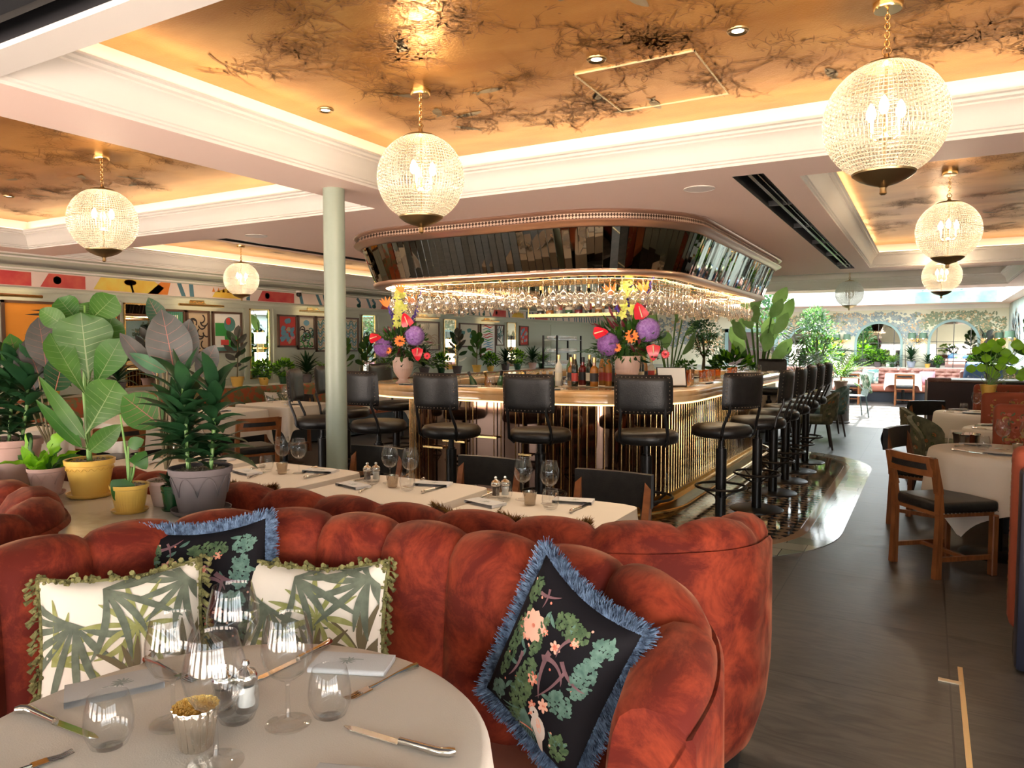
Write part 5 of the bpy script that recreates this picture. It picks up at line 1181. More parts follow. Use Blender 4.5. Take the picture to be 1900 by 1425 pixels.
# flowers ---------------------------------------------------------------
VASE = mat('ribbed_vase_pink', (.62, .46, .40), .5); PUR = [mat('hydrangea_purple', (.22, .07, .32), .6, col2=(.36, .18, .50), scale=40), mat('hydrangea_violet', (.26, .10, .42), .6, col2=(.42, .26, .60), scale=40)]
RED = mat('anthurium_red', (.62, .01, .03), .25); ORA = mat('flower_orange', (.85, .22, .02), .5); YEL = mat('orchid_lime', (.50, .55, .06), .5, col2=(.62, .60, .16), scale=30); BLUE = mat('delphinium_blue', (.06, .03, .25), .6); MAR = mat('burgundy_leaf', (.16, .02, .03), .5); CRM = mat('spadix_cream', (.8, .6, .4), .5)
def bouquet(name, label, x, y, z, sc, seed):
    rr = random.Random(seed); t = thing(name, label, 'flower arrangement', (x, y, z)); t.scale = (sc,)*3
    mb = MB(); mb.lathe([(0, 0), (.075, 0), (.08, .01), (.05, .03), (.045, .05), (.075, .085), (.098, .13), (.100, .15), (.1, .16), (.104, .165), (.11, .27), (.112, .275), (.10, .275), (.095, .16)], 96, rib=lambda a, j: .03*(abs(sin(a*14))-.5) if j > 5 else 0); mb.build('ribbed_vase', VASE, t, 50)
    mb = MB()
    bush(mb, (0, 0, .42), .26, .2, .16, 170, .12, .035, 'l', rr); mb.mi = 1; bush(mb, (0, 0, .40), .30, .2, .18, 110, .10, .035, 'v', rr); mb.mi = 2; bush(mb, (0, 0, .50), .24, .18, .2, 60, .12, .03, 'v', rr)
    mb.mi = 0
    for k in range(14): frond(mb, (0, 0, .30), rr.uniform(0, 6.28), rr.uniform(-.2, .9), rr.uniform(.3, .42), rr.uniform(.3, 1.0), 10, .09, .02, rr)
    mb.build('foliage', [L_MID, L_DARK, MAR], t, False)
    F = Vector((.40, -.88, .1)).normalized()   # side the arrangement is dressed towards
    S = F.cross(UP).normalized(); P = lambda a, b, c=.16: S*(-a)+UP*b+F*c
    for (a, b, r, k) in ((-.17, .36, .095, 0), (.16, .48, .10, 1)) if sc > .9 else ((-.13, .52, .085, 0), (.02, .36, .10, 1)):
        mb = MB(); c = P(a, b, .15)
        for i in range(190):
            u = 1-2*(i+.5)/190; q = sqrt(1-u*u); an = i*2.4; d = Vector((q*cos(an), q*sin(an), u)); pp = c+d*r; s1 = d.orthogonal().normalized(); s2 = d.cross(s1); e = r*.12
            for j in range(4): w1 = s1*cos(j*pi/2+i)+s2*sin(j*pi/2+i); w2 = s1*cos(j*pi/2+i+.8)+s2*sin(j*pi/2+i+.8); mb.add([pp, pp+w1*e+d*e*.25, pp+(w1+w2)*e*.75+d*e*.3, pp+w2*e+d*e*.25], [(0, 1, 2, 3)])
        mb.sphere(c, r*.97, 12, 8); mb.build('hydrangea', PUR[k], t, False)
    def anth(a, b, s, rot):
        mb = MB(); c = P(a, b, .20); n = (F+UP*.3).normalized(); s1 = S*cos(rot)+UP*sin(rot); leaf(mb, c-s1*s*.4, c+s1*s*.6, s*1.0, n, 'h', .06, .06, 8); mb.build('anthurium', RED, t, 80)
        mb = MB(); mb.cyl(c-s1*s*.3+n*.005, c+s1*s*.25+n*s*.25, .006, .004, 8); mb.build('spadix', CRM, t)
    for q in ((.09, .62, .15, 1.2), (-.25, .45, .13, 3.0), (.20, .30, .14, -1.6)) if sc > .9 else ((-.05, .60, .10, 2.5), (.17, .46, .08, 0)): anth(*q)
    for (a, b, r) in ((.02, .42, .062), (-.1, .325, .04), (.3, .27, .04)) if sc > .9 else ((-.17, .42, .05), (.12, .50, .06)):
        mb = MB(); c = P(a, b, .21)
        for k in range(12): an = 2*pi*k/12; d = S*cos(an)+UP*sin(an); leaf(mb, c, c+d*r, r*.42, F, 'v', .08, .1, 4)
        mb.build('gerbera', ORA if b > .3 else RED, t, 80); mb = MB(); mb.sphere(c+F*.008, r*.22, 8, 6); mb.build('gerbera_eye', MAR, t)
    mb = MB()
    for k in range(26):
        a, b = rr.uniform(-.10, .10), rr.uniform(.60, .95); c = P(a*(1.3-b), b, rr.uniform(.02, .12))
        for j in range(5): an = 2*pi*j/5+k; d = S*cos(an)+UP*sin(an); leaf(mb, c, c+d*.045, .028, F+S*.2, 'v', .15, .1, 3)
    mb.build('orchid_spray', YEL, t, 80)
    for q, (a0, b0, a1, b1) in enumerate(((-.05, .6, -.16, .84), (.10, .6, .22, .98), (.0, .7, .03, .95))):
        mb = MB()
        for i in range(45): u = i/45; c = P(a0+(a1-a0)*u, b0+(b1-b0)*u, .05)+Vector((rr.gauss(0, .012), rr.gauss(0, .012), 0))*(1.3-u); mb.sphere(c, .012*(1.2-u*.7), 5, 4)
        mb.build('delphinium', BLUE, t)
    for a, b in ((-.14, .78), (.02, .93), (.14, .80)):
        mb = MB()
        for j in range(4): d = (S*(.2-.35*j)*-1+UP*.8).normalized(); c = P(a, b, .08); leaf(mb, c, c+d*.12, .028, F, 'l', .05, .2, 4)
        mb.build('strelitzia_flower', ORA, t, 80)
    return t
bouquet('flower_vase', 'large vase of purple hydrangea and red anthurium near the bar corner', -2.27, 6.02, ZB, 1.0, 3)
bouquet('flower_vase', 'smaller looking flower vase on the bar just right of the column', -4.40, 5.62, ZB, .92, 7)

# generic plants --------------------------------------------------------
def g_rubber(t, h, s, rr):
    mb = MB(); ms = MB(); ms.tube([(0, 0, h), (.02*s, 0, h+.3*s), (0, .02*s, h+.6*s)], .008*s, 6)
    for k in range(15):
        z = h+.1*s+.5*s*k/15; az = k*2.4; el = .3+.8*k/15; a = Vector((0, 0, z)); b = a+Vector((cos(az)*cos(el), sin(az)*cos(el), sin(el)))*.24*s; mb.mi = k % 3 == 0; leaf(mb, a+(b-a)*.15, b, .115*s, UP+Vector((.4, -.6, 0)), 'v', -.05, .12, 5)
    mb.build('foliage', [L_GREY, L_DARK], t, 80); ms.build('stem', STEM, t)
def g_spiky(t, h, s, rr):
    mb = MB(); rosette(mb, (0, 0, h), 42, .34*s, .045*s, (.2, 1.45), (.2, 1.1), rr, .15*s); mb.build('foliage', L_DARK, t, 80)
def g_bush(t, h, s, rr):
    mb = MB(); bush(mb, (0, 0, h+.16*s), .20*s, .2*s, .16*s, 190, .085*s, .05*s, 'v', rr); mb.mi = 1; bush(mb, (0, 0, h+.2*s), .19*s, .19*s, .15*s, 90, .085*s, .05*s, 'v', rr); mb.build('foliage', [L_MID, L_LIME], t, False)
def g_fiddle(t, h, s, rr):
    mb = MB(); ms = MB(); ms.tube([(0, 0, h), (0, .01, h+.55*s)], .009*s, 6)
    for k in range(13):
        z = h+.1*s+.42*s*k/13; az = k*2.4; el = .5+.8*k/13; a = Vector((0, 0, z)); b = a+Vector((cos(az)*cos(el), sin(az)*cos(el), sin(el)))*.26*s; leaf(mb, a+(b-a)*.1, b, .15*s, UP+Vector((.4, -.6, 0)), 'o', -.05, .12, 7, .02)
    mb.build('foliage', L_FID, t, 80); ms.build('stem', STEM, t)
def g_palm(t, h, s, rr):
    mb = MB(); ms = MB()
    for k in range(11): ms.tube(frond(mb, (0, 0, h), k*2.4, rr.uniform(.7, 1.4), .75*s, rr.uniform(.7, 1.5), 14, .26*s, .022*s, rr), .004*s, 4)
    mb.build('foliage', L_LIME if s > 1.2 else L_MID, t, False); ms.build('stem', STEMG, t)
def g_banana(t, h, s, rr):
    mb = MB(); ms = MB()
    for k in range(9):
        az = k*2.4+.5; top = Vector((cos(az)*.22*s, sin(az)*.22*s, h+(.5+.09*k)*s)); ms.tube([(0, 0, h), top*.5+Vector((0, 0, h*.6)), top], .011*s, 6)
        tip = top+Vector((cos(az)*.22, sin(az)*.22, .26+.12*rr.random()))*s; leaf(mb, top, tip, .19*s, Vector((.3, -1, .3))+Vector((cos(az), sin(az), 0))*-.3, 'v', -.12, .1, 8, .012)
    mb.build('foliage', leafbright, t, 80); ms.build('stem', STEMG, t)
leafbright = leafmat('leaf_bright', (.09, .20, .07), (.22, .34, .18), .35, .4)
def g_tree(t, h, s, rr):
    mb = MB(); ms = MB(); ms.tube([(0, 0, h), (.03*s, 0, h+.35*s), (0, 0, h+.8*s)], [.045*s, .03*s, .012*s], 8)
    for k in range(7): az = k*2.4; ms.tube([(.02*s, 0, h+.3*s), (cos(az)*.14*s, sin(az)*.14*s, h+.6*s), (cos(az)*.25*s, sin(az)*.25*s, h+.85*s)], .01*s, 5)
    for q, (c, r) in enumerate((((0, 0, .95), .36), ((.05, 0, .65), .34), ((-.05, 0, 1.2), .22))): mb.mi = q % 2; bush(mb, (c[0]*s, c[1]*s, h+c[2]*s), r*s, r*s, r*s, 420, .07*s, .03*s, 'v', rr)
    mb.build('foliage', [L_TEAL, L_MID], t, False); ms.build('trunk', STEM, t)
def g_fernball(t, h, s, rr):
    mb = MB()
    for k in range(34): frond(mb, (0, 0, h), k*2.4, rr.uniform(.2, 1.4), .42*s, rr.uniform(.6, 1.4), 12, .09*s, .018*s, rr)
    mb.mi = 1
    for k in range(14): frond(mb, (0, 0, h), k*2.4, rr.uniform(.8, 1.4), .52*s, rr.uniform(.4, 1.), 12, .09*s, .018*s, rr)
    mb.build('foliage', [L_MID, L_LIME], t, False)
GEN = {'rubber': ('potted_rubber_plant', g_rubber), 'spiky': ('potted_dracaena', g_spiky), 'bush': ('potted_shrub', g_bush), 'fiddle': ('potted_fiddle_fig', g_fiddle), 'palm': ('potted_palm', g_palm), 'banana': ('potted_strelitzia', g_banana), 'tree': ('potted_tree', g_tree), 'fern': ('potted_fern', g_fernball)}
PROTO = {}
def gplant(kind, x, y, z, s, pm, lab, group=None, ph=None):
    key = (kind, pm.name)
    if key in PROTO:
        o = copytree(PROTO[key], (x, y, z), R.uniform(0, 6), lab, group or 'none', scale=s)
        if not group and 'group' in o: del o['group']
        return o
    nm, fn = GEN[kind]; t = thing(nm, lab, 'potted plant', (x, y, z), 0, group); pot(t, .15, .10, pm, 'plain', False, False); fn(t, .14, 1.0, random.Random(len(PROTO)+31)); t.scale = (s,)*3; PROTO[key] = t
    bpy.context.view_layer.update(); return t
# ================================================================ ART WALL AND LEFT BANQUETTE
ZL = .90; XB = -8.95
bq = thing('wall_banquette', 'long patterned banquette along the art wall', 'banquette', (0, 0, 0))
PAIS = mat('paisley_fabric', (.34, .08, .025), .8, col2=(.16, .14, .05), scale=14, contrast=(.47, .53))
mb = MB(); mb.rbox((-8.62, 10.5, .66), (.14, 14.5, .46), .05, 3); mb.build('backrest', PAIS, bq); mb = MB(); mb.rbox((-8.35, 10.5, .40), (.52, 14.5, .12), .04, 3); mb.build('seat', mat('orange_leather', (.55, .12, .03), .4), bq)
mb = MB(); mb.b2(-8.6, -8.2, 3.3, 17.7, .02, .34); mb.build('base', PLINTH, bq)
lg = thing('plant_ledge', 'pale ledge for plants behind the art wall banquette', 'ledge', (0, 0, 0)); mb = MB(); mb.b2(-9.29, -8.70, 3.2, 17.9, .84, .88); mb.build('ledge_top', W_CORN, lg, False); mb = MB(); mb.b2(-9.28, -8.72, 3.3, 17.8, 0, .84); mb.build('ledge_front', M_SAGE, lg, False)
FRM = mat('walnut_frame', (.10, .05, .03), .4); MATP = mat('picture_ground', (.72, .66, .54), .7)
AC = [MATP, mat('art_orange', (.75, .28, .03), .7), mat('art_black', (.03, .02, .02), .7), mat('art_green', (.04, .30, .06), .7), mat('art_red', (.60, .06, .05), .7), mat('art_teal', (.10, .26, .24), .7), mat('art_blue', (.16, .36, .50), .7), mat('art_sand', (.55, .42, .28), .7), mat('art_pink', (.70, .28, .30), .7), mat('art_white', (.82, .80, .74), .7)]
def art(kind, S, w, h, rr):
    if kind == 'spikes':
        S.quad(0, 0, w, h, 1)
        for k in range(11): x, y = rr.uniform(.2, .8)*w, rr.uniform(.12, .85)*h; S.poly([(x, y), (x-rr.uniform(.2, .5), y+.02), (x-.05, y+.06)], 2); S.poly([(x, y+.02), (x+rr.uniform(.15, .4), y-.02), (x+.02, y+.07)], 7); S.blob(x, y+.02, .05, .03, 2)
    elif kind == 'figure':
        S.quad(0, 0, w, h, 5); S.blob(w*.5, h*.2, w*.45, h*.2, 9); S.stroke([(w*.5, h*.3), (w*.3, h*.6), (w*.45, h*.85), (w*.75, h*.85)], .07, 9, 'none'); S.blob(w*.15, h*.5, .04, .02, 4); 
        for k in range(9): S.stroke([(w*k/9+.02, h*.98), (w*k/9+.03, h*.3)], .012, 3, 'none')
    elif kind == 'sketch':
        S.quad(0, 0, w, h, 7); [S.arc(rr.uniform(.2, .8)*w, rr.uniform(.2, .8)*h, rr.uniform(0, 6), .18, 3, .022, 2, 8, 'none') for _ in range(13)]
    elif kind == 'green':
        S.quad(0, 0, w, h, 9); S.quad(.05*w, .4*h, .5*w, .75*h, 3); S.blob(.6*w, .72*h, .22*w, .2*h, 5, 14); S.blob(.55*w, .8*h, .1*w, .1*h, 4); S.quad(.4*w, .1*h, .95*w, .42*h, 3); S.quad(.25*w, .16*h, .55*w, .3*h, 4); S.quad(.65*w, .2*h, .9*w, .3*h, 4); S.quad(0, 0, w, .1*h, 5)
    elif kind == 'pinkflow':
        S.quad(0, 0, w, h, 4)
        for _ in range(16): S.blob(rr.uniform(.12, .88)*w, rr.uniform(.1, .9)*h, .05, .04, rr.choice((6, 6, 8, 7)), 8, rr.random(), .3)
    elif kind == 'scribble':
        S.quad(0, 0, w, h, 0); [S.arc(rr.uniform(.2, .8)*w, rr.uniform(.1, .6)*h, rr.uniform(0, 6), .25, rr.uniform(3, 6), .022, rr.choice((3, 5, 2)), 10, 'none') for _ in range(18)]; S.blob(w*.5, h*.82, .07, .05, 6)
    elif kind == 'waves':
        S.quad(0, 0, w, h, 0)
        for k in range(11): y = h*(k+.5)/11; S.stroke([(w*i/14, y+.05*cos(i*2*pi/7)*(1 if y < h*.95 and y > .08*h else .3)) for i in range(1, 14)], .024, (5, 7, 6)[k % 3], 'none')
    elif kind == 'crab':
        S.quad(0, 0, w, h, 0); S.blob(w*.5, h*.45, w*.2, h*.13, 7, 12)
        for s in (-1, 1):
            for k in range(5): S.arc(w*(.5+s*.18), h*(.48-.04*k), pi/2*(1-s)+s*(.7-.4*k), .3, -s*1.4, .022, 7, 8, 'end')
        for _ in range(5): S.arc(rr.uniform(.3, .6)*w, h*.7, rr.uniform(.2, 1.4), .2, .5, .008, 2)
    elif kind == 'squiggle':
        S.quad(0, 0, w, h, 9)
        for k in range(12): S.stroke([(w*i/10, h*(k+.5)/12+.02*sin(i+k)) for i in range(1, 10)], .03, rr.choice((3, 4, 6, 4)), 'both')
    elif kind == 'leafy':
        S.quad(0, 0, w, h, 9)
        for k in range(20): S.arc(rr.uniform(.1, .9)*w, rr.uniform(0, .7)*h, rr.uniform(.6, 2.4), .3, rr.uniform(-1, 1), .03, rr.choice((2, 5)), 7)
    else:
        S.quad(0, 0, w, h, 0); [S.blob(rr.uniform(.2, .8)*w, rr.uniform(.2, .8)*h, .08, .05, 5, 9, 0, .3) for _ in range(6)]
def picture(y0, y1, z0, z1, kind, lab, seed=0):
    t = thing('framed_picture', lab, 'picture', (XL+.0, y0, z0)); w, h = y1-y0, z1-z0
    mb = MB()
    for a, b, c, d in ((0, .03, 0, h), (w-.03, w, 0, h), (0, w, 0, .03), (0, w, h-.03, h)): mb.b2(.012, .045, a, b, c, d)
    mb.build('frame', FRM, t, False)
    mb = MB(); mb.b2(.012, .022, .02, w-.02, .02, h-.02)
    S = Stamp(mb, lambda u, v: (.0235+min(len(mb.f), 400)*2.5e-5, .03+min(max(u, 0), w-.06), .03+min(max(v, 0), h-.06))); art(kind, S, w-.06, h-.06, random.Random(seed)); mb.build('painting', AC, t, False)
def wmirror(y0, y1, z0, z1, lab):
    t = thing('wall_mirror', lab, 'mirror', (XL, y0, z0)); w, h = y1-y0, z1-z0; mb = MB(); mb.b2(.012, .02, 0, w, 0, h); mb.build('mirror_glass', mat('plain_mirror', (.82, .84, .82), .01, 1), t, False)
    mb = MB()
    for a, b, c, d in ((-.02, .0, -.02, h+.02), (w, w+.02, -.02, h+.02), (-.02, w+.02, -.02, 0), (-.02, w+.02, h, h+.02)): mb.b2(.01, .03, a, b, c, d)
    mb.build('frame', M_BRASS, t, False)
def tubelight(y, z, lab):
    t = thing('wall_sconce', lab, 'wall light', (XL, y, z)); mb = MB(); mb.b2(.02, .035, -.05, .05, -.06, .06)
    for s in (-.055, .055): mb.cyl((.03, s, -.28), (.03, s, .28), .006, n=6); mb.b2(.03, .12, s-.004, s+.004, -.01, .01)
    mb.build('brass_frame', M_BRASS, t)
    for s in (-1, 1): mb = MB(); mb.cyl((.085, 0, s*.16-.09), (.085, 0, s*.16+.09), .045, n=16); mb.build('glass_tube', emat('tube_glow', (1, .82, .58), 7), t)
def piclight(y, w, lab):
    t = thing('picture_light', lab, 'picture light', (XL, y, 2.07)); mb = MB(); mb.cyl((.13, -w/2, 0), (.13, w/2, 0), .018, n=10); mb.build('lamp_tube', M_BRASS, t); mb = MB(); mb.b2(.01, .03, -.12, .12, .0, .08)
    for s in (-.07, .07): mb.tube([(.02, s, .04), (.08, s, .06), (.13, s, .015)], .005, 6)
    mb.build('bracket', M_BRASS, t); mb = MB(); mb.b2(.108, .113, -w/2+.02, w/2-.02, -.012, -.004); mb.build('glow_strip', emat('piclight_glow', (1, .72, .38), 14), t)
picture(3.2, 4.35, 1.2, 2.0, 'sketch', 'pale picture cut by the left edge beside the orange one', 1)
picture(4.45, 5.86, 1.30, 2.02, 'spikes', 'orange picture with black spiky shapes on art wall', 2)
wmirror(5.95, 6.38, .95, 2.04, 'wall mirror between the orange picture and the swan picture')
for y0, y1, z0, k, l in ((6.50, 6.84, 1.42, 'figure', 'teal picture with a curved white neck'), (6.86, 7.25, 1.38, 'sketch', 'sand coloured sketch between teal and green pictures'), (7.30, 7.84, 1.38, 'green', 'picture of green and red blocks left of the slim mirror'),
                         (8.56, 8.98, 1.46, 'pinkflow', 'red picture with pale blue flowers'), (9.0, 9.40, 1.42, 'scribble', 'picture of dark green scribbled foliage'), (9.42, 9.80, 1.38, 'waves', 'picture with wavy lines just left of the column'), (10.12, 10.52, 1.38, 'waves', 'picture with wavy lines just right of the column'),
                         (11.7, 12.2, 1.30, 'leafy', 'picture of striped leaves behind the flowers'), (12.25, 13.12, 1.38, 'crab', 'picture of a crab with thin branches'), (13.90, 14.72, 1.45, 'plain', 'very pale picture beyond the crab picture'), (14.80, 15.50, 1.2, 'squiggle', 'picture of stacked red green and blue squiggles'),
                         (15.53, 15.92, 1.48, 'leafy', 'narrow picture of dark leaves right of the squiggles'), (16.72, 17.2, 1.48, 'pinkflow', 'small red and white picture near the shelves')):
    picture(y0, y1, z0, 2.0, k, l, int(y0*10))
for y0, y1, l in ((8.02, 8.38, 'slim wall mirror left of the red flower picture'), (10.64, 10.98, 'slim wall mirror behind the smaller flower vase'), (13.32, 13.75, 'slim wall mirror between the crab and the pale picture'), (16.1, 16.5, 'slim wall mirror near the far end of the art wall')): wmirror(y0, y1, .98, 2.05, l)
tubelight(8.2, 1.45, 'twin tube sconce on the slim mirror left of the red flower picture'); tubelight(13.54, 1.38, 'twin tube sconce on the mirror beyond the crab picture'); tubelight(16.3, 1.38, 'twin tube sconce on the last slim mirror')
piclight(4.3, 1.1, 'brass picture light above the orange picture'); piclight(7.05, .75, 'brass picture light above the sand sketch'); piclight(9.35, .8, 'brass picture light above the wave picture left of column'); piclight(12.5, .9, 'brass picture light above the crab picture'); piclight(15.1, .8, 'brass picture light above the squiggle picture')
# panel mouldings
mb = MB()
for a, b in ((3.1, 5.9), (6.43, 7.92), (8.48, 10.58), (11.1, 13.24), (13.82, 16.0), (16.6, 18.6)):
    for c, d, e, f in ((a, a+.025, .95, 2.09), (b-.025, b, .95, 2.09), (a, b, 2.065, 2.09)): mb.b2(XL, XL+.018, c, d, e, f)
struct(mb.build('trim_4', M_SAGE, smooth=False))
t = thing('cctv_camera', 'small white security camera under the cornice above the art', 'camera', (XL+.17, 8.9, 2.40)); mb = MB(); mb.lathe([(0, .0), (.05, 0), (.05, -.03), (0, -.035)], 16); mb.build('mount', W_CORN, t); mb = MB(); mb.sphere((0, 0, -.06), .045, 14, 10); mb.build('eye', mat('cctv_black', (.02, .02, .02), .1), t)
# glass shelving rack near the end of the art wall
t = thing('glass_shelving', 'black metal shelving stacked with glassware beyond the bar', 'shelving', (-8.6, 17.9, 0)); mb = MB()
for x in (-.2, .2):
    for y in (-.75, .75): mb = MB(); mb.b2(x-.02, x+.02, y-.02, y+.02, 0, 1.75); mb.build('post', M_BLACK, t, False)
for k in range(5):
    mb = MB(); mb.b2(-.22, .22, -.75, .75, .3+.33*k, .315+.33*k); mb.build('shelf', mat('shelf_steel', (.4, .42, .42), .3, .8), t, False)
mb = MB()
for k in range(5):
    for i in range(15):
        for x in (-.1, .1): mb.lathe([(.025, 0), (.033, .06), (.03, .10)], 8, (x, -.66+.094*i, .317+.33*k))
mb.build('glassware', G_HANG, t)['kind'] = 'stuff'

# tables, chairs, plants on the left -------------------------------------
def make_chair(kind='oak'):
    t = thing('dining_chair', '', 'chair'); wd = M_WOOD
    mb = MB(); mb.rbox((0, .01, .455), (.44, .43, .075), .025, 3); mb.build('seat', M_LEATH, t)
    mb = MB()
    for k in range(15):
        for s in (-1, 1): mb.sphere((s*.221, -.19+.4*k/14, .425), .004, 5, 3)
        mb.sphere((-.2+.4*k/14, .226, .425), .004, 5, 3)
    mb.build('nail_trim', NAIL, t)
    mb = MB(); mb.b2(-.20, .20, -.19, .20, .395, .42); mb.build('apron', wd, t, False)
    for s in (-1, 1):
        mb = MB(); mb.rbox((s*.20, .20, .20), (.045, .045, .40), .006, 1); mb.build('leg', wd, t)
        mb = MB()
        P = [(s*.20, -.215, 0), (s*.20, -.205, .42), (s*.203, -.215, .55), (s*.205, -.265, .78)]
        for a, b in zip(P, P[1:]):
            A, B = Vector(a), Vector(b); vs = [A+Vector((x, y, 0)) for x, y in ((-.02, -.022), (.02, -.022), (.02, .022), (-.02, .022))]+[B+Vector((x, y, 0)) for x, y in ((-.018, -.016), (.018, -.016), (.018, .016), (-.018, .016))]
            mb.add(vs, [(0, 1, 2, 3), (4, 5, 6, 7), (0, 1, 5, 4), (1, 2, 6, 5), (2, 3, 7, 6), (3, 0, 4, 7)])
        mb.build('rear_leg', wd, t, False)
        mb = MB(); mb.b2(s*.20-.011, s*.20+.011, -.2, .2, .11, .14); mb.build('stretcher', wd, t, False)
    mb = MB(); mb.b2(-.2, .2, -.012, .012, .115, .137); mb.build('cross_stretcher', wd, t, False)
    cur = lambda a: -.255-.028*(1-a*a)
    mb = MB()
    if kind == 'oak':
        mb.grid(lambda u, v: (-.205+.41*u, cur(2*u-1)-.012+.02*(.78-(.68+.12*v)), .66+.125*v), 10, 2); mb.grid(lambda u, v: (-.205+.41*u, cur(2*u-1)+.012, .66+.125*v), 10, 2); mb.grid(lambda u, v: (-.205+.41*u, cur(2*u-1)-.012+.024*v, .785), 10, 1); mb.grid(lambda u, v: (-.205+.41*u, cur(2*u-1)-.012+.024*v, .66), 10, 1)
        mb.build('top_rail', wd, t, 50); mb = MB(); mb.grid(lambda u, v: (-.18+.36*u, cur(2*u-1)-.0165, .70+.04*v), 10, 1); mb.grid(lambda u, v: (-.18+.36*u, cur(2*u-1)+.0165, .69+.07*v), 10, 1); mb.build('leather_inset', M_LEATH, t)
    else:
        mb.grid(lambda u, v: (-.225+.45*u, cur(2*u-1)-.03+.01*cos(v*6.28), .62+.18*v), 10, 6); mb.grid(lambda u, v: (-.225+.45*u, cur(2*u-1)+.02, .62+.18*v), 10, 6); mb.grid(lambda u, v: (-.225+.45*u, cur(2*u-1)-.02+.04*v, .80), 10, 1); mb.grid(lambda u, v: (-.225, cur(1)-.02+.04*v, .62+.18*u), 3, 1); mb.grid(lambda u, v: (.225, cur(1)-.02+.04*v, .62+.18*u), 3, 1)
        mb.build('padded_back', M_LEATH, t, 60)
    return t
CH = {}
def chair(kind, x, y, rz, lab, group=None):
    if kind not in CH:
        CH[kind] = make_chair(kind); o = CH[kind]; bpy.context.view_layer.update(); o.location = (x, y, 0); o.rotation_euler = (0, 0, rz); o['label'] = lab
        if group: o['group'] = group
        return o
    return copytree(CH[kind], (x, y, 0), rz, lab, group)
chair('oak', .115, 5.66, radians(-50), 'oak chair with black seat standing nearest in the right aisle', 'oak dining chairs')
chair('padded', -1.50, 3.52, pi, 'black padded chair behind the table nearest the bar corner', 'padded black chairs')
chair('padded', -2.36, 3.62, pi, 'black padded chair behind the middle table', 'padded black chairs')
chair('padded', -3.28, 3.65, pi, 'black padded chair behind the table beside the pots', 'padded black chairs')
chair('oak', -5.95, 5.10, radians(70), 'oak chair facing the art wall tables, left of the column', 'oak dining chairs')
chair('oak', -6.4, 3.9, radians(80), 'oak chair mostly hidden behind the grey potted plant', 'oak dining chairs')
chair('padded', -7.8, 7.35, pi, 'black padded chair behind the draped table by the art wall banquette', 'padded black chairs')
for i, (x, y, l) in enumerate(((-7.05, 6.60, 'draped table just left of the column by the art wall'), (-7.05, 5.55, 'draped table behind the oak chair left of the column'), (-7.0, 4.5, 'draped table behind the grey potted plant'), (-7.2, 3.4, 'draped table at the left behind the plants'),
                               (-7.4, 9.4, 'draped table behind the bar stools on the art wall side'), (-7.4, 11.8, 'draped table beyond the bar on the art wall side'))):
    square_table(x, y, .95, .80, l.replace('draped ', 'square '), 'white hanging cloth on the '+l.replace('draped ', ''), .27, .14, group='tables by the art wall')
    place('wine', None, x-.1, y+.1, TZ, 0, 'stemmed glass on the '+l, 'wine glass', 'stemmed glasses on set tables'); place('wine', None, x+.05, y, TZ, 0, 'second stemmed glass on the '+l, 'wine glass', 'stemmed glasses on set tables')
    place('tumb', None, x-.2, y-.05, TZ, 0, 'stemless glass on the '+l, 'water glass', 'stemless glasses on set tables'); place('nap', None, x+.25, y-.1, TZ+.004, 1.2, 'folded napkin on the '+l, 'napkin', 'folded napkins')
pil2 = pillow('palm_cushion', 'palm print cushion on the art wall banquette behind a table', .5, .34, .12, (-8.40, 7.75, .66), orient(0, .25), WP, palm_paint(15), tassel_fringe)
LP = [('rubber', 7.45, 1.0, P_YEL, 'rubber plant in yellow pot on the ledge above the oak chair'), ('bush', 7.95, .8, P_YEL, 'leafy shrub in yellow pot on the ledge'), ('bush', 8.35, .8, P_GRN, 'leafy shrub in dark green pot under the twin tube sconce'), ('spiky', 8.85, .95, P_GREY, 'spiky dracaena in grey pot beneath the red flower picture'),
      ('fern', 9.3, .7, P_GRN, 'fern on the ledge beneath the scribbled picture'), ('fiddle', 9.75, .9, P_PINK, 'fiddle fig on ledge just left of the column'), ('fiddle', 10.35, .95, P_PINK, 'fiddle fig on ledge just right of the column'), ('fern', 10.9, .8, P_GRN, 'fern on ledge behind the smaller flower vase'),
      ('spiky', 12.1, 1.1, P_GREY, 'spiky dracaena on ledge in front of the crab picture'), ('bush', 12.7, .9, P_GRN, 'leafy shrub on ledge right of the crab picture'), ('rubber', 13.3, 1.1, P_GREY, 'rubber plant on ledge left of the pale picture'), ('fiddle', 14.1, 1.1, P_YEL, 'fiddle fig on ledge in front of the pale picture'), ('bush', 14.7, .9, P_YEL, 'leafy shrub on ledge below the squiggle picture'),
      ('spiky', 15.4, 1.1, P_GREY, 'spiky dracaena on ledge right of squiggle picture'), ('bush', 16.0, 1.0, P_GRN, 'leafy shrub on ledge by the last slim mirror'), ('spiky', 16.8, 1.1, P_PINK, 'spiky dracaena on ledge left of the shelving'), ('fern', 17.3, .9, P_GRN, 'fern on ledge beside the shelving'), ('rubber', 6.5, 1.0, P_PINK, 'rubber plant on ledge below the swan like picture'), ('spiky', 5.6, 1.0, P_GREY, 'spiky dracaena on ledge under the orange picture'), ('bush', 4.8, .9, P_YEL, 'leafy shrub on ledge under the orange picture')]
for k, y, s, pm, l in LP: gplant(k, -8.93, y, .88, s, pm, l, 'plants on the art wall ledge')
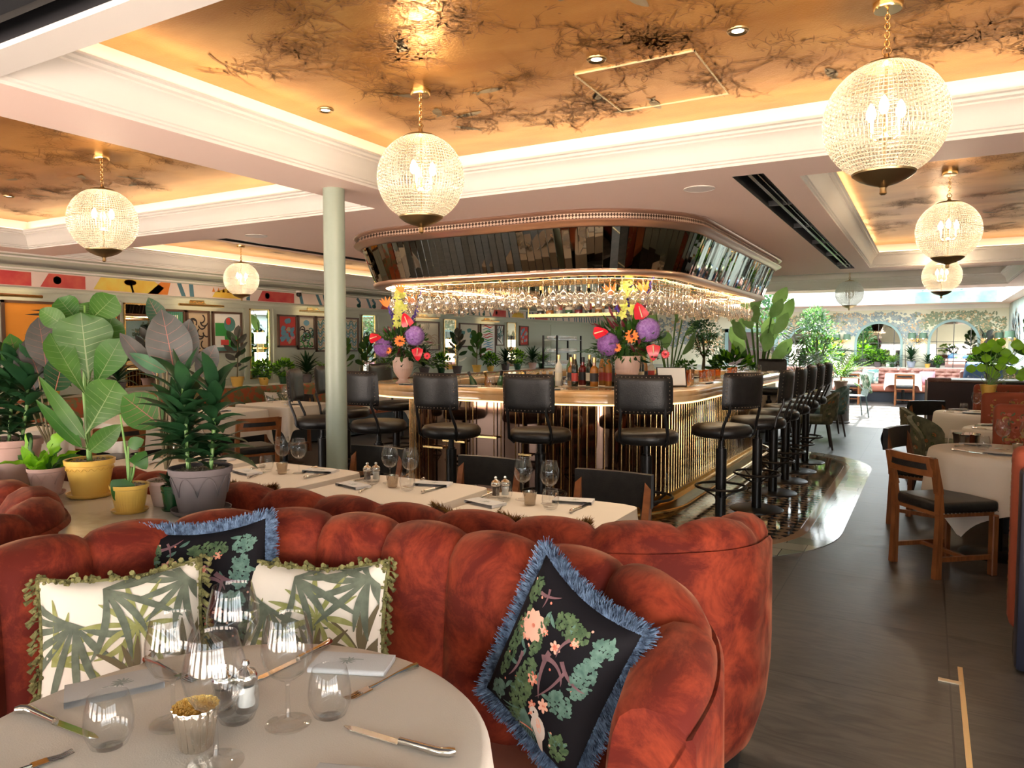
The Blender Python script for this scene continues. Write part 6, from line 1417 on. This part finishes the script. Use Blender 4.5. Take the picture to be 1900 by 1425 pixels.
# bar counter things -----------------------------------------------------
AMB = glassmat('amber_glass', (.95, .62, .25), .9, .02, .12)
mk_lowball = lambda: lathe_obj('amber_tumbler', [(0, 0), (.032, 0), (.034, .004), (.038, .095), (.036, .095), (.032, .012), (0, .01)], AMB, 20)
def barth(key, mk, x, y, lab, cat, grp, z=None, rz=0, sc=None): return place(key, mk, x, y, ZB if z is None else z, rz, lab, cat, grp, sc)
i = 0
W3 = ['first', 'second', 'third', 'fourth', 'fifth', 'sixth', 'seventh', 'eighth', 'ninth', 'tenth', 'eleventh', 'twelfth', 'thirteenth', 'fourteenth']
rb = random.Random(21)
for k in range(12): barth('tumb', None, -2.0+rb.uniform(-.08, .10), 6.6+.34*k, 'stemless glass on the long bar side, %s from the corner' % W3[k], 'water glass', 'glasses on the bar counter')
for k in range(8): barth('low', mk_lowball, -2.12+rb.uniform(-.04, .04), 7.2+.30*k, 'amber tumbler on the long bar side, %s from the corner' % W3[k], 'tumbler', 'amber tumblers on the bar')
for k, x in enumerate((-4.0, -3.72, -3.35, -2.95, -2.62, -1.98)): barth('tumb', None, x, 5.52, 'stemless glass on the front of bar, %s from the column' % W3[k], 'water glass', 'glasses on the bar counter')
for k, x in enumerate((-4.15, -3.5, -2.7)): barth('nap', None, x, 5.40, 'folded napkin on the front of bar, %s from the column' % W3[k], 'napkin', 'folded napkins', ZB+.001, .2)
for k in range(6): barth('nap', None, -1.85, 7.0+.7*k, 'folded napkin on the long bar side, %s from the corner' % W3[k], 'napkin', 'folded napkins', ZB+.001, 1.4)
for k, (x, y) in enumerate(((-2.92, 6.0), (-2.83, 6.08), (-2.75, 5.98), (-2.66, 6.1), (-2.58, 6.02), (-2.5, 6.16), (-2.9, 6.2), (-2.78, 6.22), (-2.6, 6.25), (-2.42, 6.3))):
    c, l = (2, 1, 0, 0, 1, 1, 3, 4, 1, 0)[k], k % 3
    bottle(x, y, ZB-.0+.0, k % 3, c, l, '%s spirit bottle with %s label left of the large flower vase, %s of the cluster' % (CN[c], ['cream', 'black', 'red'][l], W3[k]), 'bottles beside the large flower vase').scale = (.92,)*3
    # the cluster stands on a raised tray over the inner counter
t = thing('bottle_tray', 'low tray under the spirit bottles left of the large vase', 'tray', (-2.68, 6.12, ZB-.022)); mb = MB(); mb.rbox((0, 0, 0), (.66, .42, .02), .008, 2); mb.build('tray_board', M_OLDBR, t); mb = MB(); mb.b2(-.3, .3, -.18, .18, -.18, -.012); mb.build('riser', PLINTH, t, False)
t = thing('champagne_trough', 'steel trough of tilted champagne bottles on the inner counter', 'ice trough', (-3.45, 6.15, .94)); mb = MB()
for a in ((-.48, -.46, -.16, .16), (.46, .48, -.16, .16), (-.48, .48, -.16, -.14), (-.48, .48, .14, .16)): mb.b2(a[0], a[1], a[2], a[3], -.06, .12)
mb.b2(-.48, .48, -.16, .16, -.06, -.05); mb.build('trough', M_STEEL, t, False)
for k in range(9):
    c = (3, 1, 3, 0, 1, 3, 0, 1, 3)[k]; bottle(-3.85+.1*k, 6.15+.04*(k % 2), .95, 0 if k % 2 else 2, c, k % 3, '%s bottle tilted in the champagne trough, %s from the left' % (CN[c], W3[k]), 'bottles in the champagne trough', (radians(8), radians(-22+5*(k % 3)), k))
def mk_shaker():
    t = thing('cocktail_shaker', '', 'shaker'); mb = MB(); mb.lathe([(0, 0), (.032, 0), (.042, .14), (.040, .15)], 24); mb.build('cup', M_STEEL, t); mb = MB(); mb.lathe([(.040, .15), (.034, .19), (.018, .22), (.018, .25), (.012, .262), (0, .262)], 24); mb.build('cap', M_STEEL, t); return t
barth('shk', mk_shaker, -3.02, 5.98, 'steel cocktail shaker beside the spirit bottles', 'shaker', None, .88, 0, 1.2)
def mk_herb():
    t = thing('herb_cup', '', 'herb pot'); mb = MB(); mb.lathe([(0, 0), (.030, 0), (.034, .09), (.031, .09), (.028, .01)], 20); mb.build('cup', mat('copper_cup', (.75, .38, .18), .25, 1), t); mb = MB(); rr = random.Random(3); bush(mb, (0, 0, .12), .04, .04, .035, 60, .035, .018, 'v', rr); mb.build('herbs', L_MID, t, False); return t
for k, (x, y) in enumerate(((-2.20, 7.35), (-2.14, 7.5), (-2.25, 7.6))): barth('herb', mk_herb, x, y, 'copper cup of green herbs, %s of three on the bar' % W3[k], 'herb pot', 'herb cups on the bar', None, 0, 1.3)
t = thing('menu_stand', 'open menu leaning on the bar right of the large vase', 'menu', (-1.98, 6.35, ZB)); mb = MB(); M = Euler((radians(62), 0, radians(25))).to_matrix(); mb.box((0, 0, .085), (.26, .19, .008), M=M); mb.build('cover', M_LEATH, t, False); mb = MB(); mb.box((0.004, -.008, .089), (.24, .17, .004), M=M); mb.build('page', mat('menu_page', (.8, .8, .78), .6), t, False)
def mk_sauce():
    t = thing('sauce_bottle', '', 'sauce bottle'); mb = MB(); mb.lathe([(0, 0), (.024, 0), (.026, .01), (.026, .08), (.012, .11)], 16); mb.build('body', mat('dark_sauce', (.05, .015, .01), .2), t); mb = MB(); mb.lathe([(.013, .11), (.016, .112), (.014, .15), (0, .152)], 14); mb.build('cap', mat('white_cap', (.75, .7, .65), .5), t); return t
for k in range(5): barth('sauce', mk_sauce, -3.62+.08*k, 7.0, 'small dark sauce bottle on the back counter, %s from the left' % W3[k], 'sauce bottle', 'sauce bottles on the back counter', 1.07)
for k in range(7): barth('low', None, -3.75+.11*k+.03, 6.9 if k % 2 else 7.15, 'amber tumbler on the back counter, %s from the left' % W3[k], 'tumbler', 'amber tumblers on the back counter', 1.07)
for k in range(8): c = k % 5; bottle(-2.85+.02*(k % 2), 7.1+.17*k, 1.07, k % 3, c, (k+1) % 3, '%s bottle with %s label on the back counter, %s from the front' % (CN[c], ['cream', 'black', 'red'][(k+1) % 3], W3[k]), 'bottles on the back counter')
# ================================================================ FAR END
def mk_arch(x, w, ztop, zb, lab, mirror=True):
    t = thing('arched_mirror', lab, 'mirror', (x, YF-.012, 0)); r = w/2; zc = ztop-r
    def outl(rr_, n=24): return [(-rr_, zb)]+[(-rr_*cos(pi*k/n), zc+rr_*sin(pi*k/n)) for k in range(n+1)]+[(rr_, zb)]
    mb = MB(); O = outl(r); mb.add([(a, -.02, b) for a, b in O], [tuple(range(len(O)))]); mb.build('mirror_glass', mat('arch_mirror', (.55, .56, .54), .02, 1), t, False)
    mb = MB(); A = outl(r+.015); B = outl(r-.05); n = len(A); vs = [(a, -.06, b) for a, b in A]+[(a, -.06, b) for a, b in B]+[(a, 0, b) for a, b in A]+[(a, -.015, b) for a, b in B]
    mb.add(vs, [(i, i+1, n+i+1, n+i) for i in range(n-1)]+[(i, i+1, 2*n+i+1, 2*n+i) for i in range(n-1)]+[(n+i, n+i+1, 3*n+i+1, 3*n+i) for i in range(n-1)]); mb.build('arch_frame', mat('blue_sage_frame', (.20, .30, .29), .5), t, 40)
    mb = MB()
    for q in (-.33, 0, .33): mb.b2(q*w-.008, q*w+.008, -.03, -.021, zb, zc+sqrt(max(0, r*r-(q*w)**2))-.03)
    for q in range(1, 5): z = zb+(zc-zb)*q/4; mb.b2(-r+.04, r-.04, -.03, -.021, z-.008, z+.008)
    mb.build('glazing_bars', mat('dark_bars', (.06, .06, .055), .4), t, False)
mk_arch(-3.0, 1.16, 2.05, .90, 'arched mirror partly behind the small tree'); mk_arch(-1.21, 1.16, 2.13, .90, 'middle arched mirror with reflected chandelier'); mk_arch(.56, 1.16, 2.16, .90, 'right arched mirror on the mural wall')
t = thing('doorway', 'blue framed dark doorway in the mural wall', 'doorway', (-4.6, YF-.01, 0)); t['kind'] = 'structure'; del t['category']
mb = MB(); mb.b2(-.66, .66, -.01, .0, 0, 1.88); mb.build('door_opening', mat('door_dark', (.09, .055, .045), .6), t, False)
mb = MB(); mb.b2(-.76, -.66, -.05, .0, 0, 1.98); mb.b2(.66, .76, -.05, 0, 0, 1.98); mb.b2(-.76, .76, -.05, 0, 1.88, 1.98); mb.build('door_frame', bpy.data.materials['blue_sage_frame'], t, False)
SHD = mat('green_shade', (.10, .17, .11), .7)
def sconce(x, y, z, face, lab):
    t = thing('wall_sconce', lab, 'wall light', (x, y, z), face); mb = MB(); mb.lathe([(0, -.05), (.03, -.05), (.03, .05), (0, .05)], 12, (0, -.02, 0))
    for s in (-1, 1): mb.tube([(0, -.03, 0), (s*.06, -.1, -.03), (s*.13, -.13, .0), (s*.13, -.13, .05)], .007, 6)
    mb.build('brass_arm', M_BRASS, t)
    for s in (-1, 1): mb = MB(); mb.lathe([(.10, .05), (.085, .20)], 20, (s*.13, -.13, 0)); mb.build('lamp_shade', SHD, t); mb = MB(); mb.sphere((s*.13, -.13, .07), .03, 8, 6); mb.build('bulb', emat('sconce_glow', (1, .6, .25), 40), t)
sconce(-.27, YF, 1.62, 0, 'green shaded twin sconce between the middle and right arches'); sconce(-2.12, YF, 1.60, 0, 'green shaded twin sconce between the left and middle arches'); sconce(1.42, YF, 1.62, 0, 'green shaded twin sconce right of the right arch'); sconce(XR, 20.5, 1.62, -pi/2, 'green shaded twin sconce on the right side wall'); sconce(-5.9, YF, 1.6, 0, 'green shaded twin sconce left of the blue doorway')
# tufted banquette
TUF = mat('tufted_paisley', (.26, .11, .09), .75, col2=(.40, .22, .17), scale=16)
t = thing('tufted_banquette', 'tufted banquette with salmon seat under the arched mirrors', 'banquette', (0, 0, 0)); mb = MB()
nx_, nz = 44, 4
mb.grid(lambda u, v: (-4.0+5.7*u, 22.05-.05*abs(sin(u*pi*nx_/2+(0 if int(v*nz*.999) % 2 else pi/2)))*sin(pi*min(1, (v*nz) % 1+.001))**.5, .50+.38*v), 264, 24); mb.b2(-4.0, 1.7, 22.06, 22.2, .0, .88); mb.build('tufted_back', TUF, t, 50)
mb = MB(); mb.rbox((-1.15, 21.82, .36), (5.7, .48, .20), .05, 3); mb.build('seat', mat('salmon_leather', (.50, .17, .11), .45), t); mb = MB(); mb.b2(-4, 1.7, 21.64, 22.05, 0, .26); mb.build('plinth_board', mat('navy_plinth', (.03, .035, .05), .5), t, False)
lg = thing('plant_ledge', 'narrow ledge under the arched mirrors', 'ledge', (0, 0, 0)); mb = MB(); mb.b2(-9.2, 1.7, 22.2, 22.49, .86, .90); mb.build('ledge_top', mat('ledge_stone', (.5, .48, .42), .4), lg, False); mb = MB(); mb.b2(-9.2, 1.7, 22.22, 22.48, 0, .86); mb.build('ledge_front', M_SAGE, lg, False)
t = thing('booth_partition', 'low dark brown partition on the right of the sunlit aisle', 'partition', (0, 0, 0)); mb = MB(); mb.b2(.0, 1.7, 13.75, 13.87, 0, .90); mb.build('panel', mat('dark_aubergine', (.06, .035, .04), .5), t, False); mb = MB(); mb.rbox((.85, 13.82, .93), (1.72, .2, .07), .03, 3); mb.build('capping', TUF, t)
mb = MB(); mb.b2(-.04, -.002, 13.72, 13.88, 0, .93); mb.build('end_post', W_CORN, t, False)
cols = [mat('cushion_blue', (.03, .10, .22), .7), mat('cushion_palm', (.60, .60, .50), .8, col2=(.10, .18, .10), scale=14, contrast=(.45, .5)), mat('cushion_pink', (.60, .28, .34), .7), mat('cushion_teal', (.10, .22, .20), .7, col2=(.5, .55, .48), scale=10, contrast=(.45, .55))]
def scush(x, y, z, m, lab, rz=0, s=.4):
    mb = MB()
    def f(u, v, sg): k = (1-abs(u)**3)*(1-abs(v)**3); return (u*s/2, sg*.07*max(0, k)**.6, v*s/2)
    for sg in (-1, 1): mb.grid(lambda a, b: f(a*2-1, b*2-1, sg), 10, 10)
    o = mb.build('scatter_cushion', m, smooth=70); o.location = (x, y, z); o.rotation_euler = (radians(-15), 0, rz); tag(o, lab, 'cushion', 'scatter cushions at the far end')
scush(-1.35, 21.85, .66, cols[3], 'teal patterned cushion left of the sunlit far table'); scush(-.02, 21.86, .64, cols[2], 'pink cushion right of the sunlit far table', 0, .36)
for k, (x, c, l) in enumerate(((.72, 0, 'blue cushion lying left above the dark partition'), (.93, 1, 'palm cushion between two blue cushions above the partition'), (1.12, 0, 'blue cushion tilted between palm cushions above the partition'), (1.3, 1, 'palm cushion right of the tilted blue one'), (1.47, 1, 'last palm cushion at the right above the partition'))): scush(x, 15.5, 1.02-.02*k, cols[c], l, .3*k-.5, .36)
t = thing('side_bench', 'pink upholstered bench behind the dark partition', 'banquette', (0, 0, 0)); mb = MB(); mb.rbox((1.1, 15.7, .75), (1.2, .12, .56), .04, 3); mb.build('back', mat('pink_velvet', (.45, .24, .21), .7), t); mb = MB(); mb.rbox((1.1, 15.42, .42), (1.2, .46, .84), .03, 2); mb.build('seat', mat('pink_velvet_seat', (.45, .24, .21), .7), t)
for x, y, w, l in ((-.55, 21.25, .8, 'table in front of the salmon banquette under the middle arch'), (-1.75, 21.2, .8, 'table left of the oak chair under the middle arch'), (-2.9, 20.6, .8, 'table behind the ferns at the far end'), (.75, 14.7, .9, 'table behind the dark partition'), (-3.2, 16.3, .9, 'table beyond the end of the bar')):
    square_table(x, y, w, w*.85, 'square '+l, 'bright white cloth on the '+l, .27, .14, group='tables at the far end')
    for q, (a, b) in enumerate(((-.12, .05), (.08, .1))): place('wine', None, x+a, y+b, TZ, 0, '%s stemmed glass on the %s' % (('left', 'right')[q], l), 'wine glass', 'stemmed glasses on set tables')
    place('tumb', None, x+.2, y-.1, TZ, 0, 'stemless glass on the '+l, 'water glass', 'stemless glasses on set tables')
chair('oak', -.50, 20.65, 0, 'pale looking oak chair in the sun under the middle arch', 'oak dining chairs'); chair('oak', -1.72, 20.6, 0, 'oak chair half hidden by the striped garden chair', 'oak dining chairs')
# upholstered tub chairs
CHZ = mat('chintz_upholstery', (.07, .08, .05), .75, col2=(.16, .15, .09), scale=14)
CHZS = [CHZ, mat('chintz_rust', (.40, .12, .04), .75), mat('chintz_sand', (.42, .32, .20), .75), mat('chintz_moss', (.05, .08, .03), .75)]; CHT = [mat('teal_upholstery', (.08, .16, .15), .7, col2=(.20, .30, .28), scale=12)]+CHZS[1:]
def make_tub(ms, seed):
    t = thing('tub_chair', '', 'chair'); rr = random.Random(seed); mb = MB()
    def f(u, v, s):
        a = pi+.35+(pi-.7)*u; r = .27+.02*s+.03*v; h = .42+.40*v*(.55+.45*sin(pi*u)**.6); return (r*cos(a), r*sin(a)*1.05+.05, h)
    mb.grid(lambda u, v: f(u, v, 1), 24, 8); mb.grid(lambda u, v: f(u, v, -1), 24, 8); mb.grid(lambda u, v: Vector(f(u, 1, 1)).lerp(Vector(f(u, 1, -1)), v), 24, 2)
    for e in (0, 1): mb.grid(lambda u, v: Vector(f(e, u, 1)).lerp(Vector(f(e, u, -1)), v), 4, 2)
    S = Stamp(mb, lambda u, v: f(u, v, 1.15))
    S2 = Stamp(mb, lambda u, v: f(u, v, -1.15))
    for _ in range(34):
        for q in (S, S2):
            x, y = rr.uniform(.06, .94), rr.uniform(.08, .92); m = rr.choice((1, 2, 3, 3))
            for k in range(5): a = 2*pi*k/5; q.blob(x+cos(a)*.014, y+sin(a)*.035, .012, .03, m, 6, a)
    mb.build('shell_back', ms, t, 60); mb = MB(); mb.rbox((0, .05, .42), (.46, .48, .12), .05, 3); mb.build('seat', ms[0], t)
    for sx in (-1, 1):
        for sy in (-1, 1): mb = MB(); mb.cyl((sx*.17, .05+sy*.18, .37), (sx*.21, .05+sy*.24, 0), .020, .013, 10); mb.build('leg', mat('dark_leg', (.03, .018, .012), .4), t)
    return t
tub = make_tub(CHZS, 1); tub2 = make_tub(CHT, 2); bpy.context.view_layer.update()
def tubc(src, x, y, rz, lab, first=False):
    if first: o = src; o.location = (x, y, 0); o.rotation_euler = (0, 0, rz); o['label'] = lab; o['group'] = 'floral tub chairs'; return o
    return copytree(src, (x, y, 0), rz, lab, 'floral tub chairs')
tubc(tub, -1.38, 11.45, 1.75, 'brown floral tub chair right behind the last bar stool', True); tubc(tub2, -1.40, 13.2, 1.9, 'teal floral tub chair behind the brown floral one', True)
tubc(tub, .12, 7.95, -1.9, 'dark floral tub chair behind the black padded chair in right aisle'); tubc(tub, .02, 9.1, -1.5, 'dark floral tub chair at the farther right table'); tubc(tub2, -2.3, 13.3, -1.5, 'teal floral tub chair half hidden behind the bar end')
chair('padded', .02, 6.98, radians(-110), 'black padded chair beyond the nearest oak chair in right aisle', 'padded black chairs'); chair('padded', .12, 10.3, radians(-150), 'black padded chair far along the right aisle tables', 'padded black chairs')
t = thing('garden_chair', 'light metal garden chair with palm cushion near the ferns', 'chair', (-1.35, 16.9, 0), 1.9)
mb = MB()
for k in range(9): x = -.22+.055*k; mb.tube([(x, .2, .45), (x, -.2, .44), (x*1.05, -.33, .92)], .008, 6)
mb.tube([(-.24, .2, .45), (.24, .2, .45)], .011, 6); mb.tube([(-.25, -.33, .93), (.25, -.33, .93)], .012, 6); mb.build('slat_frame', mat('pale_metal', (.45, .55, .55), .4, .3), t)
for sx in (-1, 1):
    for sy in (-1, 1): mb = MB(); mb.cyl((sx*.22, sy*.18, .45), (sx*.25, sy*.24, 0), .012, n=8); mb.build('leg', mat('teal_metal', (.10, .16, .17), .4, .5), t)
mb = MB(); mb.rbox((0, -.24, .70), (.42, .07, .42), .03, 3, M=Euler((radians(-15), 0, 0)).to_matrix()); mb.build('palm_pad', cols[1], t)
tg = round_table(-2.0, 12.3, .42, .735, 'round table between the tub chairs beyond the bar', 'white cloth on the round table between tub chairs', .2, 8)
# right aisle tables and booths
def rset(x, y, r, where, seed):
    round_table(x, y, r, .742, 'round '+where, 'white linen cloth on the '+where, .34, seed, .4)
    for q, (a, b, n) in enumerate(((.02, .10, 'left'), (.16, .02, 'middle'), (.26, .10, 'right'))): place('wine', None, x+a, y+b, .747, 0, '%s stemmed glass on the %s' % (n, where), 'wine glass', 'stemmed glasses on set tables', 1.0)
    place('tumb', None, x-.10, y+.02, .747, 0, 'stemless glass on the '+where, 'water glass', 'stemless glasses on set tables'); place('votp', None, x+.10, y-.02, .747, 0, 'fluted votive on the '+where, 'candle holder', 'glass votives')
    place('nap', None, x-.14, y+.22, .75, .3, 'folded napkin at the back of the '+where, 'napkin', 'folded napkins'); place('nap', None, x-.02, y-.24, .75, -.2, 'folded napkin at the front of the '+where, 'napkin', 'folded napkins')
    place('kn', None, x-.2, y-.2, .748, -.5, 'silver knife at the front of the '+where, 'knife', 'silver knives'); place('fk', None, x-.2, y+.14, .748, .6, 'silver fork at the back of the '+where, 'fork', 'silver forks')
rset(.46, 6.22, .43, 'table nearest in the right aisle', 4); rset(.66, 7.9, .36, 'table second in the right aisle', 5); rset(.46, 9.65, .38, 'table third in the right aisle', 6)
t = thing('ice_bucket', 'steel ice bucket on a stand between the right aisle tables', 'ice bucket', (.30, 7.35, 0)); mb = MB(); mb.lathe([(0, .52), (.085, .52), (.10, .72), (.106, .74), (.104, .745), (.095, .72)], 32); mb.build('bucket', M_STEEL, t); mb = MB(); mb.cyl((0, 0, .02), (0, 0, .52), .014, n=10); mb.lathe([(0, .025), (.12, .01), (.13, 0)], 24); mb.build('stand', M_STEEL, t)
mb = MB(); mb.grid(lambda u, v: (-.115-.02*sin(v*3), -.10+.2*u, .76-.22*v+.01*sin(u*9)), 8, 6); mb.grid(lambda u, v: (-.115+.1*v, -.10+.2*u, .76), 8, 2); mb.build('white_napkin', M_CLOTH, t)
PB = mat('paisley_booth', (.30, .06, .025), .8)
PBS = [PB, mat('paisley_gold', (.42, .25, .07), .8), mat('paisley_green', (.10, .12, .05), .8), mat('paisley_rose', (.45, .12, .08), .8)]
def booth(y, x0, x1, ztop, lab, depth=.16):
    t = thing('paisley_booth', lab, 'banquette', ((x0+x1)/2, y, 0)); w = x1-x0; mb = MB(); mb.rbox((0, 0, (ztop+.10)/2+.05), (w, depth, ztop-.10), .045, 3)
    rr = random.Random(int(y*7)); 
    def paint(S, ww, hh):
        for _ in range(int(ww*hh*420)+10):
            x, z, a = rr.uniform(.06, ww-.06), rr.uniform(.08, hh-.05), rr.uniform(0, 6.28); s = rr.uniform(.02, .035)
            if .06 < x < ww-.06 and .07 < z < hh-.06:
                S.arc(x, z, a, s*2.4, 4, s*.5, rr.choice((1, 2, 3)), 7, 'end'); S.blob(x, z, s*.5, s*.4, rr.choice((1, 3)), 7)
    for s in (-1, 1): paint(Stamp(mb, lambda u, v: (-w/2+min(max(u, .04), w-.04), s*(depth/2+.001+mb.mi*.0004), .15+min(max(v, .05), ztop-.16))), w, ztop-.1)
    paint(Stamp(mb, lambda u, v: (-w/2-.001-mb.mi*.0004, -depth/2+.045+min(max(u, 0), depth-.09), .15+min(max(v, .05), ztop-.16))), max(depth, .14), ztop-.1)
    mb.build('paisley_back', PBS, t, 50)
    mb = MB(); mb.b2(-w/2+.03, w/2, -depth/2+.02, depth/2-.02, 0, .12); mb.build('base', PLINTH, t, False)
    return t
booth(4.2, .362, 2.15, .97, 'paisley booth end cut by the right edge beside the oak chair', .16)
mb = MB(); mb.rbox((.05, .32, .40), (1.4, .5, .16), .05, 3); o = mb.build('seat', mat('orange_seat', (.45, .13, .04), .5), bpy.data.objects['paisley_booth'])
booth(7.0, .465, 2.15, .98, 'paisley booth back beyond the nearest round table'); booth(8.75, .475, 2.15, .98, 'paisley booth back behind the steel ice bucket'); booth(10.4, .48, 1.7, .98, 'paisley booth back farthest along the right aisle')
t = thing('navy_partition', 'dark navy side panel at the lower right edge', 'partition', (0, 0, 0)); mb = MB(); mb.rbox((1.275, 4.05, .47), (1.79, .11, .93), .02, 2); mb.build('panel', mat('navy_panel', (.018, .02, .035), .35), t)
gplant('fiddle', .62, 7.35, 1.03, .001, P_YEL, 'x') if False else None
t = thing('waiter_station', 'dark service shelf with slips of paper beside the right wall', 'shelf', (0, 0, 0)); mb = MB(); mb.b2(.95, 1.7, 12.35, 12.9, .0, .98); mb.build('cabinet', mat('station_black', (.02, .02, .022), .4), t, False); mb = MB(); mb.b2(.3, 1.72, 12.3, 12.95, .98, 1.0); mb.build('top', mat('station_grey', (.3, .3, .3), .4), t, False)
# plants at the far end
FP = [('bush', -2.88, 12.6, .60, 1.7, P_GREY, 'dense round shrub beyond the long bar side'), ('banana', -2.55, 13.1, .5, 1.08, P_GREY, 'tall strelitzia with broad pale leaves beyond the bar'), ('banana', -2.75, 14.2, .4, 1.35, P_PINK, 'second tall strelitzia behind the round shrub'), ('palm', -2.1, 14.3, .72, 1.5, P_GREY, 'bright palm with arching fronds right of the strelitzia'),
      ('tree', -2.0, 16.2, .55, 1.12, P_TERR, 'small bushy tree in front of the left arch'), ('fern', -1.46, 15.4, .62, 1.25, P_TERR, 'big lime fern between the tree and the garden chair'), ('tree', -3.3, 18.2, .9, 1.35, P_TERR, 'tall tree beyond the strelitzia reaching the cornice'),
      ('banana', -3.75, 11.9, .6, 1.15, P_GREY, 'bright leafy strelitzia behind the large flower vase'), ('tree', -3.2, 11.95, .95, .72, P_TERR, 'olive like shrub right behind the large flower vase'), ('bush', -4.6, 12.2, 1.0, 1.6, P_GRN, 'leafy shrub behind the middle of the bar'),
      ('palm', -5.6, 14.0, .8, 1.2, P_GREY, 'palm behind the hanging bottle shelf'), ('bush', -2.0, 17.6, .8, 1.6, P_GREY, 'low shrub under the left arch')]
for k, x, y, z, s, pm, l in FP:
    o = gplant(k, x, y, z, s, pm, l)
    t = thing('plant_stand', 'stone grey drum stand under the '+' '.join(l.split()[:9]), 'plant stand', (x, y, 0)); mb = MB(); mb.lathe([(0, 0), (.17, 0), (.18, .02), (.16, .04), (.16, z-.04), (.19, z-.02), (.19, z), (0, z)], 24); mb.build('drum', mat('stand_grey', (.10, .09, .085), .6), t)
for k, x, s, pm, l in (('spiky', -.40, 1.25, P_BLUE, 'spiky plant in blue grey pot between the two arches'), ('fern', -.85, .7, P_GRN, 'small fern left of the blue grey pot'), ('spiky', -.02, .8, P_YEL, 'small spiky plant in yellow pot between the arches'), ('bush', .22, .7, P_GRN, 'small shrub at left foot of the right arch'),
                       ('bush', 1.0, .8, P_YEL, 'small shrub in yellow pot at right foot of the right arch'), ('rubber', 1.25, 1.3, P_PINK, 'rubber plant in pink pot right of the right arch'), ('bush', 1.5, 1.3, P_GREY, 'bushy plant in the far right corner'), ('spiky', -2.15, 1.3, P_GREY, 'spiky plant under the sconce left of the middle arch'), ('bush', -1.2, 1.1, P_GREY, 'variegated shrub in front of the middle arch'), ('fern', -1.75, .8, P_GRN, 'fern at left foot of the middle arch')):
    gplant(k, x, 22.24, .90, s*.88, pm, l, 'plants on the far ledge')
for k in ((.80, 12.55, 1.2, 'bush'), (1.35, 12.6, 1.6, 'fiddle')): gplant(k[3], k[0], k[1], 1.0, k[2]*.8, P_YEL if k[3] == 'fiddle' else P_GREY, ('tall plant in yellow pot on the service shelf' if k[3] == 'fiddle' else 'bushy plant on the service shelf'))
t = potted('potted_pilea', 'round leaved plant in yellow pot at the right edge of photo', .53, 8.75, .985, .12, .075, P_YEL, 'plain', saucer=False); mb = MB(); ms = MB(); rr = random.Random(5)
for k in range(26):
    az = k*2.4; q = rr.uniform(.05, .3); a = Vector((.1+cos(az)*q, sin(az)*q*.7, .2+rr.uniform(0, .35))); leaf(mb, a-Vector((0, 0, .045)), a+Vector((.0, 0, .045)), .095, Vector((rr.uniform(-.5, .5), -1, .5)), 'v', .1, .1, 6); ms.tube([(0, 0, .1), a*.5+Vector((0, 0, .05)), a-Vector((0, 0, .04))], .003, 4)
mb.build('foliage', [L_LIME], t, 80); ms.build('stem', STEMG, t)
# ================================================================ CAMERA, LIGHT
cam = bpy.data.cameras.new('camera'); co = bpy.data.objects.new('camera', cam); COL.objects.link(co)
cam.sensor_width = 36; cam.lens = 36*1360/1900; cam.clip_start = .05; co.location = (0, 0, 1.5)
co.rotation_euler = (pi/2-math.atan(72.5/1360), 0, radians(29.6)); scene.camera = co
w = bpy.data.worlds.new('sky'); scene.world = w; w.use_nodes = True
_n = w.node_tree; _b = _n.nodes['Background']; _b.inputs[1].default_value = 1
_g = _n.nodes.new('ShaderNodeNewGeometry'); _sp = _n.nodes.new('ShaderNodeSeparateXYZ'); _n.links.new(_g.outputs['Incoming'], _sp.inputs[0])
_mr = _n.nodes.new('ShaderNodeMapRange'); _mr.inputs[1].default_value = .04; _mr.inputs[2].default_value = -.04
_mx = _n.nodes.new('ShaderNodeMix'); _mx.data_type = 'RGBA'; _mx.inputs[6].default_value = (19, 15.4, 13.0, 1); _mx.inputs[7].default_value = (6.6, 7.2, 7.6, 1)   # bright warm lower half added to light the soffits, pale sky above
_n.links.new(_sp.outputs['Z'], _mr.inputs[0]); _n.links.new(_mr.outputs[0], _mx.inputs[0]); _n.links.new(_mx.outputs[2], _b.inputs[0])
sun = bpy.data.lights.new('sun', 'SUN'); sun.energy = 32; sun.angle = radians(.8); sun.color = (1, .96, .88)
so = bpy.data.objects.new('sun', sun); COL.objects.link(so); so.rotation_euler = Euler((radians(-25), radians(3), 0))
scene.view_settings.view_transform = 'Standard'; scene.view_settings.look = 'None'; scene.view_settings.exposure = 0.62; scene.view_settings.gamma = 1
scene.cycles.max_bounces = 10; scene.cycles.transparent_max_bounces = 24; scene.cycles.diffuse_bounces = 4; scene.cycles.glossy_bounces = 4
scene.cycles.caustics_reflective = False; scene.cycles.caustics_refractive = False; scene.cycles.sample_clamp_indirect = 6
scene.cycles.use_denoising = True; scene.cycles.adaptive_threshold = .03
